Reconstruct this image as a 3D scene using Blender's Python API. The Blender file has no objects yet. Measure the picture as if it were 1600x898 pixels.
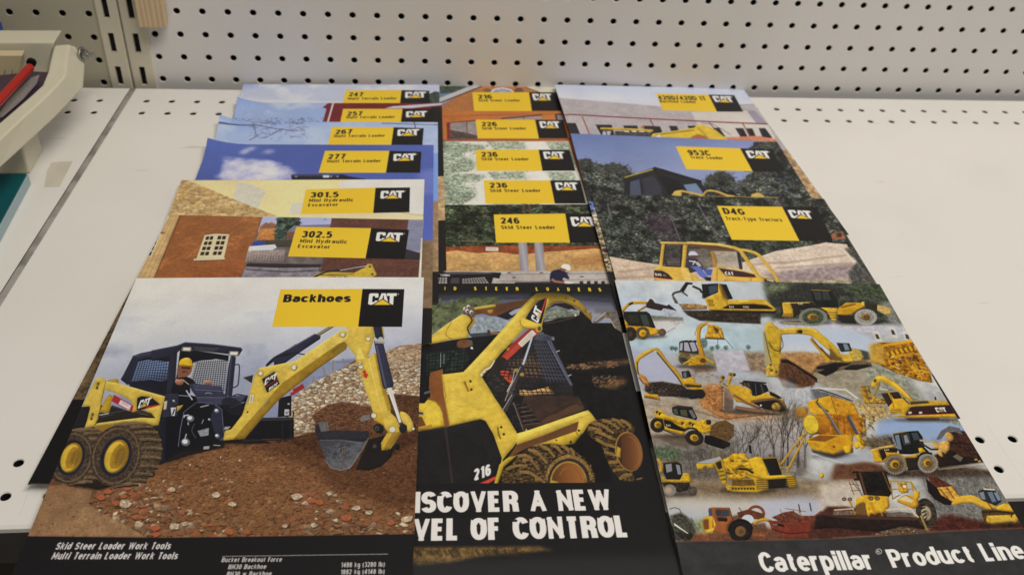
import bpy, bmesh, math, random
import numpy as np
from mathutils import Matrix, Vector

# ---------------------------------------------------------------- camera, world, lamps, exposure
scene = bpy.context.scene
IN = 0.0254                                   # everything below is measured in inches
PW, PH, FPX = 1600.0, 898.0, 1464.25
CAM_LOC = np.array([9.533, -37.478, 19.211])
CAM_ROT = (0.89107, -0.07008, -0.10552)
cam_data = bpy.data.cameras.new('camera')
cam = bpy.data.objects.new('camera', cam_data)
scene.collection.objects.link(cam)
cam.location = CAM_LOC * IN
cam.rotation_euler = CAM_ROT
cam_data.sensor_width = 36.0
cam_data.lens = 36.0 * FPX / PW
cam_data.clip_start = 0.01
cam_data.clip_end = 50.0
cam_data.dof.use_dof = True
cam_data.dof.focus_distance = 26.5 * IN
cam_data.dof.aperture_fstop = 9.0
scene.camera = cam

world = bpy.data.worlds.new('World')
scene.world = world
world.use_nodes = True
world.node_tree.nodes['Background'].inputs[0].default_value = (1.0, 0.93, 0.83, 1)
world.node_tree.nodes['Background'].inputs[1].default_value = 0.12


def area_lamp(name, loc, target, sx, sy, power, color):
    d = bpy.data.lights.new(name, 'AREA')
    d.shape = 'RECTANGLE'
    d.size, d.size_y, d.energy, d.color = sx * IN, sy * IN, power, color
    o = bpy.data.objects.new(name, d)
    scene.collection.objects.link(o)
    o.location = Vector(loc) * IN
    o.rotation_euler = (Vector(target) - Vector(loc)).to_track_quat('-Z', 'Y').to_euler()
    return o


area_lamp('ceiling_tube_lamp', (42, -40, 86), (18, -10, 0), 72, 22, 42.5, (1.0, 0.935, 0.835))
area_lamp('ceiling_tube_lamp', (6, 16, 96), (10, -12, 0), 80, 14, 5.0, (1.0, 0.915, 0.80))
scene.view_settings.view_transform = 'Standard'
scene.view_settings.look = 'None'
scene.view_settings.exposure = 0.0
scene.view_settings.gamma = 1.0

# ---------------------------------------------------------------- geometry of the view, used to measure things off the photograph
_R = np.array(Matrix(((1, 0, 0), (0, 1, 0), (0, 0, 1))))


def _rot(a):
    cx, sx, cy, sy, cz, sz = (math.cos(a[0]), math.sin(a[0]), math.cos(a[1]), math.sin(a[1]), math.cos(a[2]), math.sin(a[2]))
    return (np.array([[cz, -sz, 0], [sz, cz, 0], [0, 0, 1]]) @ np.array([[cy, 0, sy], [0, 1, 0], [-sy, 0, cy]])
            @ np.array([[1, 0, 0], [0, cx, -sx], [0, sx, cx]]))


_R = _rot(CAM_ROT)


def ray(px, py):
    return _R @ np.array([(px - PW / 2) / FPX, -(py - PH / 2) / FPX, -1.0])


def on_z(px, py, z):
    d = ray(px, py)
    return CAM_LOC + d * (z - CAM_LOC[2]) / d[2]


def on_y(px, py, y):
    d = ray(px, py)
    return CAM_LOC + d * (y - CAM_LOC[1]) / d[1]


def proj(p):
    q = (np.asarray(p, float) - CAM_LOC) @ _R
    return (PW / 2 + FPX * q[0] / -q[2], PH / 2 - FPX * q[1] / -q[2])


def homography(src, dst):
    a, b = [], []
    for (x, y), (u, v) in zip(src, dst):
        a += [[x, y, 1, 0, 0, 0, -u * x, -u * y], [0, 0, 0, x, y, 1, -v * x, -v * y]]
        b += [u, v]
    return np.append(np.linalg.solve(np.array(a, float), np.array(b, float)), 1).reshape(3, 3)


def hmap(h, pts):
    p = np.asarray(pts, float).reshape(-1, 2)
    q = np.c_[p, np.ones(len(p))] @ h.T
    return q[:, :2] / q[:, 2:3]


# ---------------------------------------------------------------- a small printing press: the cover pictures are drawn here, shape by shape
def zoom(ox, oy, s):
    return lambda *pts: [(ox + x / s, oy + y / s) for x, y in pts]


def smooth(pts, n=6, closed=True):
    p = np.asarray(pts, float)
    m = len(p)
    out = []
    for i in range(m if closed else m - 1):
        g = (lambda k: p[k % m]) if closed else (lambda k: p[min(max(k, 0), m - 1)])
        a, b, c, d = g(i - 1), g(i), g(i + 1), g(i + 2)
        for t in np.arange(n) / n:
            out.append(.5 * (2 * b + (c - a) * t + (2 * a - 5 * b + 4 * c - d) * t * t + (3 * b - a - 3 * c + d) * t ** 3))
    if not closed:
        out.append(p[-1])
    return np.array(out)


def ellipse(cx, cy, rx, ry, rot=0.0, a0=0.0, a1=360.0, n=28):
    t = np.radians(np.linspace(a0, a1, n, endpoint=(a1 - a0) < 359))
    c, s = math.cos(math.radians(rot)), math.sin(math.radians(rot))
    x, y = rx * np.cos(t), ry * np.sin(t)
    return np.c_[cx + x * c - y * s, cy + x * s + y * c]


def thick(pts, w, closed=False):
    """outline of a line of width w (w may be a list, one width per point)"""
    p = np.asarray(pts, float)
    w = np.broadcast_to(np.asarray(w, float), (len(p),))
    if closed:
        d = np.roll(p, -1, 0) - np.roll(p, 1, 0)
        d0, d1 = p - np.roll(p, 1, 0), np.roll(p, -1, 0) - p
    else:
        d0 = np.vstack([p[1] - p[0], p[1:] - p[:-1]])
        d1 = np.vstack([p[1:] - p[:-1], p[-1] - p[-2]])
    u0 = d0 / (np.linalg.norm(d0, axis=1, keepdims=True) + 1e-9)
    u1 = d1 / (np.linalg.norm(d1, axis=1, keepdims=True) + 1e-9)
    t = u0 + u1
    t /= np.linalg.norm(t, axis=1, keepdims=True) + 1e-9
    k = 1 / np.clip((t * u1).sum(1), .45, 1)
    nrm = np.c_[-t[:, 1], t[:, 0]] * (w * k / 2)[:, None]
    return (p + nrm, p - nrm)


def boxblur(m, r):
    if r < 1:
        return m
    r = int(r)
    for ax in (0, 1):
        for _ in range(2):
            q = np.cumsum(np.pad(m, [(r + 1, r) if a == ax else (0, 0) for a in (0, 1)], mode='edge'), axis=ax)
            n = m.shape[ax]
            m = (np.take(q, range(2 * r + 1, 2 * r + 1 + n), ax) - np.take(q, range(n), ax)) / (2 * r + 1)
    return m


def value_noise(h, w, cell, rng, octaves=4, gain=.55):
    out, amp, tot = np.zeros((h, w), np.float32), 1.0, 0.0
    for o in range(octaves):
        c = max(cell / 2 ** o, 1.01)
        gh, gw = int(h / c) + 3, int(w / c) + 3
        g = rng.random((gh, gw)).astype(np.float32)
        y, x = np.arange(h) / c, np.arange(w) / c
        yi, xi = y.astype(int), x.astype(int)
        fy, fx = (y - yi)[:, None], (x - xi)[None]
        fy, fx = fy * fy * (3 - 2 * fy), fx * fx * (3 - 2 * fx)
        r0, r1 = g[yi], g[yi + 1]
        out += amp * ((r0[:, xi] * (1 - fx) + r0[:, xi + 1] * fx) * (1 - fy) + (r1[:, xi] * (1 - fx) + r1[:, xi + 1] * fx) * fy)
        tot += amp
        amp *= gain
    return out / tot


class Print:
    """one printed cover: pixels in cover space, drawn in the photograph's pixel measures"""
    def __init__(self, quad, w, h, seed, paper=(214, 207, 194)):
        self.w, self.h = w, h
        self.hm = homography(quad, [(0, 0), (w, 0), (w, h), (0, h)])
        self.inv = np.linalg.inv(self.hm)
        self.im = np.empty((h, w, 3), np.float32)
        self.im[:] = paper
        self.rng = np.random.default_rng(seed)
        self.cache = {}
        self.plates = False

    def noise(self, cell, octaves=4):
        k = (cell, octaves)
        if k not in self.cache:
            n = value_noise(self.h, self.w, cell, self.rng, octaves)
            self.cache[k] = (n - n.mean()) / (n.std() + 1e-6)
        return self.cache[k]

    def cov(self, polys, soft=0, direct=False):
        """coverage of the polygons (a list of closed point lists, nonzero winding) -> (y0, x0, mask)"""
        P = [np.asarray(p, float) if direct else hmap(self.hm, p) for p in polys]
        al = np.vstack(P)
        pad = int(3 * soft) + 1
        x0, y0 = np.floor(al.min(0)).astype(int) - pad
        x1, y1 = np.ceil(al.max(0)).astype(int) + pad
        x0, y0, x1, y1 = max(x0, 0), max(y0, 0), min(x1, self.w), min(y1, self.h)
        if x1 <= x0 or y1 <= y0:
            return None
        S = 4
        hh, ww = y1 - y0, x1 - x0
        acc = np.zeros(hh * (ww + 2))
        for p in P:
            a, b = p, np.roll(p, -1, 0)
            ys = y0 + (np.arange(hh * S) + .5) / S
            ya, yb = a[:, 1:2], b[:, 1:2]
            m = ((ya <= ys) & (yb > ys)) | ((yb <= ys) & (ya > ys))
            e, r = np.nonzero(m)
            if not len(e):
                continue
            dy = b[e, 1] - a[e, 1]
            x = a[e, 0] + (ys[r] - a[e, 1]) / dy * (b[e, 0] - a[e, 0]) - x0
            x = np.clip(x, 0, ww)
            xi = np.minimum(x.astype(int), ww)
            f = x - xi
            s = np.sign(dy)
            base = (r // S) * (ww + 2) + xi
            acc += np.bincount(base, s * (1 - f), len(acc)) + np.bincount(base + 1, s * f, len(acc))
        m = np.clip(np.abs(np.cumsum(acc.reshape(hh, ww + 2), 1)[:, :ww]) / S, 0, 1).astype(np.float32)
        return y0, x0, boxblur(m, soft)

    def grad(self, y0, x0, shape, g):
        pa, ca, mid, pb, cb = g[0], g[1], g[2:-2], g[-2], g[-1]
        ya, xa = np.mgrid[y0:y0 + shape[0], x0:x0 + shape[1]]
        a, b = hmap(self.hm, [pa, pb])
        d = b - a
        t = ((xa - a[0]) * d[0] + (ya - a[1]) * d[1]) / (d @ d)
        stops = [0.0] + [s[0] for s in mid] + [1.0]
        cols = np.array([ca] + [s[1] for s in mid] + [cb], float)
        return np.stack([np.interp(t, stops, cols[:, k]) for k in range(3)], -1)

    def fill(self, polys, col, alpha=1.0, soft=0, tex=None, sm=0, direct=False, mask=None):
        """col: a colour or gradient [point, colour, (t, colour)..., point, colour]; tex: (cell, amount[, octaves]) or a list of them"""
        if len(np.shape(polys[0])) == 1:
            polys = [polys]
        if sm:
            polys = [smooth(p, sm) for p in polys]
        r = self.cov(polys, soft, direct)
        if r is None:
            return
        y0, x0, m = r
        h, w = m.shape
        c = np.array(col, float) if not isinstance(col, list) else self.grad(y0, x0, m.shape, col)
        if tex:
            n = 0
            for t in (tex if isinstance(tex, list) else [tex]):
                n = n + self.noise(t[0], t[2] if len(t) > 2 else 5)[y0:y0 + h, x0:x0 + w, None] * t[1] * .5
            c = c * (1 + n)
        if mask is not None:
            m = m * mask[y0:y0 + h, x0:x0 + w]
        reg = self.im[y0:y0 + h, x0:x0 + w]
        reg += (np.clip(c, 0, 255) - reg) * (m * alpha)[..., None]

    def cells(self, cell):
        """crumbs of one size all over the sheet: brightness, edge distance and slope of each crumb"""
        k = ('cells', cell)
        if k not in self.cache:
            h, w, rg = self.h, self.w, self.rng
            gh, gw = int(h / cell) + 3, int(w / cell) + 3
            jx, jy, jv = rg.random((gh, gw), np.float32), rg.random((gh, gw), np.float32), rg.random((gh, gw), np.float32)
            y, x = np.arange(h, dtype=np.float32) / cell + 1, np.arange(w, dtype=np.float32) / cell + 1
            yi, xi = y.astype(int), x.astype(int)
            f1 = np.full((h, w), 9, np.float32)
            f2, val, sl = f1.copy(), np.zeros_like(f1), np.zeros_like(f1)
            for oy in (-1, 0, 1):
                for ox in (-1, 0, 1):
                    a, b = np.minimum(yi + oy, gh - 1)[:, None], np.minimum(xi + ox, gw - 1)[None]
                    dx, dy = x[None] - (b + jx[a, b]), (y[:, None] - (a + jy[a, b])) * 1.35
                    d = dx * dx + dy * dy
                    n = d < f1
                    f2 = np.where(n, f1, np.minimum(f2, d))
                    f1 = np.where(n, d, f1)
                    val = np.where(n, jv[a, b], val)
                    sl = np.where(n, -dy * .8 - dx * .4, sl)
            self.cache[k] = (val, np.sqrt(f2) - np.sqrt(f1), sl)
        return self.cache[k]

    def rubble(self, poly, cell, palette, alpha=1.0, relief=.35, gap=.5, soft=1.5, lo=0.0, rag=0, clump=0):
        """stones, clods or leaves packed side by side; lo thins them out, rag frays the outline, clump gathers light and dark"""
        r = self.cov([poly], soft)
        if r is None:
            return
        y0, x0, m = r
        h, w = m.shape
        v, e, s = (q[y0:y0 + h, x0:x0 + w] for q in self.cells(cell))
        pal = np.array(palette, float)
        c = pal[np.minimum((v * 97.3 % 1) * len(pal), len(pal) - 1).astype(int)]
        k = (1 + relief * s) * (1 - gap * np.clip(1 - e / .22, 0, 1)) * (.88 + .24 * (v * 31.7 % 1))
        if rag:
            m = np.clip((m - .5 + .2 * self.noise(rag, 5)[y0:y0 + h, x0:x0 + w]) * 5 + .5, 0, 1) * (m > .02)
        if clump:
            k = k * np.clip(1 + clump * self.noise(30, 4)[y0:y0 + h, x0:x0 + w], .35, 2.2)
        a = m * alpha * (v >= lo)
        reg = self.im[y0:y0 + h, x0:x0 + w]
        reg += (np.clip(c * k[..., None], 0, 255) - reg) * a[..., None]

    def relief(self, r=7, amt=.3, slope=.9):
        """rounded, grimy look of painted metal: form and dirt on the yellow and dark plates"""
        im = self.im
        R, G, B = im[..., 0], im[..., 1], im[..., 2]
        for m in (((R > 140) & (G > 95) & (B < .62 * R)).astype(np.float32), ((R < 75) & (B < 92)).astype(np.float32)):
            b = boxblur(m, r)
            gy = np.gradient(b, axis=0) + .6 * np.gradient(b, axis=1)
            k = 1 - amt * (1 - b) + slope * r * .35 * gy + .02 * self.noise(12, 5) - .035 * np.clip(self.noise(40, 4), 0, 2)
            im *= (1 + (np.clip(k, .5, 1.5) - 1) * m)[..., None]

    def tone(self, gamma=1.0, mul=(1, 1, 1), con=0.0, sat=1.0):
        v = np.clip(self.im / 255, 0, 1) ** gamma
        g = (v @ np.array([.3, .59, .11], np.float32))[..., None]
        keep = ((v[..., 0] > .45) & (v[..., 2] < .62 * v[..., 0]) & (v[..., 1] > .6 * v[..., 0]))[..., None]
        v = np.where(keep, v, g + (v - g) * sat)
        v = v + con * (v * v * (3 - 2 * v) - v)
        self.im = np.clip(v * 255 * np.array(mul), 0, 255).astype(np.float32)

    def grain(self, a=.016):
        """screen grain of the printed photograph, edges a touch soft"""
        im = self.im
        b = (im * 2 + np.roll(im, 1, 0) + np.roll(im, -1, 0) + np.roll(im, 1, 1) + np.roll(im, -1, 1)) / 6
        b *= 1 + (self.noise(2.6, 2) * a + self.noise(90, 3) * a * .6)[..., None]
        self.im = np.clip(b, 0, 255)

    def line(self, pts, w, col, alpha=1.0, soft=0, sm=0, closed=False):
        if sm:
            m = len(pts)
            pts = smooth(pts, sm, closed)
            if np.ndim(w):
                w = np.interp(np.linspace(0, m - 1, len(pts)), range(m), w)
        a, b = thick(pts, w, closed)
        if closed:
            self.fill([a, b[::-1]], col, alpha, soft)
        else:
            self.fill([np.vstack([a, b[::-1]])], col, alpha, soft)

    def ell(self, cx, cy, rx, ry, col, rot=0, alpha=1.0, soft=0, tex=None):
        self.fill([ellipse(cx, cy, rx, ry, rot)], col, alpha, soft, tex)

    def inside(self, poly):
        r = self.cov([poly])
        full = np.zeros((self.h, self.w), np.float32)
        if r is not None:
            full[r[0]:r[0] + r[2].shape[0], r[1]:r[1] + r[2].shape[1]] = r[2]
        return full

    def scatter(self, poly, n, smin, smax, palette, jit=.12, flat=.7, shade=.35, power=2.5, alpha=1.0):
        """pebbles, clods and leaves: n small crumbs inside the polygon"""
        rg = self.rng
        q = hmap(self.hm, poly)
        lo, hi = q.min(0), q.max(0)
        full = self.inside(poly)
        k = 0
        tries = 0
        while k < n and tries < n * 6:
            tries += 1
            x, y = lo + rg.random(2) * (hi - lo)
            if not (0 <= x < self.w and 0 <= y < self.h) or full[int(y), int(x)] < .5:
                continue
            k += 1
            s = smin + (smax - smin) * rg.random() ** power
            c = np.array(palette[rg.integers(len(palette))], float) * (1 + jit * rg.standard_normal())
            a = np.sort(rg.random(7)) * 2 * math.pi
            rr = s * (.7 + .5 * rg.random(7))
            ca, sa = math.cos(t := (rg.random() - .5) * 1.2), math.sin(t)
            px, py = rr * np.cos(a), rr * np.sin(a) * flat
            pts = np.c_[x + px * ca - py * sa, y + px * sa + py * ca]
            if shade:
                self.fill([pts + [0, s * .35]], c * (1 - shade) * .7, alpha * .8, direct=True)
            self.fill([pts], c, alpha, direct=True)
            if shade and s > 2:
                self.fill([(pts - [x, y]) * .55 + [x - s * .1, y - s * .18]], np.minimum(c * 1.18, 255), alpha * .7, direct=True)

    def lattice(self, a, b, c, d, nu, nv, w, col, alpha=1.0):
        """a mesh screen inside the quad a-b-c-d"""
        a, b, c, d = (np.array(p, float) for p in (a, b, c, d))
        for i in range(1, nu):
            t = i / nu
            self.line([a + (b - a) * t, d + (c - d) * t], w, col, alpha)
        for j in range(1, nv):
            t = j / nv
            self.line([a + (d - a) * t, b + (c - b) * t], w, col, alpha)

    def wheel(self, cx, cy, rx, ry, rot=0, tyre=(48, 42, 38), rim=(200, 165, 50), k=.55, lugs=0, mud=None, hub=(120, 95, 40)):
        self.ell(cx, cy, rx, ry, tyre, rot, tex=(5, .18))
        if lugs:
            for i in range(lugs):
                t = 2 * math.pi * i / lugs
                p = [(cx + rx * r * math.cos(t + o), cy + ry * r * math.sin(t + o)) for r, o in ((.80, 0), (1.05, .02), (1.05, .16), (.80, .12))]
                self.fill(p, mud or np.array(tyre) * 1.7)
        if mud is not None:
            self.line(ellipse(cx, cy, rx * .88, ry * .88, rot), max(rx * .1, .6), mud, .6, closed=True)
        self.ell(cx, cy, rx * k, ry * k, np.array(rim) * .72, rot)
        self.ell(cx - rx * .04, cy - ry * .03, rx * k * .88, ry * k * .88, rim, rot)
        self.ell(cx + rx * .05, cy + ry * .03, rx * k * .5, ry * k * .5, hub, rot)
        self.ell(cx + rx * .05, cy + ry * .05, rx * k * .28, ry * k * .28, np.array(rim) * .8, rot)

    def tree(self, x, y, h, col, spread=.5, n=5, w=1.0, lean=0.0):
        """a bare branching tree growing up from x, y"""
        rg = self.rng

        def grow(p, a, l, ww, k):
            q = (p[0] + l * math.sin(a), p[1] - l * math.cos(a))
            self.line([p, q], [ww, ww * .65], col, .8)
            if k:
                for _ in range(2 if rg.random() < .6 else 3):
                    grow(q, a + spread * (rg.random() - .5) * 2, l * (.6 + .25 * rg.random()), ww * .62, k - 1)
        grow((x, y), lean, h * .34, w, n)

    # ---- lettering
    def text(self, s, p0, p1, cap, col, pen=(.24, .2), track=.16, slant=0.0, alpha=1.0, vert=True):
        """s from p0 to p1 along the baseline (photograph measures), capitals 'cap' tall"""
        a, b, t = hmap(self.hm, [p0, p1, (p0[0], p0[1] - cap)])
        h = abs(t[1] - a[1])
        total, items = 0.0, []
        for ch in s:
            if ch == ' ':
                total += .42 + track
                continue
            wd, strokes = GLYPH[ch]
            items.append((total, wd, strokes, ch))
            total += wd + pen[0] + track
        total -= track
        d = (b - a) / total
        wide = pen
        for off, wd, strokes, ch in items:
            pen = (wide[0] * (.76 if ch in 'AVWMNvwxyk' else 1), wide[1])
            off += (wide[0] - pen[0]) / 2
            for st in strokes:
                q = np.asarray(st, float)
                closed = len(q) > 3 and np.allclose(q[0], q[-1])
                if closed:
                    q = q[:-1]
                q = q[[True] + [bool(np.hypot(*(q[i] - q[i - 1])) > 1e-4) for i in range(1, len(q))]]
                y = q[:, 1]
                xo = _X * (1 - pen[1]) + pen[1]
                y = np.where(y > 1.0005, y, np.where(abs(y - .73) < .016, xo, np.where(y < 0, y, np.minimum(pen[1] / 2 + y * (1 - pen[1]), 1 - pen[1] / 2))))
                q = np.c_[off + pen[0] / 2 + q[:, 0], y]
                # very sharp corners are cut into separate bars
                bits, cur = [], [q[0]]
                for i in range(1, len(q)):
                    cur.append(q[i])
                    if not closed and i < len(q) - 1:
                        e0, e1 = (q[i] - q[i - 1]) / pen, (q[i + 1] - q[i]) / pen
                        if e0 @ e1 < -.42 * np.linalg.norm(e0) * np.linalg.norm(e1):
                            cur[-1] = q[i] + (q[i] - q[i - 1]) * .12
                            bits.append(np.array(cur))
                            cur = [q[i] - (q[i + 1] - q[i]) * .12]
                bits.append(np.array(cur))
                for q in bits:
                    self._bar(q, pen, closed, ch, slant, a, d, h, col, alpha)

    def _bar(self, q, pen, closed, ch, slant, a, d, h, col, alpha):
        L, R_ = thick(q / pen, 1.0, closed)
        L, R_ = L * pen, R_ * pen
        rings = [L, R_[::-1]] if closed else [np.vstack([L, R_[::-1]])]
        out = []
        pen = np.array(pen)
        for g in rings:
            if ch not in 'gpqy(),/':
                g[:, 1] = np.clip(g[:, 1], 0, 1)
            gx = g[:, 0] + slant * g[:, 1]
            out.append(np.c_[a[0] + d[0] * gx, a[1] + d[1] * gx - h * g[:, 1]])
        self.fill(out, col, alpha, direct=True)

    def logo(self, p0, p1, cap, col=(218, 212, 200), tri=(222, 178, 42), edge=(28, 26, 25), tm=True):
        """the three heavy letters over the yellow triangle"""
        a, b, t = hmap(self.hm, [p0, p1, (p0[0], p0[1] - cap)])
        h = abs(t[1] - a[1])
        d = b - a

        def put(pts, c):
            g = np.asarray(pts, float)
            self.fill([np.c_[a[0] + d[0] * g[:, 0], a[1] + d[1] * g[:, 0] - h * g[:, 1]]], c, direct=True)
        put([(.06, 1), (.30, 1), (.345, .94), (.345, .62), (.225, .62), (.225, .76), (.135, .76), (.135, .24), (.225, .24),
             (.225, .36), (.33, .36), (.33, .06), (.28, 0), (.05, 0), (0, .08), (0, .92)], col)
        put([(.445, 1), (.605, 1), (.735, .03), (.60, .03), (.59, .2), (.46, .2), (.445, .03), (.31, .03)], col)
        put([(.515, .80), (.535, .80), (.555, .45), (.49, .45)], edge)
        put([(.635, 1), (1, 1), (1, .76), (.895, .76), (.895, 0), (.755, 0), (.755, .76), (.65, .76)], col)
        put([(.13, -.03), (.505, .55), (.88, -.03)], edge)
        put([(.20, -.01), (.505, .46), (.81, -.01)], tri)
        if tm:
            put(np.array([(1.03, .86), (1.03, .98), (1.07, .98), (1.07, .86)]), np.array(col) * .75)


def _E(cx, cy, rx, ry, a0, a1, n=15, e=2.15):
    t = np.radians(np.linspace(a0, a1, n))
    c, s = np.cos(t), np.sin(t)
    return [(cx + rx * np.sign(x) * abs(x) ** (2 / e), cy + ry * np.sign(y) * abs(y) ** (2 / e)) for x, y in zip(c, s)]


_X = .70   # height of the small letters
_bowl = lambda w=.42: _E(w / 2, _X / 2, w / 2, _X / 2, 0, 360, 25)
_O = _E(.24, .5, .24, .5, 0, 360, 29)
GLYPH = {
    'A': (.56, [[(0, -.01), (.28, 1), (.56, -.01)], [(.12, .3), (.44, .3)]]),
    'B': (.46, [[(0, 0), (0, 1), (.26, 1)] + _E(.26, .77, .17, .23, 80, -90, 9) + [(0, .54)], [(0, .54), (.28, .54)] + _E(.28, .27, .18, .27, 80, -90, 9) + [(0, 0), (0, .3)]]),
    'C': (.46, [_E(.24, .5, .24, .5, 32, 328, 25)]),
    'D': (.48, [[(0, 0), (0, 1), (.2, 1)] + _E(.2, .5, .28, .5, 85, -85, 17) + [(.2, 0), (0, 0), (0, .4)]]),
    'E': (.38, [[(.38, 1), (0, 1), (0, 0), (.38, 0)], [(0, .52), (.34, .52)]]),
    'F': (.36, [[(.36, 1), (0, 1), (0, -.01)], [(0, .5), (.32, .5)]]),
    'G': (.48, [_E(.24, .5, .24, .5, 35, 330, 25)[:-2] + [(.48, .2), (.48, .46), (.28, .46)]]),
    'H': (.46, [[(0, -.01), (0, 1.01)], [(.46, -.01), (.46, 1.01)], [(0, .5), (.46, .5)]]),
    'I': (.02, [[(.01, -.01), (.01, 1.01)]]),
    'K': (.48, [[(0, -.01), (0, 1.01)], [(.46, 1.02), (.04, .45)], [(.16, .6), (.48, -.02)]]),
    'L': (.36, [[(0, 1.01), (0, 0), (.36, 0)]]),
    'M': (.62, [[(0, -.01), (0, .97), (.31, .2), (.62, .97), (.62, -.01)]]),
    'N': (.48, [[(0, -.01), (0, .98), (.48, .02), (.48, 1.01)]]),
    'O': (.48, [_O]),
    'P': (.44, [[(0, -.01), (0, 1), (.25, 1)] + _E(.25, .72, .19, .28, 80, -90, 9) + [(0, .44)]]),
    'R': (.46, [[(0, -.01), (0, 1), (.25, 1)] + _E(.25, .74, .19, .26, 80, -90, 9) + [(0, .48)], [(.24, .48), (.42, .34), (.45, -.01)]]),
    'S': (.44, [_E(.22, .75, .22, .25, 20, 250, 13) + [(.22, .52)] + _E(.22, .26, .22, .26, 70, -160, 13)]),
    'T': (.44, [[(0, 1), (.44, 1)], [(.22, 1), (.22, -.01)]]),
    'U': (.46, [[(0, 1.01), (0, .4)] + _E(.23, .3, .23, .3, 180, 360, 13) + [(.46, .4), (.46, 1.01)]]),
    'V': (.54, [[(0, 1.01), (.27, 0), (.54, 1.01)]]),
    'W': (.84, [[(0, 1.01), (.2, 0), (.42, .95), (.64, 0), (.84, 1.01)]]),
    'X': (.5, [[(0, -.02), (.5, 1.02)], [(0, 1.02), (.5, -.02)]]),
    'a': (.40, [_E(.2, _X - .22, .2, .22, 160, 60, 7)[:] + _E(.2, .46, .2, .24, 45, 0, 4) + [(.40, -.0)], [(.40, .42), (.2, .40)] + _E(.17, .2, .17, .2, 90, 270, 9) + [(.25, 0), (.40, .12)]]),
    'b': (.42, [[(0, 1.01), (0, -.0)], _bowl()]),
    'c': (.40, [_E(.21, _X / 2, .21, _X / 2, 38, 322, 19)]),
    'd': (.42, [[(.42, 1.01), (.42, -.0)], _bowl()]),
    'e': (.42, [[(.03, .36), (.42, .36)] + _E(.21, _X / 2, .21, _X / 2, 10, 318, 21)]),
    'f': (.26, [[(.3, 1), (.22, 1)] + _E(.24, .86, .12, .14, 100, 180, 5) + [(.12, -.01)], [(0, .68), (.28, .68)]]),
    'g': (.42, [_bowl(), [(.42, .70), (.42, -.1)] + _E(.21, -.1, .21, .18, 0, -150, 9)]),
    'h': (.40, [[(0, 1.01), (0, -.01)], [(0, .45)] + _E(.2, .45, .2, .25, 150, 0, 9) + [(.40, -.01)]]),
    'i': (.02, [[(.01, -.01), (.01, .72)], [(.01, .86), (.01, 1.01)]]),
    'k': (.40, [[(0, 1.01), (0, -.01)], [(.38, .74), (.04, .32)], [(.13, .44), (.40, -.02)]]),
    'l': (.02, [[(.01, -.01), (.01, 1.01)]]),
    'm': (.64, [[(0, .72), (0, -.01)], [(0, .45)] + _E(.16, .45, .16, .25, 150, 0, 9) + [(.32, -.01)], [(.32, .45)] + _E(.48, .45, .16, .25, 150, 0, 9) + [(.64, -.01)]]),
    'n': (.40, [[(0, .72), (0, -.01)], [(0, .45)] + _E(.2, .45, .2, .25, 150, 0, 9) + [(.40, -.01)]]),
    'o': (.42, [_bowl()]),
    'p': (.42, [[(0, .72), (0, -.3)], _bowl()]),
    'r': (.26, [[(0, .72), (0, -.01)], [(0, .40)] + _E(.2, .42, .2, .28, 150, 80, 6) + [(.28, .69)]]),
    's': (.36, [_E(.18, .53, .18, .17, 20, 250, 11) + [(.18, .365)] + _E(.18, .18, .18, .18, 70, -160, 11)]),
    't': (.24, [[(.1, .95), (.1, .15)] + _E(.24, .16, .14, .16, 190, 275, 6), [(-.03, .68), (.26, .68)]]),
    'u': (.40, [[(0, .72), (0, .25)] + _E(.2, .25, .2, .25, 180, 340, 9), [(.40, .72), (.40, -.01)]]),
    'v': (.42, [[(0, .74), (.21, 0), (.42, .74)]]),
    'w': (.66, [[(0, .74), (.16, 0), (.33, .68), (.50, 0), (.66, .74)]]),
    'x': (.42, [[(0, -.02), (.42, .74)], [(0, .74), (.42, -.02)]]),
    'y': (.42, [[(0, .74), (.22, .02)], [(.42, .74), (.16, -.24), (.02, -.24)]]),
    '0': (.42, [_E(.21, .5, .21, .5, 0, 360, 27)]),
    '1': (.22, [[(.22, -.01), (.22, 1.01)], [(.22, .98), (0, .8)]]),
    '2': (.42, [_E(.21, .74, .21, .26, 165, -20, 13) + [(.02, 0), (.44, 0)]]),
    '3': (.42, [_E(.2, .76, .2, .24, 155, -90, 13), _E(.21, .27, .21, .27, 90, -155, 13)]),
    '4': (.46, [[(.34, -.01), (.34, .98), (0, .26), (.48, .26)]]),
    '5': (.42, [[(.40, 1), (.06, 1), (.04, .55)] + _E(.2, .32, .22, .32, 120, -150, 15)]),
    '6': (.42, [_E(.21, .3, .21, .3, 0, 360, 21), [(0, .3), (.0, .6)] + _E(.21, .62, .21, .38, 160, 35, 9)]),
    '7': (.42, [[(0, 1), (.42, 1), (.14, -.01)]]),
    '8': (.42, [_E(.21, .76, .19, .24, 0, 360, 19), _E(.21, .27, .21, .27, 0, 360, 19)]),
    '9': (.42, [_E(.21, .7, .21, .3, 0, 360, 21), [(.42, .7), (.42, .4)] + _E(.21, .38, .21, .38, -20, -145, 9)]),
    '.': (.02, [[(.01, -.01), (.01, .12)]]),
    '-': (.22, [[(0, .36), (.22, .36)]]),
    '/': (.30, [[(0, -.05), (.3, 1.05)]]),
    '(': (.14, [_E(.2, .42, .2, .62, 125, 235, 9)]),
    ')': (.14, [_E(-.06, .42, .2, .62, 55, -55, 9)]),
}

# ink colours as they look in the place
YEL, BLK, WHT = (221, 180, 44), (30, 28, 26), (216, 209, 196)
# ---------------------------------------------------------------- cover pictures of the brochures further back
GREEN = [(58, 66, 44), (78, 88, 58), (44, 50, 36), (98, 108, 74), (66, 74, 60)]
SOIL = [(116, 80, 52), (94, 64, 42), (144, 104, 70), (82, 57, 39)]


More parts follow.
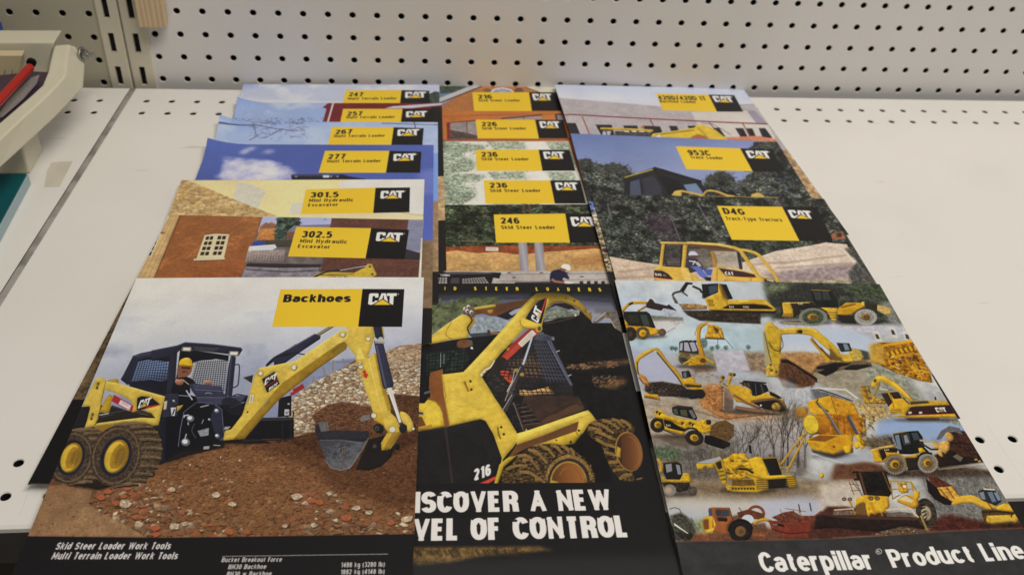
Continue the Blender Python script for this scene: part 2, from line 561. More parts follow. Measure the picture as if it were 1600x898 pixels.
def panels(c, y, k):
    if c.plates:
        c.relief(5, .25)
    c.grain()
    c.fill([y], YEL, tex=(160, .015, 2))
    c.fill([k], (23, 21, 20))


def frame_footer(c, y, col=BLK):
    """the black foot every cover has; y in parts of the cover's height"""
    c.fill([[(-5, y * c.h), (c.w + 5, y * c.h), (c.w + 5, c.h + 5), (-5, c.h + 5)]], col, direct=True)


def uv_fill(c, x0, y0, x1, y1, col, **k):
    c.fill([[(x0 * c.w, y0 * c.h), (x1 * c.w, y0 * c.h), (x1 * c.w, y1 * c.h), (x0 * c.w, y1 * c.h)]], col, direct=True, **k)


def clouds(c, mask_poly, col, cell, lo=.2, hi=1.6, alpha=.8):
    m = np.clip((c.noise(cell, 5) - lo) / (hi - lo), 0, 1)
    c.fill([mask_poly], col, alpha, soft=6, mask=m)


def art_l1(c):
    z = zoom(240, 120, 3.478)
    uv_fill(c, 0, 0, 1, 1, (130, 120, 105), tex=(20, .1))
    c.fill([z((440, 20), (1600, 20), (1600, 200), (440, 200))], [z((0, 40))[0], (124, 142, 194), (.55, (146, 160, 200)), z((0, 140))[0], (182, 184, 196)])
    clouds(c, z((440, 20), (1600, 20), (1600, 200), (440, 200)), (206, 205, 210), 120)
    c.fill([z((440, 118), (640, 128), (1030, 140), (1030, 170), (440, 170))], (204, 200, 196), .8, soft=5)
    c.fill([z((1496, 100), (1530, 84), (1570, 92), (1570, 170), (1490, 170))], (62, 72, 62), tex=(10, .3))
    frame_footer(c, .86)
    panels(c, z((1045, 78), (1348, 78), (1336, 175), (1022, 175)), z((1348, 78), (1498, 81), (1502, 175), (1336, 175)))
    c.text('247', *z((1060, 112), (1138, 112)), 6.2, BLK, (.25, .2), .1)
    c.text('Multi Terrain Loader', *z((1055, 131), (1322, 129)), 4.0, BLK, (.20, .165), .15)
    c.logo(*z((1366, 121), (1480, 119)), 9.4)


def art_l2(c):
    z = zoom(240, 120, 3.478)
    uv_fill(c, 0, 0, 1, .42, (96, 130, 188))
    uv_fill(c, 0, .42, 1, 1, (176, 146, 104), tex=(14, .12))
    c.fill([z((400, 110), (1000, 110), (1000, 262), (400, 262))], [z((0, 145))[0], (104, 134, 184), z((0, 240))[0], (148, 164, 196)])
    clouds(c, z((400, 110), (1000, 110), (1000, 232), (400, 232)), (186, 196, 214), 90, .5, 2)
    c.scatter(z((400, 232), (940, 226), (940, 262), (400, 262)), 240, 2, 6, [(84, 88, 100), (70, 72, 78), (104, 104, 108)], shade=0)
    c.fill([z((918, 172), (960, 140), (1580, 140), (1580, 290), (908, 290), (940, 180))], (108, 32, 36), tex=[(90, .06), (4, .05)])
    c.fill([z((1255, 178), (1300, 166), (1570, 148), (1570, 158), (1400, 176))], (190, 184, 190))
    c.line(z((978, 142), (944, 262)), 2.6, (202, 190, 190))
    # black edge down the right side, a tan photo strip and the black foot below it
    uv_fill(c, .945, .03, 1, .50, (26, 25, 25))
    uv_fill(c, .945, .50, 1, .75, (176, 146, 104), tex=(14, .15))
    frame_footer(c, .75)
    panels(c, z((1030, 180), (1353, 180), (1340, 282), (1008, 282)), z((1353, 180), (1520, 180), (1526, 282), (1340, 282)))
    c.text('257', *z((1051, 218), (1134, 216)), 6.6, BLK, (.25, .2), .1)
    c.text('Multi Terrain Loader', *z((1046, 233), (1312, 230)), 4.0, BLK, (.20, .165), .15)
    c.logo(*z((1371, 226), (1484, 223)), 9.2)


def art_l3(c):
    z = zoom(240, 120, 3.478)
    uv_fill(c, 0, 0, 1, .5, (120, 148, 200))
    uv_fill(c, 0, .5, 1, 1, (150, 120, 86), tex=(14, .12))
    sky = z((300, 215), (1570, 240), (1570, 420), (280, 420))
    c.fill([sky], [z((0, 235))[0], (106, 134, 184), z((0, 375))[0], (158, 172, 206)])
    clouds(c, sky, (182, 192, 214), 110, .3, 1.8, .6)
    br = (76, 72, 92)
    c.line(z((345, 275), (460, 272), (560, 268), (680, 290), (800, 300)), [2.2, 1.8, 1.5, 1.1, .6], br, .9)
    rg = c.rng
    for i in range(150):
        x, y = 520 + 320 * rg.random() ** .8, 262 + 75 * rg.random() * (1 if rg.random() < .6 else -.25)
        a = rg.random() * 6.3
        l = 14 + 36 * rg.random()
        c.line(z((x, y), (x + l * .6 * math.cos(a), y + l * .3 * math.sin(a) - 4), (x + l * math.cos(a + .3), y + l * .45 * math.sin(a + .3))), [.8, .6, .35], br, .55)
    c.line(z((545, 262), (560, 330), (520, 350)), 1.1, br)
    c.line(z((700, 290), (600, 340)), .9, br)
    c.line(z((1240, 258), (1570, 268)), 1.0, (60, 60, 70))
    c.line(z((1415, 250), (1425, 290)), 1.5, (70, 66, 76))
    frame_footer(c, .86)
    panels(c, z((968, 278), (1305, 280), (1288, 400), (942, 398)), z((1305, 280), (1468, 285), (1458, 405), (1288, 400)))
    c.text('267', *z((986, 318), (1078, 315)), 7.0, BLK, (.25, .2), .1)
    c.text('Multi Terrain Loader', *z((980, 335), (1258, 332)), 4.2, BLK, (.20, .165), .15)
    c.logo(*z((1324, 327), (1442, 324)), 10)


def art_l4(c):
    z = zoom(240, 120, 3.478)
    uv_fill(c, 0, 0, 1, .55, (84, 96, 164))
    uv_fill(c, 0, .55, 1, 1, (120, 96, 70), tex=(14, .12))
    sky = z((180, 345), (1570, 345), (1570, 620), (160, 620))
    c.fill([sky], [z((0, 370))[0], (84, 102, 164), z((0, 580))[0], (78, 92, 154)], tex=(260, .05, 3))
    c.fill([z((1440, 520), (1540, 500), (1540, 640), (1440, 640))], (118, 128, 190), .6, soft=12)
    cl = [(196, 190, 204), (214, 206, 212), (180, 176, 198)]
    for x, y, rx, ry, k in ((440, 500, 60, 40, 1), (520, 490, 70, 36, 1), (600, 500, 70, 38, 1), (680, 520, 70, 30, 1), (560, 540, 150, 34, 1),
                            (410, 540, 46, 34, 0), (720, 535, 50, 22, 0), (460, 470, 36, 18, 0), (590, 474, 40, 16, 0), (640, 560, 120, 20, 2),
                            (500, 560, 130, 24, 2), (500, 410, 22, 12, 1), (530, 396, 26, 9, 1), (486, 418, 18, 8, 0), (625, 412, 30, 12, 2), (360, 545, 26, 10, 2)):
        c.ell(*z((x, y))[0], rx / 3.478, ry / 3.478, cl[k], -8, .62, soft=7, tex=(22, .06))
    clouds(c, z((380, 440), (770, 470), (770, 590), (360, 590)), (226, 220, 222), 60, -.6, 1.4, .55)
    c.fill([z((748, 538), (1030, 536), (1060, 546), (1150, 560), (1140, 640), (730, 640), (752, 566))], (34, 32, 44))
    c.fill([z((752, 536), (900, 534), (1010, 540), (1010, 546), (752, 546))], (66, 62, 76))
    c.fill([z((920, 540), (955, 540), (955, 553), (920, 553))], (196, 194, 200))
    for x in (965, 1000, 775):
        c.ell(*z((x, 547))[0], 2, 1, (150, 148, 160))
    frame_footer(c, .86)
    panels(c, z((932, 408), (1282, 408), (1263, 527), (897, 527)), z((1282, 408), (1455, 413), (1448, 527), (1263, 526)))
    c.text('277', *z((946, 453), (1042, 450)), 7.6, BLK, (.25, .2), .1)
    c.text('Multi Terrain Loader', *z((942, 472), (1235, 470)), 4.6, BLK, (.20, .165), .15)
    c.logo(*z((1302, 463), (1424, 460)), 11)


def art_l5(c):
    z = zoom(200, 270, 3.2)
    uv_fill(c, 0, 0, 1, 1, (216, 209, 190))
    wall = z((120, 30), (1100, 30), (1060, 240), (120, 240))
    c.fill([wall], (221, 201, 142), tex=[(200, .03), (5, .03)])
    c.fill([z((545, 52), (600, 55), (690, 95), (645, 192), (522, 150))], (204, 196, 172), tex=(14, .03))
    c.fill([z((818, 160), (880, 150), (880, 215), (808, 212))], (206, 198, 174))
    c.fill([z((1062, 48), (1500, 30), (1500, 240), (980, 240), (1040, 140))], (212, 206, 192), tex=(160, .02))
    c.fill([z((860, 206), (1230, 206), (1500, 213), (1500, 250), (860, 250))], (214, 198, 150))
    c.line(z((1330, 200), (1490, 220)), 1.6, (190, 170, 120))
    stone = z((255, 38), (300, 45), (380, 75), (560, 150), (745, 222), (180, 222), (215, 190), (240, 120))
    c.fill([stone], (176, 138, 84), tex=[(30, .16), (6, .12)])
    c.rubble(stone, 26, [(206, 176, 122), (196, 162, 106), (212, 184, 132), (186, 150, 96), (200, 168, 112)], .7, .16, .26)
    c.rubble(stone, 9, [(150, 112, 64), (226, 202, 152)], .5, .2, .2, 1.5, .8)
    # right margin with soil and foot, visible below the next brochure
    uv_fill(c, .93, .58, 1, .75, (128, 86, 54), tex=(8, .25))
    uv_fill(c, 0, .3, .93, .75, (120, 84, 54), tex=(12, .25))
    frame_footer(c, .75)
    panels(c, z((890, 88), (1238, 80), (1226, 206), (864, 211)), z((1238, 80), (1410, 78), (1407, 202), (1226, 206)))
    c.text('301.5', *z((909, 129), (1052, 127)), 8.4, BLK, (.26, .2), .1)
    c.text('Mini Hydraulic', *z((904, 151), (1127, 148)), 5.0, BLK, (.20, .165), .16)
    c.text('Excavator', *z((900, 174), (1050, 171)), 4.8, BLK, (.20, .165), .16)
    c.logo(*z((1261, 134), (1379, 132)), 12)


def art_l6(c):
    z = zoom(200, 270, 3.2)
    uv_fill(c, 0, 0, 1, 1, (86, 68, 46), tex=[(40, .25), (8, .25)])
    frame_footer(c, .762, (22, 21, 21))
    c.fill([z((-80, 560), (60, 560), (-40, 640), (-160, 700))], (176, 140, 92), tex=(10, .1))
    c.fill([z((-300, 530), (80, 530), (10, 560), (-40, 640), (-400, 640))], (190, 158, 112), .0)
    wall = z((255, 205), (676, 218), (572, 540), (120, 540))
    c.fill([wall], [z((300, 260))[0], (146, 90, 52), (.5, (160, 100, 55)), z((520, 500))[0], (144, 82, 45)], tex=[(60, .10), (7, .09)])
    rg = c.rng
    for i in range(150):
        x, y = 150 + 480 * rg.random(), 225 + 300 * rg.random()
        c.fill([z((x, y), (x + 18, y + 1), (x + 16, y + 5), (x - 2, y + 4))], [(120, 62, 34), (186, 116, 62), (104, 56, 34)][rg.integers(3)], .45)
    # water side between the buildings
    c.fill([z((676, 218), (1030, 228), (965, 545), (560, 545))], (104, 92, 88), tex=(20, .12))
    c.fill([z((676, 218), (1030, 228), (1015, 300), (650, 300))], (168, 170, 206))
    c.fill([z((662, 270), (690, 252), (706, 258), (716, 248), (742, 262), (736, 350), (640, 350))], (190, 124, 66), tex=(8, .1))
    c.fill([z((655, 290), (690, 254), (742, 268), (742, 282), (668, 284))], (128, 92, 74))
    tr = z((742, 232), (800, 222), (862, 232), (860, 290), (820, 345), (735, 345))
    c.rubble(tr, 6, [(52, 66, 54), (40, 52, 44), (66, 80, 62), (80, 94, 78)], 1, .35, .5, 5, 0, 10, .25)
    c.scatter(tr, 160, 2, 6, [(70, 88, 70), (40, 52, 46), (92, 106, 88)], shade=0)
    c.fill([z((795, 300), (830, 268), (1020, 262), (1005, 300))], (116, 112, 126))
    c.fill([z((795, 300), (1000, 298), (990, 370), (785, 370))], (112, 78, 62), tex=(6, .12))
    c.fill([z((640, 345), (830, 338), (815, 375), (630, 378))], (70, 66, 56))
    c.fill([z((625, 352), (650, 342), (690, 350), (690, 366), (618, 370))], (52, 70, 130))
    c.fill([z((608, 372), (735, 362), (745, 378), (720, 392), (600, 394))], (208, 204, 204))
    c.fill([z((600, 394), (790, 388), (770, 450), (584, 452))], [z((600, 394))[0], (170, 150, 136), z((600, 450))[0], (112, 98, 92)], tex=(10, .12))
    for k in range(14):
        x = 600 + 14 * k
        c.line(z((x, 396), (x - 8, 445)), .8, (196, 186, 178), .5)
    c.fill([z((598, 456), (970, 462), (962, 476), (640, 482), (588, 470))], (48, 42, 42))
    c.fill([z((590, 472), (760, 480), (950, 478), (965, 540), (565, 540))], (128, 120, 124), tex=(14, .14))
    c.line(z((590, 488), (800, 500), (965, 492)), 1.4, (66, 58, 58))
    # dark brick warehouse
    c.fill([z((1022, 222), (1420, 222), (1460, 545), (955, 545))], (96, 60, 48), tex=[(40, .08), (6, .1)])
    for k in range(46):
        y = 226 + 7 * k
        c.line(z((1020 - .2 * (y - 222), y), (1460, y + 6)), .55, (66, 42, 36), .5)
    for i in range(260):
        x, y = 980 + 470 * rg.random(), 226 + 44 * 7 * rg.random()
        c.fill([z((x, y), (x + 13, y), (x + 13, y + 5), (x, y + 5))], [(128, 80, 60), (80, 50, 44), (112, 72, 58)][rg.integers(3)], .55)
    c.fill([z((1404, 222), (1490, 222), (1490, 420), (1385, 400))], (128, 128, 146), tex=(30, .06))
    for y in (290, 340, 385):
        c.line(z((1398, y), (1490, y + 4)), .7, (96, 98, 118), .6)
    c.fill([z((1388, 385), (1440, 400), (1490, 415), (1490, 440), (1380, 436))], (48, 44, 50))
    c.fill([z((1466, 330), (1500, 330), (1500, 560), (1450, 560))], (212, 200, 160))
    # arm of the small digger
    c.fill([z((885, 545), (930, 515), (985, 496), (1005, 500), (1130, 505), (1185, 478), (1195, 460), (1220, 460), (1245, 515), (1225, 526), (1215, 545))], (196, 164, 52))
    c.line(z((925, 528), (990, 500), (1120, 482), (1195, 466)), 2.6, (40, 38, 42))
    c.line(z((1060, 492), (1200, 468)), 1.2, (186, 180, 176))
    c.line(z((895, 540), (960, 516), (1130, 512)), .8, (60, 52, 40))
    c.fill([z((1005, 528), (1090, 522), (1110, 545), (985, 545))], (36, 34, 34))
    c.text('CAT', *z((1036, 537), (1076, 536)), 4.2, WHT, (.3, .26), .06, .2)
    c.ell(*z((1210, 474))[0], 1.8, 1.8, (80, 66, 36))
    c.ell(*z((1222, 512))[0], 1.8, 1.8, (80, 66, 36))
    # window, post and side window
    c.fill([z((384, 316), (440, 309), (508, 312), (480, 432), (342, 434))], (206, 192, 150))
    for s in (0, 1):
        a, b = ((392, 320), (432, 318)) if s == 0 else ((450, 317), (496, 317))
        d, e = ((357, 422), (405, 422)) if s == 0 else ((420, 421), (468, 420))
        for i in range(2):
            for j in range(4):
                f = lambda u, v: tuple(np.array(a) * (1 - u) * (1 - v) + np.array(b) * u * (1 - v) + np.array(d) * (1 - u) * v + np.array(e) * u * v)
                u0, u1, v0, v1 = i / 2 + .05, i / 2 + .43, j / 4 + .03, j / 4 + .20
                c.fill([z(f(u0, v0), f(u1, v0), f(u1, v1), f(u0, v1))], (54, 34, 26))
    c.line(z((329, 440), (485, 434)), 3.6, (204, 188, 150))
    c.line(z((329, 446), (485, 440)), 1.2, (96, 52, 30))
    c.fill([z((118, 540), (255, 222), (268, 216), (132, 540))], (104, 58, 30))
    post = z((215, 178), (240, 166), (262, 184), (262, 214), (126, 545), (0, 545))
    c.fill([post], (198, 162, 108), tex=(20, .06))
    for t in (.25, .5, .75):
        c.line(z((215 + 47 * t, 195), (20 + 106 * t, 540)), .8, (164, 126, 80), .8)
    c.line(z((262, 190), (262, 214), (126, 545)), 1.2, (120, 86, 52))
    c.fill([z((148, 306), (168, 312), (118, 425), (82, 420))], (208, 194, 150))
    for k in range(4):
        y = 318 + 27 * k
        x = 146 - 12 * k
        c.fill([z((x, y), (x + 12, y), (x + 3, y + 20), (x - 9, y + 20))], (48, 34, 28))
    c.line(z((150, 303), (184, 306)), 2, (120, 74, 52))
    panels(c, z((842, 275), (1216, 282), (1188, 432), (800, 423)), z((1216, 282), (1405, 290), (1383, 437), (1188, 432)))
    c.text('302.5', *z((865, 328), (1018, 331)), 10.2, BLK, (.26, .2), .1)
    c.text('Mini Hydraulic', *z((858, 354), (1095, 359)), 5.8, BLK, (.20, .165), .16)
    c.text('Excavator', *z((848, 380), (1010, 384)), 5.6, BLK, (.20, .165), .16)
    c.logo(*z((1238, 346), (1370, 350)), 14)


def house(c, z):
    uv_fill(c, 0, 0, 1, 1, (176, 112, 62), tex=[(60, .06), (6, .08)])
    for k in range(90):
        y = 60 + 8 * k
        c.line(z((-100, y + 2), (1200, y)), .5, (140, 84, 46), .5)


def art_m1(c):
    z = zoom(650, 130, 4.571)
    house(c, z)
    c.fill([z((-300, 0), (460, 0), (150, 190), (-300, 330))], (104, 120, 150))
    tr = z((150, 20), (360, 20), (330, 66), (180, 84))
    c.fill([tr], (62, 74, 62), soft=3, tex=(8, .3))
    c.scatter(tr, 120, 2, 5, GREEN, shade=0)
    c.fill([z((130, 128), (400, 22), (470, 22), (360, 70), (180, 156), (120, 180))], (184, 176, 170))
    c.line(z((140, 160), (470, 30)), 2.4, (92, 74, 64))
    c.fill([z((520, 72), (560, 46), (620, 38), (680, 52), (704, 76))], (202, 198, 196))
    c.fill([z((540, 72), (570, 54), (620, 46), (670, 58), (690, 74))], (120, 134, 160))
    for x in (580, 620, 655):
        c.line(z((620, 80), (x, 46)), .7, (206, 202, 196))
    c.ell(*z((510, 62))[0], 6, 4, (116, 84, 60))
    c.ell(*z((735, 62))[0], 7, 5, (100, 76, 60))
    c.fill([z((776, 32), (1010, 24), (1010, 78), (900, 72), (860, 68))], (206, 196, 170))
    c.line(z((776, 34), (880, 72)), 1.6, (120, 82, 54))
    c.fill([z((920, 20), (1010, 18), (1010, 40))], (108, 122, 148))
    panels(c, z((402, 72), (806, 72), (829, 215), (416, 215)), z((806, 72), (1010, 72), (1050, 215), (829, 215)))
    c.text('216', *z((445, 118), (545, 118)), 6.2, BLK, (.25, .2), .1)
    c.text('Skid Steer Loader', *z((448, 139), (745, 138)), 3.8, BLK, (.20, .165), .15)
    c.logo(*z((841, 130), (976, 130)), 10.4)


def art_m2(c):
    z = zoom(650, 130, 4.571)
    house(c, z)
    uv_fill(c, 0, 0, 1, 1, (196, 112, 48), alpha=.55, tex=(30, .05))
    c.line(z((-200, 262), (430, 236), (1200, 222)), 1.2, (150, 84, 40))
    for k in range(40):
        c.line(z((-200, 210 + 9 * k), (1200, 196 + 9 * k)), .5, (160, 92, 42), .6)
    c.fill([z((218, 288), (440, 268), (440, 410), (222, 414))], (120, 40, 34))
    c.fill([z((242, 292), (440, 276), (440, 402), (246, 408))], (142, 128, 122), tex=(20, .1))
    c.fill([z((244, 340), (300, 350), (440, 380), (440, 402), (246, 408))], (74, 62, 56), tex=(8, .25), soft=2)
    c.scatter(z((245, 340), (330, 350), (420, 395), (246, 405)), 60, 2, 5, [(44, 40, 36), (96, 84, 76)], shade=0)
    c.line(z((362, 280), (366, 404)), 1.2, (92, 62, 50))
    c.fill([z((615, 258), (895, 234), (900, 262), (770, 268), (620, 272))], (156, 138, 128))
    c.line(z((608, 260), (900, 234)), 1.8, (60, 40, 36))
    c.line(z((768, 248), (772, 270)), 1.2, (92, 62, 50))
    c.fill([z((990, 228), (1060, 222), (1080, 275), (1000, 275))], (60, 46, 44))
    c.fill([z((1005, 236), (1060, 230), (1070, 270), (1012, 272))], (130, 120, 120))
    c.line(z((-100, 420), (1200, 404)), 3.2, (140, 84, 52))
    panels(c, z((425, 268), (850, 268), (877, 403), (440, 400)), z((850, 268), (1050, 270), (1086, 400), (877, 400)))
    c.text('226', *z((470, 315), (580, 315)), 6.8, BLK, (.25, .2), .1)
    c.text('Skid Steer Loader', *z((472, 339), (790, 339)), 4.2, BLK, (.20, .165), .15)
    c.logo(*z((891, 328), (1034, 328)), 10.6)


def foliage(c, z, sh):
    uv_fill(c, 0, 0, 1, 1, (214, 208, 192), tex=(30, .03))
    q = lambda *p: z(*[(x, y + sh) for x, y in p])
    pal = [(146, 154, 126), (116, 130, 98), (166, 172, 148), (96, 112, 84), (184, 184, 166), (132, 146, 116)]
    L = q((-400, 425), (290, 425), (350, 470), (320, 520), (420, 560), (430, 600), (330, 660), (330, 760), (-400, 760))
    c.fill([L], (150, 160, 132), .85, soft=8, tex=[(24, .16), (5, .14)])
    c.scatter(L, 700, 2, 7, pal, .08, .8, 0)
    c.rubble(L, 6, pal + [(206, 206, 192), (90, 104, 80)], .75, .3, .35, 9, .2, 14, .14)
    c.scatter(L, 160, 1.5, 4, [(222, 218, 206)], .02, .8, 0)
    for poly, n in ((q((500, 420), (760, 420), (790, 480), (560, 480)), 110), (q((930, 425), (1120, 425), (1180, 640), (1060, 560), (960, 470)), 260),
                    (q((330, 440), (520, 450), (440, 500), (330, 500)), 60), (q((560, 640), (860, 640), (900, 700), (520, 700)), 110)):
        c.fill([poly], (156, 164, 138), .6, soft=9, tex=(14, .2))
        c.scatter(poly, n, 2, 6, pal, .08, .8, 0)
        c.rubble(poly, 6, pal, .7, .3, .35, 9, .4, 14, .14)
    for x0, y0, x1, y1 in ((510, 420, 560, 480), (700, 425, 660, 480), (590, 640, 610, 700), (800, 640, 830, 700), (1000, 430, 1080, 500), (360, 440, 330, 560)):
        c.line(q((x0, y0), ((x0 + x1) / 2 + 8, (y0 + y1) / 2), (x1, y1)), 1.0, (110, 112, 90), .7)
    c.scatter(q((340, 520), (440, 500), (440, 640), (330, 640)), 60, 2, 6, pal, .08, .8, 0, alpha=.7)


def art_m3(c):
    z = zoom(650, 130, 4.571)
    foliage(c, z, 0)
    panels(c, z((425, 482), (875, 482), (903, 633), (433, 633)), z((875, 482), (1096, 484), (1137, 633), (903, 633)))
    c.text('236', *z((468, 533), (585, 533)), 7.6, BLK, (.25, .2), .1)
    c.text('Skid Steer Loader', *z((470, 559), (808, 559)), 4.6, BLK, (.20, .165), .15)
    c.logo(*z((918, 548), (1066, 548)), 11.4)


def art_m4(c):
    z = zoom(650, 130, 4.571)
    foliage(c, z, 212)
    z = zoom(640, 280, 4.444)
    panels(c, z((513, 15), (975, 15), (1008, 176), (527, 176)), z((975, 15), (1184, 15), (1224, 176), (1008, 176)))
    c.text('236', *z((557, 67), (680, 67)), 8.0, BLK, (.25, .2), .1)
    c.text('Skid Steer Loader', *z((560, 96), (912, 96)), 4.8, BLK, (.20, .165), .15)
    c.logo(*z((1020, 83), (1174, 83)), 12.2)


def art_m5(c):
    z = zoom(640, 280, 4.444)
    uv_fill(c, 0, 0, 1, .62, (40, 42, 30), tex=[(26, .3), (7, .3)])
    wood = z((-500, 170), (1500, 160), (1500, 480), (-500, 480))
    c.scatter(wood, 1500, 2, 8, [(52, 58, 38), (32, 34, 26), (70, 76, 48), (44, 46, 34), (24, 24, 22), (84, 88, 60)], .12, .7, 0)
    c.scatter(z((170, 260), (480, 250), (460, 420), (170, 420)), 60, 1.5, 4, [(150, 156, 140), (120, 128, 110)], .1, .6, 0, alpha=.6)
    for i in range(40):
        x, y = 150 + 1150 * c.rng.random(), 190 + 240 * c.rng.random()
        k = c.rng.random()
        q = z(*[tuple(p) for p in ellipse(x, y, 24 + 46 * c.rng.random(), 14 + 26 * c.rng.random(), 60 * c.rng.random(), n=9)])
        c.fill([q], (18, 19, 17) if k < .5 else (74, 80, 52), .35, soft=4)
        if k >= .5:
            c.scatter(q, 50, 1.5, 5, [(84, 90, 62), (104, 110, 80), (60, 66, 44), (124, 126, 104)], .1, .7, 0)
    c.rubble(wood, 7, GREEN + [(34, 38, 28), (24, 26, 22), (46, 50, 36)], .75, .4, .6, clump=.38)
    c.fill([z((360, 428), (590, 436), (590, 444), (360, 440))], (120, 112, 84), .7)
    for x in (788, 828):
        c.line(z((x, 170), (x + 8, 250)), 3.2, (96, 62, 48))
    c.fill([z((-500, 478), (300, 474), (600, 466), (1500, 470), (1500, 560), (-500, 560))], (136, 66, 36), tex=[(20, .15), (5, .12)])
    c.scatter(z((-200, 430), (1500, 430), (1500, 478), (-200, 482)), 400, 2, 6, [(72, 78, 46), (56, 60, 38), (96, 96, 60)], .1, .6, 0)
    sand = z((-500, 545), (180, 520), (330, 500), (470, 520), (600, 512), (760, 530), (960, 510), (1120, 500), (1280, 488), (1500, 500), (1500, 680), (-500, 680))
    c.fill([sand], [z((0, 500))[0], (196, 152, 92), (.5, (188, 146, 88)), z((0, 660))[0], (176, 136, 82)], tex=[(40, .09), (8, .1), (3, .06)])
    rg = c.rng
    for i in range(50):
        x, y = 150 + 1250 * rg.random(), 530 + 100 * rg.random()
        c.line(z((x, y), (x + 40 * rg.random(), y + 8 * rg.random())), .8, [(140, 98, 56), (214, 176, 118)][rg.integers(2)], .5)
    c.fill([z((1100, 560), (1370, 520), (1380, 600), (1180, 600))], (156, 100, 56), .5, soft=8, tex=(10, .2))
    c.fill([z((528, 478), (616, 480), (616, 505), (528, 503))], (206, 196, 184))
    c.line(z((535, 490), (600, 492)), .8, (180, 90, 90))
    for a, b, d, e in (((752, 440), (814, 440), (829, 646), (768, 646)), ((864, 440), (926, 440), (941, 646), (877, 646))):
        c.fill([z(a, b, d, e)], [z((a[0], 540))[0], (124, 118, 120), (.5, (164, 156, 156)), z((d[0], 540))[0], (128, 120, 122)])
    deck = z((-500, 640), (600, 645), (1500, 640), (1500, 780), (-500, 780))
    c.fill([deck], (170, 160, 148), tex=[(30, .07), (5, .05)])
    c.line(z((610, 668), (1390, 660)), .9, (112, 104, 98))
    c.line(z((600, 716), (1390, 700)), .9, (120, 110, 104))
    for x, y in ((690, 655), (725, 688), (915, 655), (1195, 682), (1090, 655)):
        c.fill([z((x - 12, y - 3), (x + 12, y - 3), (x + 12, y + 4), (x - 12, y + 4))], (74, 56, 46))
    c.line(z((805, 680), (905, 678)), 1.4, (196, 150, 110))
    for k in range(4):
        x = 1180 + 50 * k
        c.fill([z((x, 714), (x + 24, 712), (x + 26, 740), (x, 740))], (44, 40, 40))
    c.fill([z((730, 720), (980, 716), (980, 740), (730, 740))], (60, 52, 52))
    # machine roof in front
    c.fill([z((60, 655), (400, 650), (636, 655), (622, 696), (580, 690), (560, 760), (60, 760))], (28, 26, 26))
    c.fill([z((100, 658), (560, 652), (570, 664), (100, 668))], (78, 74, 76))
    c.fill([z((190, 690), (260, 688), (260, 730), (176, 730))], (168, 160, 150))
    c.lattice(*z((190, 690), (260, 688), (260, 730), (176, 730)), 4, 3, 1.0, (28, 26, 26))
    c.fill([z((290, 692), (345, 690), (345, 730), (280, 730))], (66, 60, 60))
    c.fill([z((365, 698), (520, 686), (550, 728), (365, 730))], (150, 142, 132))
    c.lattice(*z((365, 698), (520, 686), (550, 728), (365, 730)), 9, 3, .9, (32, 30, 30))
    c.text('TURBO', *z((213, 680), (280, 680)), 3.0, WHT, (.26, .24), .08)
    # kneeling worker in a white helmet
    c.fill([z((972, 690), (982, 650), (1010, 636), (1046, 632), (1082, 650), (1108, 692), (1096, 700), (1070, 690), (1062, 706), (1085, 724), (1060, 740), (985, 740), (976, 712))], (34, 32, 52), sm=3)
    c.fill([z((1044, 620), (1070, 616), (1088, 636), (1078, 648), (1050, 640))], (122, 82, 62))
    c.fill([z((1050, 618), (1060, 600), (1082, 594), (1108, 602), (1116, 624), (1108, 640), (1076, 628))], (220, 216, 208), sm=4)
    c.line(z((985, 700), (1010, 716), (1060, 722), (1100, 726)), [4.2, 3.6, 3, 2.4], (150, 100, 72))
    c.fill([z((1075, 716), (1135, 722), (1130, 734), (1075, 730))], (206, 200, 190))
    frame_footer(c, .84)
    panels(c, z((583, 252), (1080, 245), (1113, 447), (600, 447)), z((1080, 245), (1290, 245), (1338, 447), (1113, 447)))
    c.text('246', *z((635, 316), (765, 316)), 9.6, BLK, (.26, .2), .1)
    c.text('Skid Steer Loader', *z((637, 353), (1013, 353)), 5.6, BLK, (.20, .165), .15)
    c.logo(*z((1130, 334), (1302, 334)), 14.8)


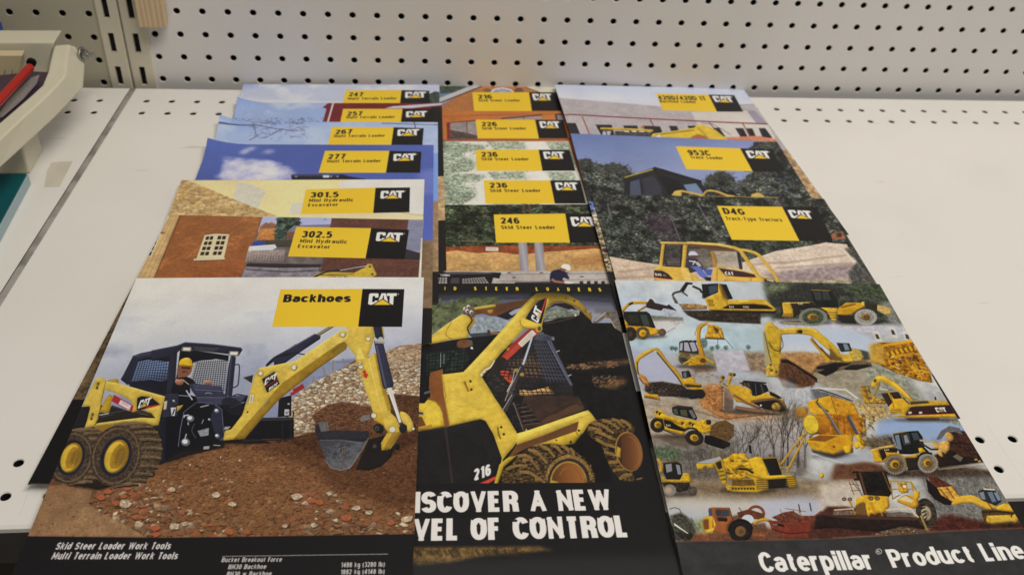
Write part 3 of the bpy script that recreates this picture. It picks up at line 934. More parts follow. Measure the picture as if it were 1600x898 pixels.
def art_r1(c):
    z = zoom(860, 120, 3.478)
    uv_fill(c, 0, 0, 1, .4, (196, 194, 200))
    uv_fill(c, 0, .4, 1, .84, (168, 136, 96), tex=[(16, .2), (5, .2)])
    frame_footer(c, .84)
    c.fill([z((0, 40), (1100, 60), (1100, 130), (0, 130))], [z((0, 50))[0], (188, 190, 204), z((0, 120))[0], (204, 201, 200)])
    c.fill([z((20, 118), (300, 140), (600, 166), (1180, 150), (1300, 400), (40, 400))], (168, 158, 154), tex=[(40, .04), (5, .05)])
    c.fill([z((765, 195), (1066, 190), (1180, 262), (1250, 400), (900, 400), (790, 250))], (196, 186, 172), tex=(30, .02))
    c.fill([z((1066, 190), (1110, 190), (1180, 262), (1120, 262))], (142, 134, 144))
    c.line(z((70, 214), (110, 210), (400, 226), (860, 249), (1180, 262)), 2.0, (124, 52, 52))
    for p in (((172, 222), (212, 318)), ((540, 236), (576, 306)), ((860, 250), (892, 290)), ((1045, 260), (1095, 352))):
        c.line(z(*p), 1.7, (140, 62, 56))
    wn = (38, 34, 38)
    for q in (((82, 256), (136, 256), (162, 318), (100, 318)), ((244, 265), (332, 266), (350, 330), (280, 330)), ((394, 270), (470, 270), (490, 330), (420, 330)), ((500, 270), (595, 275), (607, 305), (530, 330)),
              ((643, 272), (686, 272), (698, 302), (656, 302)), ((742, 272), (790, 270), (800, 290), (755, 290)), ((885, 282), (916, 282), (950, 330), (910, 326)), ((1002, 284), (1046, 284), (1072, 332), (1032, 332)),
              ((1064, 285), (1096, 285), (1116, 330), (1086, 332)), ((1130, 284), (1166, 284), (1206, 338), (1152, 336))):
        c.fill([z(*q)], wn, tex=(6, .15))
    c.fill([z((950, 334), (1130, 326), (1220, 344), (1240, 380), (950, 380))], (192, 120, 84), tex=(8, .1))
    c.fill([z((285, 300), (330, 300), (300, 380), (270, 380))], (170, 170, 176))
    c.fill([z((350, 300), (545, 305), (560, 380), (350, 380))], (70, 66, 66), tex=(6, .2))
    for x in (400, 440, 480, 520):
        c.fill([z((x, 298), (x + 26, 299), (x + 28, 306), (x + 2, 305))], (210, 206, 200))
    for x in (300, 360, 520):
        c.line(z((x, 300), (x + 20, 360)), 1.4, (34, 32, 32))
    c.line(z((270, 286), (400, 290), (558, 298)), 3.4, (196, 158, 44))
    c.ell(*z((500, 278))[0], 3, 2, (190, 110, 50))
    c.fill([z((545, 332), (556, 314), (640, 304), (780, 282), (792, 268), (830, 266), (866, 280), (900, 296), (970, 352), (960, 380), (560, 380))], (204, 170, 52))
    c.fill([z((740, 350), (800, 318), (850, 330), (860, 380), (730, 380))], (164, 92, 62))
    c.line(z((600, 318), (780, 296)), 1.2, (120, 96, 40))
    c.fill([z((565, 330), (590, 320), (610, 336), (575, 344))], (206, 202, 196))
    c.line(z((800, 280), (840, 320), (870, 360)), 1.0, (140, 112, 40))
    c.line(z((820, 258), (880, 262), (930, 290), (980, 320)), .7, (60, 56, 56))
    panels(c, z((572, 96), (858, 102), (904, 195), (610, 187)), z((858, 102), (998, 105), (1047, 195), (904, 195)))
    c.text('420D/420D IT', *z((590, 130), (850, 134)), 6.6, BLK, (.22, .2), .1)
    c.text('Backhoe Loader', *z((597, 145), (795, 149)), 4.0, BLK, (.20, .165), .15)
    c.logo(*z((896, 142), (1002, 145)), 9.4)


def art_r2(c):
    z = zoom(860, 120, 3.478)
    uv_fill(c, 0, 0, 1, .5, (98, 116, 168))
    c.fill([z((90, 300), (1300, 340), (1500, 661), (90, 661))], [z((200, 320))[0], (102, 116, 158), z((400, 560))[0], (132, 140, 170)], tex=(200, .03, 3))
    uv_fill(c, 0, .52, 1, .84, (150, 132, 100), tex=[(12, .35), (5, .25)])
    c.scatter([tuple(p) for p in hmap(c.inv, [(0, .34 * c.h), (.12 * c.w, .34 * c.h), (.12 * c.w, .8 * c.h), (0, .8 * c.h)])], 260, 4, 12, [(200, 186, 150), (90, 76, 60), (60, 50, 44), (170, 150, 112)], .1, .8, .3, 1.5)
    frame_footer(c, .8)
    pal = [(44, 48, 42), (58, 62, 52), (34, 36, 36), (74, 78, 66), (50, 46, 48)]
    for poly, n in ((((130, 470), (190, 450), (240, 475), (290, 490), (340, 470), (400, 490), (430, 520), (420, 680), (150, 680)), 700),
                    (((830, 590), (870, 540), (920, 515), (970, 530), (1010, 590), (1040, 570), (1090, 530), (1110, 500), (1080, 400), (1110, 360), (1240, 356), (1320, 460), (1430, 640), (1460, 690), (800, 690)), 1500)):
        q = z(*poly)
        c.rubble(q, 9, [(44, 48, 42), (34, 36, 34), (56, 60, 50)], 1, .3, .5, 9, 0, 16, .3)
        c.rubble(q, 6, pal + [(84, 90, 74), (30, 30, 30), (104, 106, 88), (74, 70, 62)], .85, .4, .55, 8, .2, 9, .4)
        c.rubble(q, 8, [(112, 118, 150), (96, 102, 122)], .5, 0, .3, 9, .9, 14)
    for x, y in ((165, 470), (190, 455), (245, 475), (300, 490), (350, 482), (395, 490), (425, 520), (850, 575), (885, 540), (920, 520), (975, 535), (1020, 585), (1060, 555), (1100, 500)):
        for i in range(60):
            a = c.rng.random() * 6.3
            r = 12 + 40 * c.rng.random()
            c.line(z((x + r * .3 * math.cos(a), y + 16 + r * .25 * math.sin(a)), (x + r * math.cos(a + .2), y + 16 + r * .75 * math.sin(a + .2))), .7, [(70, 70, 62), (50, 52, 46), (86, 86, 74)][c.rng.integers(3)], .6)
    c.scatter(z((880, 560), (1100, 560), (1300, 500), (1400, 640), (860, 650)), 160, 1, 3, [(126, 134, 166)], .05, .8, 0, alpha=.55)
    # cab of the track loader
    c.fill([z((400, 552), (556, 500), (600, 503), (815, 570), (850, 640), (860, 690), (400, 690))], (38, 36, 38))
    c.fill([z((432, 575), (482, 562), (500, 690), (430, 690))], (70, 76, 92))
    c.fill([z((500, 560), (560, 540), (600, 600), (610, 690), (515, 690))], (52, 52, 58))
    c.fill([z((600, 540), (700, 570), (720, 640), (640, 660))], (28, 26, 28))
    c.fill([z((722, 592), (790, 584), (832, 640), (756, 648))], (108, 122, 146))
    c.line(z((402, 552), (556, 508)), 2.0, (196, 164, 70))
    c.line(z((606, 512), (800, 570)), 2.0, (196, 164, 80))
    c.line(z((560, 500), (650, 640)), 1.8, (24, 22, 22))
    c.line(z((560, 500), (820, 576)), 4.0, (30, 28, 28))
    for p in (((660, 650), (700, 626), (760, 636), (830, 650)), ((830, 650), (850, 626), (900, 628), (960, 650), (1000, 655)), ((1090, 650), (1130, 640), (1160, 660))):
        c.line(z(*p), 3.2, (190, 156, 72), sm=5)
    c.ell(*z((690, 640))[0], 7, 5, (196, 164, 84))
    c.ell(*z((1120, 654))[0], 8, 4, (190, 158, 84))
    c.line(z((700, 656), (1240, 664)), 3, (170, 140, 72))
    panels(c, z((680, 383), (1030, 394), (1098, 519), (738, 508)), z((1030, 394), (1202, 399), (1272, 519), (1098, 519)))
    c.text('953C', *z((752, 431), (873, 434)), 8.0, BLK, (.25, .2), .1)
    c.text('Track Loader', *z((763, 450), (940, 455)), 4.6, BLK, (.20, .165), .15)
    c.logo(*z((1079, 447), (1204, 450)), 11.6)


def art_r3(c):
    z = zoom(900, 290, 3.077)
    uv_fill(c, 0, 0, 1, .5, (40, 40, 36), tex=[(30, .3), (7, .3)])
    uv_fill(c, 0, .5, 1, .84, (150, 128, 104), tex=(12, .2))
    frame_footer(c, .84)
    wood = z((60, 40), (1220, 60), (1330, 330), (1200, 290), (960, 320), (800, 375), (380, 385), (150, 345))
    c.scatter(wood, 2200, 2, 9, [(50, 52, 42), (36, 36, 34), (62, 66, 52), (30, 28, 30), (72, 78, 62), (56, 48, 54)], .12, .7, 0)
    for i in range(46):
        x, y = 90 + 1100 * c.rng.random(), 60 + 260 * c.rng.random()
        k = c.rng.random()
        q = z(*[tuple(p) for p in ellipse(x, y, 24 + 40 * c.rng.random(), 14 + 26 * c.rng.random(), 60 * c.rng.random(), n=9)])
        c.fill([q], (20, 21, 20) if k < .45 else (84, 90, 72), .35, soft=4)
        if k >= .45:
            c.scatter(q, 60, 1.5, 5, [(88, 94, 76), (112, 118, 98), (66, 72, 56), (128, 130, 116)], .1, .7, 0)
    c.rubble(wood, 7, [(50, 54, 44), (34, 36, 32), (66, 72, 58), (28, 28, 28), (84, 90, 74), (64, 56, 60), (96, 100, 86)], .8, .4, .6, clump=.4)
    pur = z((330, 150), (420, 130), (470, 170), (500, 280), (440, 285), (340, 200))
    c.fill([pur], (66, 50, 60), .55, soft=12, tex=(12, .5))
    c.scatter(pur, 110, 2, 6, [(84, 66, 76), (62, 48, 56), (98, 80, 90)], .1, .8, 0)
    for p, w in ((((150, 90), (170, 170)), 3), (((580, 85), (640, 190), (680, 240)), 2.4), (((960, 62), (985, 110)), 2.4), (((450, 140), (500, 270)), 2)):
        c.line(z(*p), w, (104, 92, 100), .75)
    c.scatter(z((110, 180), (330, 200), (480, 285), (380, 385), (160, 345)), 420, 2, 6, [(84, 92, 74), (64, 74, 56), (104, 110, 90), (50, 58, 46)], .1, .7, 0)
    c.scatter(z((700, 320), (960, 270), (1200, 280), (960, 330), (800, 372)), 420, 2, 6, [(84, 94, 70), (66, 76, 54), (104, 112, 84)], .1, .7, 0)
    c.scatter(z((110, 150), (200, 130), (260, 200), (200, 260), (120, 220)), 160, 2, 6, [(82, 98, 78), (96, 112, 92)], .1, .7, 0)
    road = z((145, 342), (300, 370), (400, 384), (800, 372), (880, 345), (960, 318), (1080, 300), (1200, 278), (1300, 286), (1345, 360), (1460, 500), (150, 520))
    c.fill([road], [z((500, 300))[0], (206, 186, 162), (.5, (196, 172, 146)), z((500, 500))[0], (188, 164, 138)], tex=[(40, .06), (8, .07), (3, .05)])
    for p in (((960, 400), (1100, 392), (1330, 376)), ((980, 380), (1200, 350), (1300, 340)), ((200, 420), (380, 400)), ((180, 450), (380, 440)), ((820, 385), (1010, 372))):
        c.line(z(*p), 3.4, (150, 124, 110), .55, soft=2)
    sh = z((900, 432), (1060, 405), (1340, 380), (1400, 440), (1240, 462), (980, 470))
    c.fill([sh], (128, 110, 112), .75, soft=8, tex=(10, .25))
    c.fill([z((960, 462), (1240, 450), (1460, 440), (1490, 500), (960, 500))], (150, 136, 112), .9, soft=4, tex=[(10, .2), (4, .2)])
    bush = z((1290, 310), (1320, 296), (1380, 360), (1420, 430), (1460, 490), (1330, 490), (1310, 420), (1350, 370))
    c.fill([bush], (62, 62, 56), .8, soft=4, tex=(8, .35))
    c.scatter(bush, 300, 2, 6, [(70, 72, 62), (50, 50, 46), (96, 96, 84), (38, 38, 36)], .1, .8, 0)
    c.fill([z((1224, 240), (1246, 226), (1280, 224), (1296, 262), (1230, 264))], (150, 96, 62), tex=(6, .2))
    c.fill([z((1250, 232), (1272, 230), (1276, 250), (1254, 252))], (60, 48, 44))
    # the small yellow bulldozer with its roll cage
    y = zoom(1000, 360, 6.957)
    Y1, Y2, Y3 = (206, 164, 66), (180, 138, 52), (222, 184, 92)
    c.fill([y((262, 170), (800, 170), (820, 400), (520, 480), (270, 400))], (60, 56, 52), tex=(8, .3))
    c.fill([y((520, 210), (1090, 200), (1120, 420), (560, 420))], (124, 112, 96), .55, tex=(6, .25))
    c.lattice(*y((530, 300), (800, 300), (810, 420), (540, 420)), 22, 3, .45, (184, 168, 140), .6)
    c.lattice(*y((290, 310), (440, 310), (440, 400), (290, 400)), 12, 2, .45, (176, 160, 130), .6)
    c.fill([y((800, 230), (1050, 240), (1110, 430), (820, 400))], (176, 160, 138), .75, tex=(10, .12))
    c.fill([y((1046, 230), (1085, 240), (1112, 436), (1078, 430))], (44, 42, 56))
    c.fill([y((760, 240), (800, 232), (836, 330), (830, 410), (790, 400), (782, 320))], (168, 122, 52))
    c.fill([y((505, 145), (830, 190), (1060, 215), (1040, 236), (820, 232), (620, 196), (520, 178))], (92, 62, 40))
    # driver
    c.fill([y((512, 320), (545, 300), (620, 320), (660, 370), (690, 410), (560, 420), (510, 400))], (52, 50, 62))
    for p in (((530, 340), (590, 350), (570, 385)), ((590, 340), (640, 400)), ((620, 350), (660, 400))):
        c.line(y(*p), 1.7, (206, 200, 192))
    c.fill([y((525, 262), (545, 238), (585, 236), (615, 256), (630, 278), (580, 280), (530, 284))], (196, 190, 200), sm=3)
    c.fill([y((548, 280), (626, 280), (620, 310), (560, 316))], (92, 60, 52))
    c.fill([y((540, 400), (640, 400), (700, 470), (740, 520), (700, 540), (640, 500), (600, 440))], (88, 104, 168))
    c.fill([y((680, 430), (790, 430), (770, 500), (730, 500))], (70, 84, 146))
    c.fill([y((690, 520), (770, 515), (770, 560), (720, 560))], (40, 36, 44))
    # body
    c.fill([y((148, 430), (200, 400), (240, 400), (450, 410), (520, 420), (540, 470), (600, 500), (640, 540), (780, 566), (800, 600), (800, 660), (300, 640), (150, 548))], Y1, tex=(20, .03))
    c.fill([y((148, 545), (300, 572), (560, 590), (800, 604), (800, 660), (260, 620))], (150, 80, 42))
    c.fill([y((450, 400), (520, 420), (545, 480), (560, 590), (500, 590), (440, 440))], Y3)
    c.fill([y((152, 445), (240, 448), (300, 480), (360, 540), (150, 518))], (48, 34, 34))
    c.line(y((150, 520), (345, 541)), 1.2, (150, 44, 40))
    c.text('D4G', *y((168, 502), (236, 506)), 4.2, WHT, (.28, .24), .1)
    c.text('XL', *y((252, 508), (288, 510)), 3.2, (150, 140, 150), (.24, .2), .1)
    c.fill([y((775, 560), (800, 430), (825, 400), (850, 410), (1200, 470), (1280, 490), (1350, 530), (1360, 660), (780, 640))], Y1, tex=(20, .03))
    c.fill([y((850, 420), (900, 426), (1130, 460), (1260, 495), (1255, 516), (1100, 512), (930, 500))], (52, 36, 36))
    c.line(y((930, 500), (1100, 514), (1260, 520)), 1.0, (150, 44, 40))
    c.text('CAT', *y((925, 494), (1020, 496)), 5.4, (222, 216, 206), (.32, .26), .04, .15)
    c.line(y((830, 380), (1200, 470)), 1.8, Y3)
    c.fill([y((912, 545), (1195, 572), (1195, 600), (912, 574))], (170, 118, 48))
    c.line(y((835, 420), (835, 600)), .8, (120, 84, 36))
    c.line(y((1200, 490), (1205, 620)), .8, (120, 84, 36))
    c.fill([y((1348, 536), (1470, 560), (1490, 620), (1360, 640))], (52, 38, 40))
    c.line(y((1375, 545), (1450, 563)), 1.6, (206, 196, 186))
    c.fill([y((1290, 505), (1470, 545), (1470, 560), (1340, 535))], Y2)
    # cage bars
    c.line(y((252, 150), (238, 260), (222, 410)), 5.2, Y1)
    c.line(y((490, 165), (480, 270), (462, 420)), 7.0, Y1)
    c.fill([y((270, 160), (284, 160), (262, 330), (250, 392), (244, 400))], (44, 34, 30))
    c.fill([y((246, 384), (440, 400), (440, 412), (246, 398))], (40, 32, 30))
    c.line(y((455, 170), (448, 300), (436, 405)), 2.4, (44, 36, 34))
    c.fill([y((218, 132), (500, 138), (520, 132), (860, 150), (980, 176), (1080, 205), (1070, 226), (960, 200), (840, 178), (560, 158), (218, 152))], Y3)
    c.line(y((222, 154), (520, 165)), .9, (140, 100, 40))
    c.line(y((1000, 190), (1080, 225), (1130, 290), (1200, 390), (1260, 480), (1296, 540)), [4.4, 5.4, 6, 6.2, 6.2, 6.2], Y1, sm=5)
    c.line(y((1086, 216), (1200, 240), (1290, 280), (1390, 400), (1470, 500), (1508, 590)), [3, 4.4, 5, 5.2, 5.2, 5.2], Y1, sm=5)
    c.line(y((1100, 212), (1205, 232), (1300, 275), (1400, 395)), 1.4, Y3, sm=5)
    panels(c, z((676, 102), (990, 106), (1073, 270), (748, 265)), z((990, 106), (1157, 106), (1235, 270), (1073, 270)))
    c.text('D4G', *z((712, 141), (815, 146)), 9.6, BLK, (.26, .2), .1)
    c.text('Track-Type Tractors', *z((722, 170), (993, 178)), 5.4, BLK, (.20, .16), .14)
    c.logo(*z((1036, 160), (1144, 165)), 12.6)
# ---------------------------------------------------------------- front left cover: loader with a backhoe arm digging beside a stone heap
def art_l7(c):
    A, B, C_ = zoom(0, 430, 2.72), zoom(320, 430, 2.72), zoom(0, 700, 2.424)
    D, E, F = zoom(70, 530, 3.591), zoom(240, 530, 4.49), zoom(440, 500, 3.4545)
    Y1, Y2, Y3, NAVY, INK = (206, 174, 72), (166, 134, 46), (222, 198, 108), (43, 43, 56), (20, 20, 24)
    # sky
    uv_fill(c, -.01, -.01, 1.01, .6, [(400, 437), (216, 209, 195), (.32, (207, 204, 196)), (.62, (166, 167, 176)), (400, 660), (126, 130, 152)], tex=(260, .02, 3))
    clouds(c, [(150, 500), (662, 480), (650, 620), (100, 660)], (186, 186, 190), 150, .3, 1.8, .6)
    clouds(c, [(150, 540), (662, 540), (650, 640), (100, 690)], (112, 118, 144), 190, .4, 2.0, .45)
    # far scaffold behind the heap
    c.fill([F((60, 420), (130, 300), (250, 230), (400, 210), (400, 290), (100, 420))], (96, 108, 138), .55, soft=3)
    for p, w in ((((280, 222), (275, 330)), 3), (((330, 215), (352, 270)), 3), (((225, 260), (240, 330)), 3.4), (((175, 310), (170, 360)), 4), (((365, 225), (365, 270)), 4)):
        c.line(F(*p), w, (136, 120, 104), .9)
    for p in (((190, 318), (300, 296)), ((290, 235), (420, 228)), ((190, 345), (290, 320))):
        c.line(F(*p), 1.6, (104, 112, 132))
    c.fill([F((60, 380), (115, 350), (125, 372), (70, 405))], (140, 40, 40))
    # ground
    gr = [(70, 765), (110, 700), (260, 640), (330, 640), (440, 660), (480, 620), (560, 560), (662, 560), (660, 860), (10, 860), (40, 800)]
    c.fill([gr], (98, 66, 42), tex=[(50, .14), (12, .14), (4, .12)])
    # stone heap
    st = F((40, 470), (100, 390), (200, 330), (330, 265), (480, 200), (565, 175), (640, 145), (770, 130), (765, 425), (620, 405), (470, 470), (330, 450), (250, 465), (170, 520), (180, 612), (55, 645))
    c.fill([st], (138, 108, 78), tex=[(14, .12), (4, .12)])
    c.scatter(st, 1900, 4, 12, [(206, 184, 150), (190, 160, 122), (172, 132, 98), (218, 204, 176), (164, 140, 114), (190, 142, 104), (184, 170, 146), (200, 176, 136)], .05, .6, .36, 1.6)
    c.rubble(st, 15, [(208, 186, 150), (190, 162, 124), (216, 202, 174), (172, 134, 100), (160, 138, 112), (192, 148, 110), (184, 172, 150)], .75, .42, .6, 1.5, .3)
    top = F((560, 180), (640, 145), (770, 130), (770, 240), (580, 250))
    c.fill([top], (166, 136, 104), .55, soft=5, tex=(5, .2))
    # brown soil over and under the heap
    for q, col, a in ((F((560, 410), (620, 402), (700, 412), (770, 420), (760, 860), (600, 720)), (96, 60, 38), .95),
                      (F((-30, 640), (60, 640), (180, 606), (260, 690), (500, 830), (760, 800), (760, 960), (-30, 960)), (92, 58, 36), .9),
                      (F((165, 520), (250, 462), (320, 448), (420, 460), (490, 520), (500, 600), (440, 610), (210, 608)), (104, 66, 44), 1)):
        c.fill([q], col, a, soft=2.5, tex=[(18, .14), (5, .14), (3, .08)])
    c.rubble(F((-30, 640), (60, 640), (180, 606), (260, 690), (500, 830), (600, 720), (560, 410), (700, 412), (770, 420), (760, 960), (-30, 960)), 6, [(92, 58, 37), (76, 48, 31), (106, 68, 43), (64, 41, 28)], .7, .5, .45, 3)
    c.rubble(F((165, 520), (250, 462), (320, 448), (420, 460), (490, 520), (500, 600), (440, 610), (210, 608)), 7, [(110, 72, 48), (92, 60, 40), (126, 84, 56), (78, 52, 36)], .7, .5, .45, 2)
    soil2 = F((-30, 650), (60, 645), (180, 612), (260, 700), (420, 830), (620, 730), (690, 560), (760, 440), (760, 960), (-30, 960))
    c.scatter(soil2, 900, 1.2, 5, SOIL + [(140, 108, 84)], .12, .6, .35)
    c.scatter(soil2, 130, 1, 4, [(196, 180, 158), (170, 150, 126)], .08, .6, .2)
    c.scatter(F((180, 520), (320, 452), (480, 520), (480, 600), (220, 600)), 260, 1.2, 5, SOIL, .14, .6, .35)
    c.fill([F((418, 540), (440, 520), (475, 512), (482, 540), (440, 552))], (112, 104, 98), tex=(4, .12))
    # foreground bank
    mound = C_((350, 190), (420, 150), (520, 115), (640, 70), (760, 30), (900, -5), (1100, -20), (1200, 30), (1320, 90), (1480, 40), (1600, -30), (1600, 350), (600, 350), (480, 290), (330, 240))
    c.fill([mound], [C_((800, 0))[0], (106, 70, 43), (.5, (118, 78, 48)), C_((800, 340))[0], (98, 66, 42)], tex=[(60, .12), (14, .12), (4, .14)])
    c.rubble(mound, 7, [(146, 96, 56), (126, 82, 48), (162, 110, 66), (106, 69, 42), (170, 120, 76)], .75, .5, .45, 3)
    c.rubble(mound, 15, [(150, 102, 61), (128, 86, 52), (170, 122, 78), (110, 73, 45)], .7, .5, .5, 3, .74)
    c.fill([C_((900, -10), (1150, 60), (1250, 150), (1560, 260), (1600, 150), (1600, -60), (1300, -60))], (72, 43, 27), .7, soft=18, tex=(12, .15))
    c.scatter(mound, 1700, 1.2, 5.5, [(96, 64, 40), (156, 106, 66), (138, 92, 56), (172, 124, 82), (120, 80, 48)], .12, .62, .4)
    for q, n, smax in ((((340, 190), (420, 150), (520, 120), (660, 200), (640, 330), (540, 335), (470, 285), (330, 230)), 330, 15), (((480, 230), (760, 200), (1000, 330), (560, 345)), 190, 15),
                       (((1090, 140), (1200, 150), (1330, 210), (1500, 250), (1570, 260), (1570, 335), (1150, 330)), 240, 16), (((600, 90), (760, 40), (900, 20), (1000, 120), (840, 200), (600, 200)), 240, 9)):
        c.scatter(C_(*q), n, 2, smax, [(156, 100, 62), (166, 142, 112), (140, 92, 58), (158, 88, 54), (126, 94, 68), (174, 152, 122), (108, 78, 54), (146, 108, 76), (118, 78, 50), (134, 92, 60)], .1, .62, .42, 2.0)
    for q in (((345, 185), (430, 150), (560, 130), (680, 220), (640, 335), (520, 335), (400, 262)), ((1060, 180), (1200, 160), (1560, 262), (1570, 335), (900, 335)), ((560, 260), (1000, 250), (1150, 335), (560, 342))):
        c.rubble(C_(*q), 24, [(150, 104, 70), (132, 92, 62), (172, 152, 122), (158, 92, 58), (112, 80, 56)], .6, .5, .55, 10, .72)
    for x, y, s in ((475, 213, 26), (650, 160, 18), (818, 180, 18), (1125, 188, 22), (1350, 232, 18), (1400, 250, 16), (660, 300, 22), (700, 290, 14), (1545, 275, 22), (880, 215, 16), (1190, 298, 16), (1080, 300, 12)):
        p = [(x + s * r * math.cos(t), y + s * .62 * r * math.sin(t)) for t, r in zip(np.arange(0, 6.2, .7), .75 + .4 * c.rng.random(9))]
        c.fill([C_(*[(a + 2, b + 4) for a, b in p])], (62, 42, 28))
        c.fill([C_(*p)], (176, 154, 124), tex=[(5, .22), (3, .15)])
    for x, y, s in ((1183, 203, 20), (1212, 208, 18), (385, 190, 20), (410, 168, 20), (470, 185, 15), (636, 170, 12), (590, 305, 22), (440, 210, 18), (870, 320, 20), (1480, 290, 16), (1310, 270, 22), (590, 330, 18), (480, 155, 15)):
        p = [(x + s * r * math.cos(t), y + s * .6 * r * math.sin(t)) for t, r in zip(np.arange(0, 6.2, .9), .75 + .4 * c.rng.random(7))]
        c.fill([C_(*[(a + 1, b + 4) for a, b in p])], (70, 42, 26))
        c.fill([C_(*p)], (168, 92, 56), tex=(6, .14))
    flat = C_((60, 345), (90, 330), (170, 150), (240, 145), (350, 165), (335, 215), (400, 260), (470, 290), (560, 345))
    c.fill([flat], [C_((180, 150))[0], (140, 100, 66), C_((250, 330))[0], (164, 126, 86)], tex=[(30, .09), (7, .08), (3, .05)], soft=1.5)
    c.rubble(flat, 5, [(150, 112, 76), (160, 122, 84), (140, 102, 68)], .5, .35, .25, 3)
    c.scatter(flat, 260, 1, 4.5, [(120, 82, 52), (102, 68, 44), (178, 140, 98)], .1, .5, .3)
    c.scatter(C_((110, 300), (200, 290), (600, 330), (600, 342), (100, 338)), 90, 1, 4, [(140, 98, 62), (184, 150, 108)], .1, .5, .3)
    # shadows under the machine and the bucket
    c.fill([F((400, 812), (470, 818), (540, 795), (590, 745), (610, 700), (580, 620), (470, 650))], (30, 26, 24), soft=1.5)
    c.fill([A((220, 870), (420, 860), (640, 820), (800, 770), (952, 735), (952, 690), (700, 690), (420, 700))], (34, 28, 26), soft=2)
    c.fill([E((-110, 880), (180, 800), (400, 770), (520, 735), (830, 735), (740, 700), (300, 640))], (28, 24, 24), soft=2)
    # blade / trailer at the back
    c.fill([E((660, 560), (985, 552), (985, 700), (620, 708))], (22, 21, 24))
    c.fill([E((740, 562), (985, 552), (985, 572), (730, 580))], (46, 44, 46))
    c.line(E((620, 716), (880, 712), (985, 700)), 2.4, (40, 38, 40))
    for x in (905, 965):
        c.line(E((x, 590), (x, 700)), .8, (50, 48, 50))
    c.fill([E((880, 420), (968, 400), (966, 545), (872, 552))], (26, 25, 30))
    c.fill([E((920, 498), (952, 498), (952, 538), (918, 540))], (188, 186, 180))
    c.text('U', *E((926, 530), (944, 530)), 4.5, (60, 60, 60), (.2, .2))
    c.line(E((975, 505), (985, 520), (980, 540)), 1.6, (22, 22, 22))
    c.ell(*E((948, 460))[0], 2, 1.6, (150, 148, 146))
    c.fill([E((960, 385), (988, 370), (988, 398), (962, 402))], (150, 40, 40))
    # ---- loader body: cab
    c.fill([D((495, 108), (540, 92), (740, 52), (790, 34), (790, 60), (745, 80), (690, 330), (480, 270), (430, 235), (500, 130))], NAVY)
    c.fill([D((430, 240), (500, 105), (520, 115), (470, 270))], (38, 38, 50))
    c.fill([D((530, 132), (560, 122), (718, 80), (700, 320), (640, 320), (488, 258))], (30, 30, 38))
    c.fill([D((528, 140), (580, 128), (716, 140), (690, 240), (640, 250), (600, 240), (490, 250))], [D((560, 130))[0], (116, 136, 168), (.6, (104, 122, 152)), D((600, 250))[0], (74, 82, 104)])
    c.lattice(*D((532, 128), (722, 80), (690, 330), (484, 262)), 14, 14, .85, (26, 26, 34))
    c.fill([D((484, 255), (600, 290), (690, 322), (690, 336), (478, 275))], (34, 34, 42))
    c.line(D((497, 112), (745, 62)), 1.6, (66, 66, 84))
    c.fill([E((-10, 105), (180, 60), (225, 38), (600, 72), (628, 85), (600, 130), (560, 135), (540, 120), (300, 95), (200, 85), (170, 110), (150, 400), (90, 400), (120, 130), (-10, 160))], (40, 40, 52))
    c.line(E((-10, 98), (170, 62), (225, 40), (420, 52), (620, 76)), 1.4, (74, 74, 92))
    c.fill([E((190, 90), (300, 95), (530, 128), (522, 200), (500, 180), (440, 155), (330, 165), (280, 180), (262, 250), (180, 260), (160, 300))], (24, 24, 28))
    c.fill([E((300, 180), (440, 152), (525, 165), (510, 380), (480, 370), (420, 330), (270, 290), (262, 260))], [E((300, 160))[0], (176, 174, 172), E((400, 360))[0], (150, 152, 160)])
    c.lattice(*E((300, 170), (528, 150), (508, 385), (250, 340)), 15, 15, .75, (28, 28, 34))
    c.fill([E((280, 68), (460, 78), (420, 100), (300, 92))], (110, 108, 104), .8)
    c.lattice(*E((280, 66), (460, 76), (420, 102), (300, 94)), 12, 4, .6, (26, 26, 30))
    c.fill([E((545, 130), (580, 138), (552, 412), (502, 405), (528, 200))], NAVY)
    c.line(E((548, 140), (520, 400)), 1.0, (82, 84, 104))
    c.line(E((565, 195), (590, 190), (604, 205), (596, 320), (580, 342), (556, 350)), 1.6, (34, 34, 42), sm=3)
    for x0, y0, x1, y1 in ((200, 68, 272, 104), (528, 96, 602, 132)):
        c.fill([E((x0 + 8, y0), (x1 - 4, y0 + 2), (x1, y1 - 12), (x1 - 12, y1), (x0, y1 - 5), (x0 + 2, y0 + 8))], (112, 104, 92))
        c.fill([E((x0 + 14, y0 + 7), (x1 - 8, y0 + 8), (x1 - 14, y1 - 8), (x0 + 8, y1 - 10))], (212, 204, 186))
    # driver
    c.fill([E((150, 300), (200, 270), (270, 290), (300, 330), (260, 345), (250, 400), (130, 400))], (26, 24, 28), sm=3)
    c.fill([E((176, 205), (270, 205), (262, 255), (235, 275), (200, 280), (172, 280))], (124, 78, 56), sm=3)
    c.fill([E((196, 206), (262, 210), (258, 225), (200, 222))], (74, 46, 36))
    c.line(E((205, 246), (222, 240), (240, 245)), 1.6, (44, 28, 24))
    c.ell(*E((230, 236))[0], 1.6, 1.8, (150, 98, 72))
    c.fill([E((182, 200), (188, 165), (215, 148), (250, 146), (272, 165), (276, 192), (286, 208), (240, 208))], (218, 170, 40), sm=3)
    c.fill([E((184, 202), (240, 208), (286, 208), (270, 200), (200, 194))], (168, 122, 28))
    c.line(E((215, 152), (248, 150)), 1.2, (238, 208, 96))
    for x, y in ((185, 305), (385, 312)):
        for k in range(5):
            c.ell(*E((x - 22 + 11 * k, y + 2 * (k % 3)))[0], 2.0, 3.4, (184 - 5 * k, 134 - 4 * k, 108 - 4 * k), 20)
        c.ell(*E((x, y + 14))[0], 6, 3.4, (156, 106, 82))
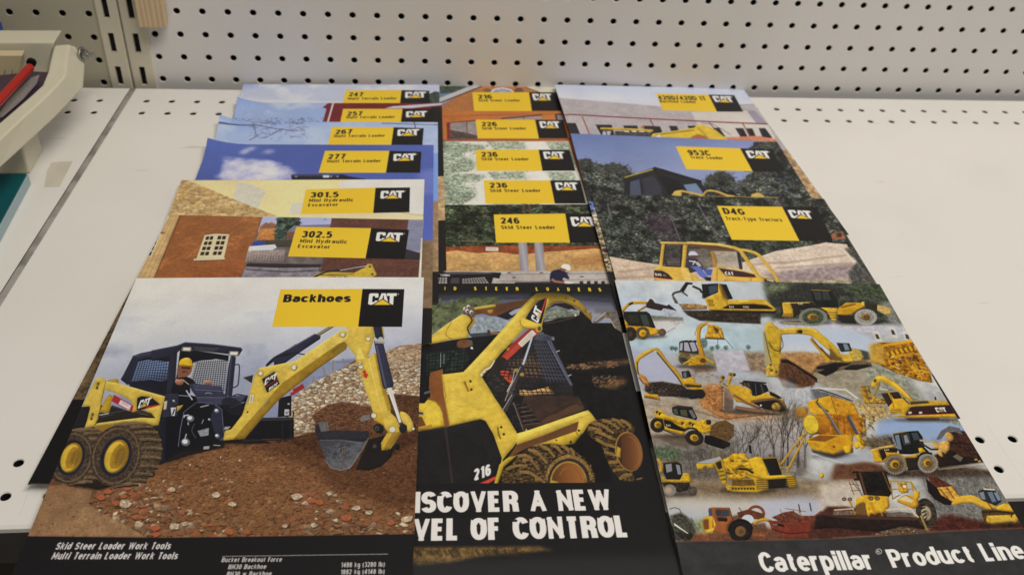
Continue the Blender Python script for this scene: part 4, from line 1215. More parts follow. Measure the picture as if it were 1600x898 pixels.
    c.line(E((212, 300), (250, 330)), 1.2, (206, 180, 140))
    # dash panel and engine of the attachment
    c.fill([E((250, 328), (280, 322), (480, 340), (490, 385), (520, 412), (300, 412), (270, 372))], (52, 52, 68))
    c.fill([E((280, 325), (480, 342), (486, 372), (284, 362))], (62, 62, 80))
    c.line(E((290, 365), (488, 376)), 1, (96, 98, 118))
    c.line(E((362, 392), (385, 385), (412, 392)), 1.6, (122, 120, 124))
    c.fill([E((80, 390), (180, 385), (300, 412), (520, 412), (640, 400), (665, 405), (620, 540), (545, 640), (495, 660), (480, 720), (400, 750), (200, 790), (80, 860), (10, 860), (40, 600))], INK)
    c.fill([E((85, 392), (180, 392), (168, 545), (60, 560))], (44, 44, 56))
    c.fill([E((300, 415), (540, 415), (660, 400), (600, 470), (420, 470), (310, 450))], (58, 58, 74))
    c.line(E((300, 418), (540, 418), (640, 404)), 1.2, (92, 92, 110))
    c.fill([E((10, 580), (90, 560), (80, 860), (0, 890))], (30, 30, 38))
    c.line(E((30, 780), (20, 890)), 1.4, (70, 72, 90))
    c.fill([E((430, 470), (470, 480), (490, 560), (490, 640), (500, 680), (480, 720), (440, 700), (400, 560))], (42, 42, 56))
    c.line(E((435, 468), (480, 500), (490, 620), (500, 690), (470, 716)), 1.0, (98, 100, 122))
    c.line(E((215, 520), (190, 640), (175, 760)), 1.2, (108, 108, 128))
    c.line(E((215, 520), (300, 455), (420, 455)), 1.2, (84, 84, 100))
    for x, y, r in ((260, 564, 6), (226, 728, 7), (445, 510, 4), (448, 684, 3.8), (394, 572, 2.2), (146, 445, 2.2)):
        c.ell(*E((x, y))[0], r, r * .85, (98, 98, 104))
        c.ell(*E((x - 4, y - 4))[0], r * .62, r * .5, (206, 204, 200))
    c.fill([E((310, 650), (390, 628), (388, 680), (330, 690))], (132, 132, 134), tex=(4, .15))
    c.fill([E((352, 758), (395, 754), (390, 776), (350, 778))], (150, 148, 146))
    c.line(E((215, 560), (218, 545), (250, 540)), 1.8, (186, 184, 180))
    c.line(E((244, 590), (246, 610)), 1.8, (168, 166, 164))
    c.line(E((232, 670), (222, 706)), 1.8, (168, 166, 164))
    c.line(E((330, 485), (390, 470)), 1.8, (150, 150, 154))
    c.line(E((540, 488), (640, 448)), 1.3, (130, 132, 146))
    c.line(E((232, 370), (250, 400), (275, 436)), 2.2, (176, 174, 172))
    c.line(E((180, 405), (250, 410)), 1.2, (140, 140, 146))
    c.line(E((340, 600), (352, 570)), 1.3, (150, 150, 152))
    c.line(E((470, 752), (420, 748)), 1.3, (160, 158, 154))
    c.line(E((290, 600), (270, 650), (300, 700)), .9, (90, 90, 100), sm=4)
    c.fill([E((122, 490), (160, 488), (150, 548), (128, 545))], (196, 192, 186))
    c.line(E((150, 500), (135, 540)), 2, (40, 40, 44))
    c.fill([E((165, 480), (212, 470), (190, 500), (165, 520))], Y1)
    c.ell(*E((560, 480))[0], 20, 12, (30, 30, 34), 30, .8)
    c.line(E((555, 410), (590, 396), (640, 404)), 1.6, (28, 28, 32), sm=3)
    c.fill([E((500, 620), (545, 618), (520, 640), (495, 640))], (150, 146, 136))
    # loader body: yellow side, lift arm, stay
    c.fill([D((170, 560), (255, 388), (330, 380), (640, 450), (640, 560), (340, 560), (300, 520))], (40, 34, 30))
    c.fill([D((340, 350), (365, 320), (385, 330), (365, 430), (310, 420))], (176, 140, 44))
    c.fill([D((420, 240), (418, 262), (345, 252), (370, 238), (400, 234))], Y2)
    c.fill([D((345, 250), (400, 256), (678, 330), (640, 490), (600, 490), (612, 440), (560, 400), (495, 420), (490, 360), (420, 320), (345, 296))], Y1, tex=(30, .03))
    c.line(D((350, 254), (400, 260), (676, 334)), 1.6, Y3)
    c.fill([D((495, 420), (540, 404), (600, 424), (640, 470), (600, 440), (540, 426))], (62, 48, 30))
    c.fill([D((275, 500), (300, 480), (430, 462), (545, 448), (640, 452), (620, 494), (560, 476), (400, 486))], Y1)
    c.fill([D((275, 500), (400, 486), (560, 476), (580, 488), (400, 520), (360, 545), (300, 520))], (136, 104, 36))
    c.line(D((290, 486), (540, 452)), 1.2, Y3)
    c.fill([D((290, 234), (325, 226), (346, 240), (348, 268), (300, 462), (278, 500), (226, 508), (258, 400), (240, 388), (214, 386))], Y1, tex=(30, .03))
    c.line(D((346, 248), (300, 460), (280, 496)), 1.2, (150, 118, 40))
    for x, y in ((300, 275), (268, 445)):
        c.line(D((x - 6, y + 18), (x + 6, y - 20)), 3.2, (138, 106, 36))
        c.ell(*D((x + 4, y - 12))[0], 2, 2.2, (92, 70, 30))
        c.ell(*D((x - 2, y + 12))[0], 2, 2.2, (92, 70, 30))
    c.fill([D((212, 390), (258, 388), (240, 470), (224, 508), (148, 545), (180, 460))], (32, 30, 32))
    c.line(D((212, 365), (150, 500), (104, 600)), 1.4, (150, 140, 120))
    c.line(D((222, 340), (236, 338)), 2.4, (206, 200, 186))
    c.text('BH', *D((150, 536), (174, 534)), 2.2, (190, 190, 190), (.24, .2))
    c.fill([D((392, 322), (500, 384), (494, 414), (480, 414), (378, 358))], (158, 40, 44))
    c.fill([D((430, 350), (488, 382), (478, 408), (416, 374))], (206, 190, 182))
    c.line(D((436, 364), (474, 384)), .7, (120, 100, 100))
    c.line(D((310, 436), (480, 404)), 1.8, (160, 158, 160))
    c.line(D((316, 446), (420, 424)), .9, (70, 68, 70))
    c.fill([D((380, 380), (470, 410), (460, 430), (360, 430))], (36, 32, 32), .8)
    c.fill([D((522, 340), (545, 330), (600, 336), (652, 376), (560, 402), (518, 408))], (30, 28, 30))
    c.fill([D((580, 386), (652, 372), (640, 382), (560, 402))], (170, 44, 44))
    c.logo(*D((523, 400), (588, 380)), 13.0, tm=False)
    c.fill([D((672, 358), (690, 354), (684, 400), (668, 404))], (188, 170, 140))
    # wheels
    def tyre(cx, cy, R, dx, n, rimx, rimy, rr):
        tread = np.vstack([ellipse(cx + dx, cy - 12, R * .78, R * 1.0, 20, -110, 90), ellipse(cx, cy, R * .80, R, 20, 90, 250)])
        c.fill([D(*tread)], (78, 62, 46), tex=[(8, .2), (4, .12)])
        for k in range(n):
            t = math.radians(-118 + 190 * k / (n - 1))
            e0, e1 = ellipse(cx, cy, R * .80, R, 20, math.degrees(t) - 1, math.degrees(t), 2)[1], ellipse(cx + dx, cy - 12, R * .80, R * 1.02, 20, math.degrees(t) + 6, math.degrees(t) + 7, 2)[1]
            m = (e0 + e1) / 2 + [0, -5]
            z = 9 if k % 2 else -7
            c.line(D(e0 + [0, 9], m + [z, 10], e1 + [0, 9]), 3.2, (34, 27, 23), .95)
            c.line(D(e0, m + [z, 0], e1), [5.6, 4.6, 3.6], (98, 78, 55))
            c.line(D(e0 - [0, 4], m + [z, -4], e1 - [0, 4]), 1.2, (136, 112, 80), .8)
        c.rubble(D(*tread), 6, [(110, 88, 62), (66, 52, 38), (88, 70, 48)], .45, .4, .5, 2, .35)
        c.ell(*D((cx, cy))[0], R * .82 / 3.591, R * 1.0 / 3.591, (70, 56, 44), 20, tex=[(7, .22), (4, .15)])
        c.line(D(*ellipse(cx, cy, R * .72, R * .9, 20)), 2.4, (120, 98, 70), .55, closed=True)
        c.ell(*D((rimx, rimy))[0], rr * .80 / 3.591, rr * 1.12 / 3.591, (34, 34, 46), 22)
        c.ell(*D((rimx + 2, rimy))[0], rr * .62 / 3.591, rr * .94 / 3.591, (150, 112, 30), 22)
        c.ell(*D((rimx - 4, rimy + 2))[0], rr * .53 / 3.591, rr * .85 / 3.591, (204, 166, 54), 22)
        c.fill([D(*np.vstack([ellipse(rimx + 18, rimy + 2, rr * .36, rr * .66, 22, -90, 90), ellipse(rimx + 4, rimy, rr * .30, rr * .7, 22, 90, 270)]))], (160, 120, 36))
        c.fill([D(*ellipse(rimx + 26, rimy + 4, rr * .22, rr * .48, 22))], (122, 92, 34))
        for k in range(5):
            c.ell(*D((rimx + 32 - 5 * k, rimy - 25 + 16 * k))[0], 1.2, 1.6, (188, 150, 60))
    c.fill([D((60, 800), (300, 850), (620, 770), (620, 700), (60, 700))], (36, 28, 24), soft=2)
    tyre(150, 672, 150, 110, 11, 150, 672, 92)
    tyre(402, 660, 172, 118, 12, 402, 664, 104)
    # ---- digging arm
    c.line(E((790, 200), (850, 150), (940, 105), (1010, 60)), [3, 6, 8, 8], (40, 40, 52), sm=4)
    c.fill([F((-40, 220), (40, 170), (180, 84), (212, 96), (208, 112), (120, 170), (20, 240), (-40, 262))], (42, 42, 56))
    c.line(F((30, 172), (180, 86)), 1.5, (88, 88, 106))
    c.line(F((195, 92), (280, 40)), 4.6, (86, 74, 54))
    c.line(F((198, 88), (280, 38)), 1.4, (170, 150, 110))
    c.line(F((-30, 210), (60, 188), (130, 196)), 1.6, (28, 28, 34), sm=4)
    c.line(E((795, 195), (860, 140), (960, 120)), 1.4, (28, 28, 34), sm=4)
    c.fill([E((630, 280), (700, 260), (690, 318))], (52, 48, 46))
    under = E((490, 715), (640, 705), (760, 562), (870, 445), (985, 325)) + F((0, 425), (200, 268), (350, 165), (362, 120), (300, 130), (0, 330)) + E((800, 440), (560, 700))
    c.fill([under], (150, 116, 36), tex=(20, .05))
    face = E((745, 214), (985, 165)) + F((10, 272), (170, 166), (318, 66)) + F(*ellipse(332, 92, 32, 32, 0, -100, 60)) + F((300, 140), (0, 348)) + E((800, 430), (560, 708), (490, 715), (502, 648), (545, 638), (622, 540), (662, 430), (710, 262))
    c.fill([face], [E((700, 300))[0], (205, 173, 68), F((300, 100))[0], (211, 182, 84)], tex=(40, .025))
    c.line(E((745, 216), (985, 167)) + F((10, 274), (170, 168), (318, 68)), 1.2, Y3)
    c.line(E((560, 706), (800, 432)) + F((0, 350), (300, 142)), .8, (180, 148, 60))
    c.line(F((168, 216), (226, 216)), .8, (150, 122, 40))
    c.fill([F((272, 192), (290, 170), (340, 130), (352, 160), (300, 195))], (128, 100, 36))
    for p in (F((330, 88))[0], F((70, 260))[0], E((752, 250))[0], E((985, 210))[0]):
        c.ell(p[0] + .6, p[1] + 1, 4.2, 3.8, (140, 112, 40))
        c.ell(*p, 3.3, 3.0, (206, 200, 186))
    c.ell(*E((660, 518))[0], 1.4, 1.4, (60, 50, 30))
    c.fill([E((762, 290), (850, 238), (886, 322), (798, 384))], (34, 31, 30))
    c.line(E((784, 346), (872, 290)), 1.0, (170, 50, 40))
    c.logo(*E((776, 336), (862, 288)), 10.6, tri=(34, 31, 30), edge=(34, 31, 30), tm=False)
    c.text('BH30', *E((808, 372), (868, 330)), 5.4, WHT, (.3, .26), .06)
    c.fill([E((680, 398), (706, 398), (696, 452), (668, 456))], (204, 196, 172))
    c.line(E((690, 408), (684, 446)), 1.2, (110, 100, 80))
    # stick, ram and bucket links
    c.fill([F((345, 40), (495, 40), (502, 100), (462, 220), (400, 222), (398, 200), (342, 128), (366, 84))], (204, 172, 70), tex=(40, .03))
    c.fill([F((420, 150), (452, 215), (402, 222))], (222, 194, 92))
    c.fill([F((495, 44), (540, 44), (554, 110), (530, 120), (505, 100))], (40, 40, 52))
    c.fill([F((540, 46), (548, 46), (556, 100), (550, 104))], Y1)
    c.line(F((548, 130), (556, 190)), 1.2, (36, 34, 36))
    c.fill([F((400, 220), (470, 212), (500, 180), (590, 470), (588, 505), (496, 510)),], (205, 173, 70), tex=(40, .03))
    c.fill([F((500, 180), (520, 200), (560, 370), (592, 480), (575, 500), (540, 380))], (172, 138, 44))
    c.line(F((470, 214), (540, 500)), .9, (228, 204, 110))
    c.fill([F((498, 120), (548, 128), (606, 350), (600, 366), (552, 376), (545, 360))], (50, 50, 66))
    c.line(F((512, 140), (562, 366)), 3, (78, 78, 98))
    c.fill([F((505, 118), (556, 122), (556, 134), (502, 132))], (150, 140, 120))
    c.ell(*F((536, 112))[0], 4.4, 4, (170, 166, 156))
    c.fill([F((568, 372), (594, 368), (648, 556), (634, 560))], (196, 190, 178))
    c.line(F((574, 374), (638, 556)), 1, (228, 224, 214))
    for x, y in ((468, 110), (428, 258), (422, 238)):
        c.ell(*F((x + 2, y + 3))[0], 4, 3.4, (140, 112, 40))
        c.ell(*F((x, y))[0], 3.2, 2.8, (206, 200, 186))
    c.line(F((402, 236), (450, 240)), 2.2, (190, 160, 60))
    c.fill([F((436, 282), (452, 272), (456, 292), (468, 300), (458, 322), (440, 306), (446, 300))], (182, 48, 40))
    c.fill([F((535, 500), (575, 498), (615, 530), (640, 580), (650, 600), (620, 612), (580, 612), (555, 580), (548, 540))], Y1, sm=3)
    c.fill([F((636, 502), (670, 505), (700, 540), (712, 580), (706, 602), (680, 608), (676, 575), (655, 560))], Y1, sm=3)
    c.fill([F((485, 505), (535, 500), (550, 540), (556, 575), (500, 545))], (196, 160, 50))
    c.fill([F((570, 612), (650, 605), (630, 640), (590, 700), (540, 710), (536, 670))], (190, 154, 50))
    c.fill([F((600, 612), (650, 606), (620, 650), (570, 710), (550, 700))], (154, 120, 40))
    c.ell(*F((655, 590))[0], 6, 7.5, (36, 34, 38))
    c.ell(*F((524, 590))[0], 8.5, 7, (30, 28, 30), 30)
    c.ell(*F((514, 590))[0], 3.6, 3.8, (74, 68, 64))
    c.ell(*F((514, 590))[0], 1.6, 1.8, (24, 22, 22))
    c.ell(*F((515, 682))[0], 7, 5, (30, 28, 30))
    c.ell(*F((502, 686))[0], 3, 3.2, (70, 62, 58))
    c.ell(*F((624, 690))[0], 4.5, 5.5, (26, 24, 26))
    for x, y, r in ((498, 520, 4.0), (598, 596, 4.8)):
        c.ell(*F((x + 1, y + 2))[0], r * 1.1, r * 1.0, (130, 104, 44))
        c.ell(*F((x, y))[0], r, r * .9, (206, 198, 180))
    c.ell(*F((712, 592))[0], 1.6, 2, WHT)
    # bucket
    bk = F((196, 655), (206, 640), (470, 612), (470, 640), (440, 700), (405, 760), (370, 808), (320, 820), (268, 805), (240, 770), (218, 700))
    c.fill([bk], [F((200, 640))[0], (58, 56, 58), (.5, (78, 78, 82)), F((330, 820))[0], (92, 90, 88)], tex=[(20, .08), (4, .12), (3, .06)])
    c.fill([F((180, 575), (200, 566), (212, 606), (300, 598), (470, 604), (474, 650), (440, 662), (330, 655), (200, 655), (186, 620))], (44, 42, 46), tex=(5, .14))
    c.fill([F((200, 556), (250, 552), (256, 600), (212, 608))], (96, 92, 88), tex=(4, .16))
    c.line(F((205, 652), (330, 652), (440, 668)), 1.2, (106, 104, 106), .8)
    c.line(F((240, 768), (268, 802), (320, 816), (368, 804), (438, 700), (470, 640)), 1.6, (128, 118, 104), .7)
    c.scatter(F((250, 740), (380, 760), (340, 818), (280, 806)), 90, 1, 2.5, [(140, 126, 108), (116, 104, 92)], .1, .7, 0, alpha=.6)
    c.text('CAT', *F((320, 740), (352, 728)), 13, (52, 46, 44), (.22, .2), .06, -.9)
    c.text('CAT', *F((318, 737), (350, 725)), 13, (128, 112, 94), (.14, .12), .14, -.9)
    c.relief(8, .28)
    # title block, foot
    z6 = zoom(420, 440, 6.667)
    panels(c, z6((125, 107), (977, 100), (933, 488), (37, 493)), z6((977, 100), (1412, 100), (1387, 486), (933, 486)))
    c.text('Backhoes', *z6((148, 241), (853, 236)), 12.2, BLK, (.30, .22), .06)
    c.logo(*z6((1034, 262), (1326, 260)), 17.6)
    c.fill([C_((-100, 334), (90, 336), (620, 343), (1575, 333), (1700, 332), (1700, 800), (-100, 800))], (23, 22, 22))
    c.line(C_((-100, 334), (90, 336), (620, 343), (1575, 333), (1700, 332)), .9, (110, 52, 40), .6)
    c.text('Skid Steer Loader Work Tools', *C_((208, 387), (643, 387)), 11, (206, 196, 186), (.23, .18), .11, .16)
    c.text('Multi Terrain Loader Work Tools', *C_((193, 424), (670, 425)), 11, (206, 196, 186), (.23, .18), .11, .16)
    c.line(C_((843, 415), (1470, 409)), .9, (168, 158, 150))
    c.text('Bucket Breakout Force', *C_((839, 437), (1067, 436)), 7.4, (196, 186, 176), (.22, .18), .12, .1)
    c.text('BH30 Backhoe', *C_((864, 464), (1008, 463)), 7.4, (196, 186, 176), (.22, .18), .12, .1)
    c.text('BH30 w Backhoe', *C_((858, 491), (1028, 490)), 7.4, (196, 186, 176), (.22, .18), .12, .1)
    c.text('1488 kg (3280 lb)', *C_((1292, 459), (1456, 457)), 7.8, (196, 186, 176), (.22, .18), .12)
    c.text('1882 kg (4148 lb)', *C_((1290, 486), (1456, 484)), 7.8, (196, 186, 176), (.22, .18), .12)


# ---------------------------------------------------------------- front middle cover: close view of a loader on a dark ground
def art_m6(c):
    A, B, Cz, D, E = zoom(660, 450, 5.283), zoom(640, 430, 3.905), zoom(640, 640, 3.481), zoom(640, 600, 5.28), zoom(780, 620, 5.988)
    Y1, Y2, Y3, BR = (211, 178, 68), (176, 140, 46), (226, 200, 102), (112, 70, 34)
    uv_fill(c, -.01, -.01, 1.01, 1.01, (27, 26, 26), tex=(60, .04))
    # blurred landscape fading up into the black heading band
    c.fill([A((-900, 60), (900, 60), (900, 470), (-900, 470))], [A((0, 70))[0], (36, 36, 42), (.4, (86, 86, 98)), A((0, 240))[0], (122, 124, 138)], soft=8)
    c.fill([A((1000, 60), (1560, 60), (1640, 400), (1300, 300), (1000, 300))], [A((1300, 60))[0], (34, 34, 38), (.5, (92, 92, 104)), A((1300, 220))[0], (138, 140, 154)], soft=8)
    tr = A((-900, 170), (60, 150), (200, 150), (350, 100), (640, 90), (640, 170), (440, 190), (320, 240), (0, 470), (-900, 470))
    c.fill([tr], (80, 86, 50), .85, soft=11, tex=[(30, .3), (7, .12)])
    for i in range(300):
        x, y = -60 + 560 * c.rng.random(), 130 + 250 * c.rng.random()
        if x > 360 - (y - 200) * 1.2 and y > 190:
            continue
        l = 10 + 30 * c.rng.random()
        c.line(A((x, y), (x + l * .6, y - l)), 1 + 2.4 * c.rng.random(), [(122, 130, 68), (74, 84, 48), (128, 130, 118), (100, 108, 58), (56, 64, 40)][c.rng.integers(5)], .35, soft=1)
    c.fill([A((1000, 180), (1290, 190), (1290, 240), (1000, 290))], (112, 118, 96), .9, soft=5, tex=(10, .3))
    c.fill([A((1420, 180), (1600, 190), (1620, 230), (1420, 220))], (96, 92, 80), .7, soft=5)
    win = A((440, 260), (560, 250), (720, 290), (640, 400), (560, 440), (380, 420))
    c.fill([win], (140, 146, 152), soft=2, tex=(14, .16))
    for i in range(120):
        x, y = 400 + 280 * c.rng.random(), 265 + 150 * c.rng.random()
        c.line(A((x, y), (x + 26, y + 34)), 1.6, [(188, 192, 196), (96, 106, 90), (112, 122, 100), (160, 166, 172)][c.rng.integers(4)], .35, soft=1)
    c.fill([A((380, 395), (640, 375), (640, 395), (560, 420), (420, 440))], (64, 62, 66))
    c.line(A((420, 432), (640, 418)), 1.0, (176, 178, 184))
    c.fill([A((535, 362), (556, 362), (556, 410), (535, 410))], (62, 50, 46))
    c.fill([A((562, 378), (640, 385), (620, 398), (562, 394))], (138, 94, 54))
    # far lift arm and cross tube
    c.fill([A((415, 190), (600, 155), (905, 105), (880, 150), (760, 190), (640, 250), (560, 250), (500, 230), (440, 240), (400, 280))], (96, 62, 38), tex=(20, .08))
    c.fill([A((430, 200), (420, 180), (600, 152), (606, 172))], (200, 170, 64))
    c.fill([A((600, 175), (640, 160), (910, 98), (900, 130), (640, 215), (600, 230))], (86, 56, 36))
    c.fill([A((610, 250), (700, 210), (780, 180), (860, 170), (800, 230), (700, 280), (640, 260))], (34, 32, 36), soft=1)
    c.fill([A((710, 225), (760, 195), (830, 175), (800, 215), (735, 245))], (150, 154, 168), soft=1)
    c.fill([A((535, 200), (580, 196), (580, 222), (560, 230), (538, 222))], (176, 140, 52))
    c.fill([A((-900, 470), (20, 470), (200, 320), (330, 234), (380, 252), (400, 285), (395, 330), (375, 430), (240, 445), (20, 490), (-900, 520))], Y1, tex=(40, .03))
    c.line(A((0, 470), (200, 322), (332, 236)), 1.2, Y3)
    c.line(A((240, 300), (200, 370), (196, 405), (215, 425), (250, 442)), 1.0, (140, 108, 34), sm=4)
    c.fill([A((385, 250), (432, 270), (430, 310), (400, 345), (378, 370), (372, 340), (392, 300))], (190, 152, 48))
    c.line(A((340, 225), (372, 238), (410, 285), (372, 345), (388, 395)), 2.2, (72, 46, 28), sm=4)
    for x, y in ((352, 195), (380, 178), (370, 210), (404, 222)):
        c.ell(*A((x, y))[0], 5, 5.4, (96, 84, 70))
        c.ell(*A((x - 3, y - 4))[0], 2.8, 3, (196, 188, 172))
        c.ell(*A((x + 1, y + 2))[0], 1.4, 1.4, (44, 34, 26))
    # dark machine side behind the arm, far mesh window
    c.fill([A((-900, 500), (20, 492), (240, 448), (380, 428), (640, 400), (500, 600), (350, 740), (0, 780), (-900, 780))], (27, 26, 27))
    c.fill([A((30, 560), (360, 520), (380, 600), (340, 690), (40, 740))], (50, 64, 54), .8, soft=4, tex=(14, .3))
    c.lattice(*A((20, 560), (390, 500), (370, 720), (20, 740)), 12, 7, 1.2, (24, 24, 24))
    c.lattice(*A((20, 740), (20, 540), (390, 520), (370, 720)), 9, 9, .8, (26, 26, 26))
    c.line(A((150, 555), (148, 670)), .9, (150, 160, 150))
    c.line(A((178, 560), (176, 640)), .9, (150, 160, 150))
    c.line(A((260, 555), (170, 700)), 2.4, (22, 22, 22))
    c.fill([A((300, 450), (350, 438), (380, 460), (380, 500), (320, 512), (285, 500), (285, 465))], (104, 66, 44), sm=3, tex=(14, .1))
    c.fill([A((370, 440), (410, 450), (418, 490), (380, 500))], (92, 76, 64))
    c.fill([A((398, 500), (418, 506), (416, 522), (396, 516))], (214, 208, 190))
    # cab mesh on the right with steel frame
    c.fill([A((640, 560), (860, 440), (1040, 440), (1240, 800), (1240, 1000), (560, 1000), (520, 760))], (40, 36, 34), tex=(24, .12))
    c.fill([A((700, 620), (900, 560), (1010, 660), (960, 760), (760, 740), (680, 690))], (112, 88, 70), .7, soft=12, tex=(18, .15))
    c.fill([A((820, 640), (960, 620), (1000, 700), (880, 740))], (116, 82, 58), .6, soft=10)
    c.fill([A((640, 700), (690, 690), (740, 720), (745, 780), (720, 792), (660, 740))], (186, 66, 40), sm=3)
    c.fill([A((800, 850), (900, 860), (1040, 820), (1085, 880), (1000, 880), (850, 896), (800, 890))], (200, 150, 84), soft=1, tex=(8, .15))
    c.fill([A((820, 846), (890, 858), (1020, 828), (1020, 840), (850, 880))], (226, 184, 116), soft=1)
    c.lattice(*A((720, 470), (1040, 440), (1230, 800), (620, 760)), 14, 12, 1.25, (34, 33, 36))
    c.lattice(*A((660, 620), (1100, 640), (1240, 900), (760, 900)), 12, 8, 1.1, (32, 30, 32))
    c.lattice(*A((900, 450), (1045, 445), (1230, 790), (1000, 780)), 8, 11, 1.1, (74, 74, 84))
    c.fill([A((1020, 440), (1060, 440), (1240, 806), (1222, 812))], (76, 76, 90))
    c.line(A((1024, 442), (1222, 806)), 1.0, (108, 108, 122))
    c.fill([A((940, 392), (1000, 380), (1085, 388), (1090, 410), (1060, 440), (980, 448), (920, 440))], (70, 72, 86))
    c.line(A((945, 394), (1000, 384), (1088, 392)), 1.2, (112, 114, 126))
    c.fill([A((1072, 388), (1092, 388), (1088, 446), (1062, 440))], (110, 108, 108))
    for x in (1005, 1030):
        c.ell(*A((x, 420))[0], 1.2, 1.2, (40, 40, 46))
    # right side: lift arm knee, black soil avalanche and brown blur
    c.fill([A((1000, 300), (1120, 265), (1290, 240), (1300, 200), (1360, 240), (1400, 300), (1560, 300), (1700, 420), (1700, 1200), (1250, 1200), (1240, 800), (1090, 420), (1000, 390))], (25, 24, 24), tex=[(20, .12), (5, .1)])
    for p, col in (((1290, 640, 330, 40), (112, 78, 52)), ((1500, 620, 240, 36), (134, 96, 64)), ((1470, 800, 200, 70), (128, 92, 50)), ((1570, 770, 120, 60), (120, 84, 52))):
        c.fill([A(*ellipse(p[0] + p[2] / 2, p[1], p[2] / 2, p[3] / 2, -8))], col, .6, soft=9, tex=[(20, .25), (5, .2)])
    for i in range(240):
        b = c.rng.integers(3)
        x, y = ((1300 + 300 * c.rng.random(), 615 + 50 * c.rng.random()), (1390 + 210 * c.rng.random(), 740 + 90 * c.rng.random()), (1180 + 200 * c.rng.random(), 640 + 40 * c.rng.random()))[b]
        l = 12 + 26 * c.rng.random()
        c.line(A((x, y), (x + l * .75, y - l * (.3 if b != 1 else .6))), 1.2 + 1.4 * c.rng.random(), [(164, 122, 84), (96, 66, 44), (186, 148, 100), (60, 42, 30)][c.rng.integers(4)], .4, soft=1)
    c.line(A((1000, 275), (1090, 268), (1260, 232)), 1.3, (70, 66, 60))
    c.line(A((1010, 308), (1120, 290), (1270, 252)), 1.8, (66, 48, 36))
    c.fill([A((1010, 196), (1090, 146), (1170, 140), (1230, 160), (1282, 205), (1200, 190), (1100, 160), (1030, 190))], (32, 30, 32), soft=1)
    c.line(A((1220, 190), (1280, 208)), 1.6, (150, 150, 158))
    c.ell(*A((1262, 238))[0], 1.6, 1.6, WHT)
    c.fill([A((1290, 190), (1330, 180), (1360, 215), (1400, 290), (1350, 250))], (112, 72, 36))
    c.fill([A((1410, 290), (1420, 270), (1505, 205), (1520, 212), (1600, 206), (1720, 280), (1720, 420), (1590, 345), (1540, 270), (1500, 262), (1450, 296), (1400, 304))], (104, 92, 82), soft=1, tex=[(10, .2), (4, .15)])
    c.line(A((1420, 285), (1510, 214)), 1.8, (176, 164, 148))
    c.line(A((1500, 262), (1545, 268), (1590, 340)), 1.6, (166, 150, 128))
    for x, y in ((1118, 530), (1215, 726)):
        c.line(A((x - 16, y + 8), (x + 14, y - 4)), 1.3, (186, 180, 168))
    # near lift arm: the big diagonal boom
    boom = A((330, 712), (420, 620), (560, 470), (720, 290), (830, 165), (890, 100), (940, 60), (1100, 50), (1200, 72), (1290, 120), (1370, 200), (1400, 232), (1390, 280), (1300, 190), (1190, 140), (1110, 132), (1050, 160), (1010, 200), (985, 330), (978, 380), (940, 350), (850, 345), (720, 480), (640, 560), (490, 745))
    c.fill([boom], [A((800, 40))[0], (66, 54, 24), (.12, (140, 116, 40)), (.3, (207, 175, 68)), A((800, 620))[0], (214, 182, 70)], tex=(50, .03))
    c.fill([A((840, 180), (905, 108), (925, 110), (760, 300), (560, 520), (400, 690), (350, 710))], (226, 198, 92), .45, soft=3)
    c.fill([A((1290, 120), (1375, 205), (1400, 240), (1392, 282), (1340, 224), (1250, 160), (1180, 138), (1230, 120))], (160, 126, 44))
    c.line(A((1050, 160), (1110, 134), (1190, 142), (1290, 190), (1370, 262)), 1.4, (104, 72, 34), sm=4)
    c.line(A((805, 280), (808, 312), (830, 338), (870, 352), (905, 352)), 1.3, (130, 100, 34), sm=4)
    c.fill([A((810, 285), (850, 250), (960, 340), (900, 350), (840, 340), (812, 316))], (222, 190, 66), .5, soft=2)
    for x, y in ((1094, 84), (1182, 98), (1252, 122), (1350, 206), (1384, 222)):
        c.ell(*A((x, y))[0], 2.2, 2.2, (96, 78, 34))
    for x, y in ((1350, 200), (1390, 225), (1420, 245)):
        c.line(A((x, y), (x + 34, y + 18)), 2.2, (150, 140, 124))
    c.fill([A((1024, 96), (1026, 120), (978, 310), (935, 302), (850, 270), (870, 232), (920, 160), (970, 118))], (31, 30, 34))
    c.line(A((1022, 100), (982, 215)), 2.4, (176, 52, 46))
    c.fill([A((1030, 100), (1042, 100), (990, 300), (978, 320))], (206, 172, 60))
    # the word on the boom, reading upward
    letters_up(c, A((893, 268))[0], A((935, 176))[0], A((990, 196))[0], A((953, 308))[0])
    # ram: red barrel, rod
    c.fill([A((880, 350), (905, 350), (720, 540), (680, 590), (650, 580), (720, 490))], (150, 48, 38))
    c.fill([A((905, 360), (935, 340), (962, 370), (945, 395), (815, 500), (700, 608), (664, 580), (780, 480))], (178, 62, 46), tex=(24, .05))
    c.line(A((912, 362), (790, 478), (690, 575)), 1.6, (206, 110, 84), .8)
    c.fill([A((785, 470), (905, 360), (938, 392), (820, 502))], (208, 196, 176))
    for k in range(3):
        c.line(A((805 + 9 * k, 474 + 8 * k), (900 + 9 * k, 384 + 8 * k)), .7, (140, 124, 112), .8)
    c.fill([A((690, 520), (712, 502), (716, 520), (700, 532))], Y1)
    c.ell(*A((960, 348))[0], 5.4, 6.4, Y1)
    c.ell(*A((964, 350))[0], 2.8, 3.4, (84, 62, 30))
    c.fill([A((892, 430), (912, 422), (838, 650), (818, 645))], (150, 152, 160))
    c.line(A((902, 430), (828, 645)), 1.2, (196, 200, 206))
    c.fill([A((812, 640), (845, 648), (800, 740), (745, 860), (740, 1000), (680, 1000), (720, 860))], (60, 54, 52))
    c.line(A((808, 660), (720, 840), (680, 940)), 1.4, (150, 140, 130))
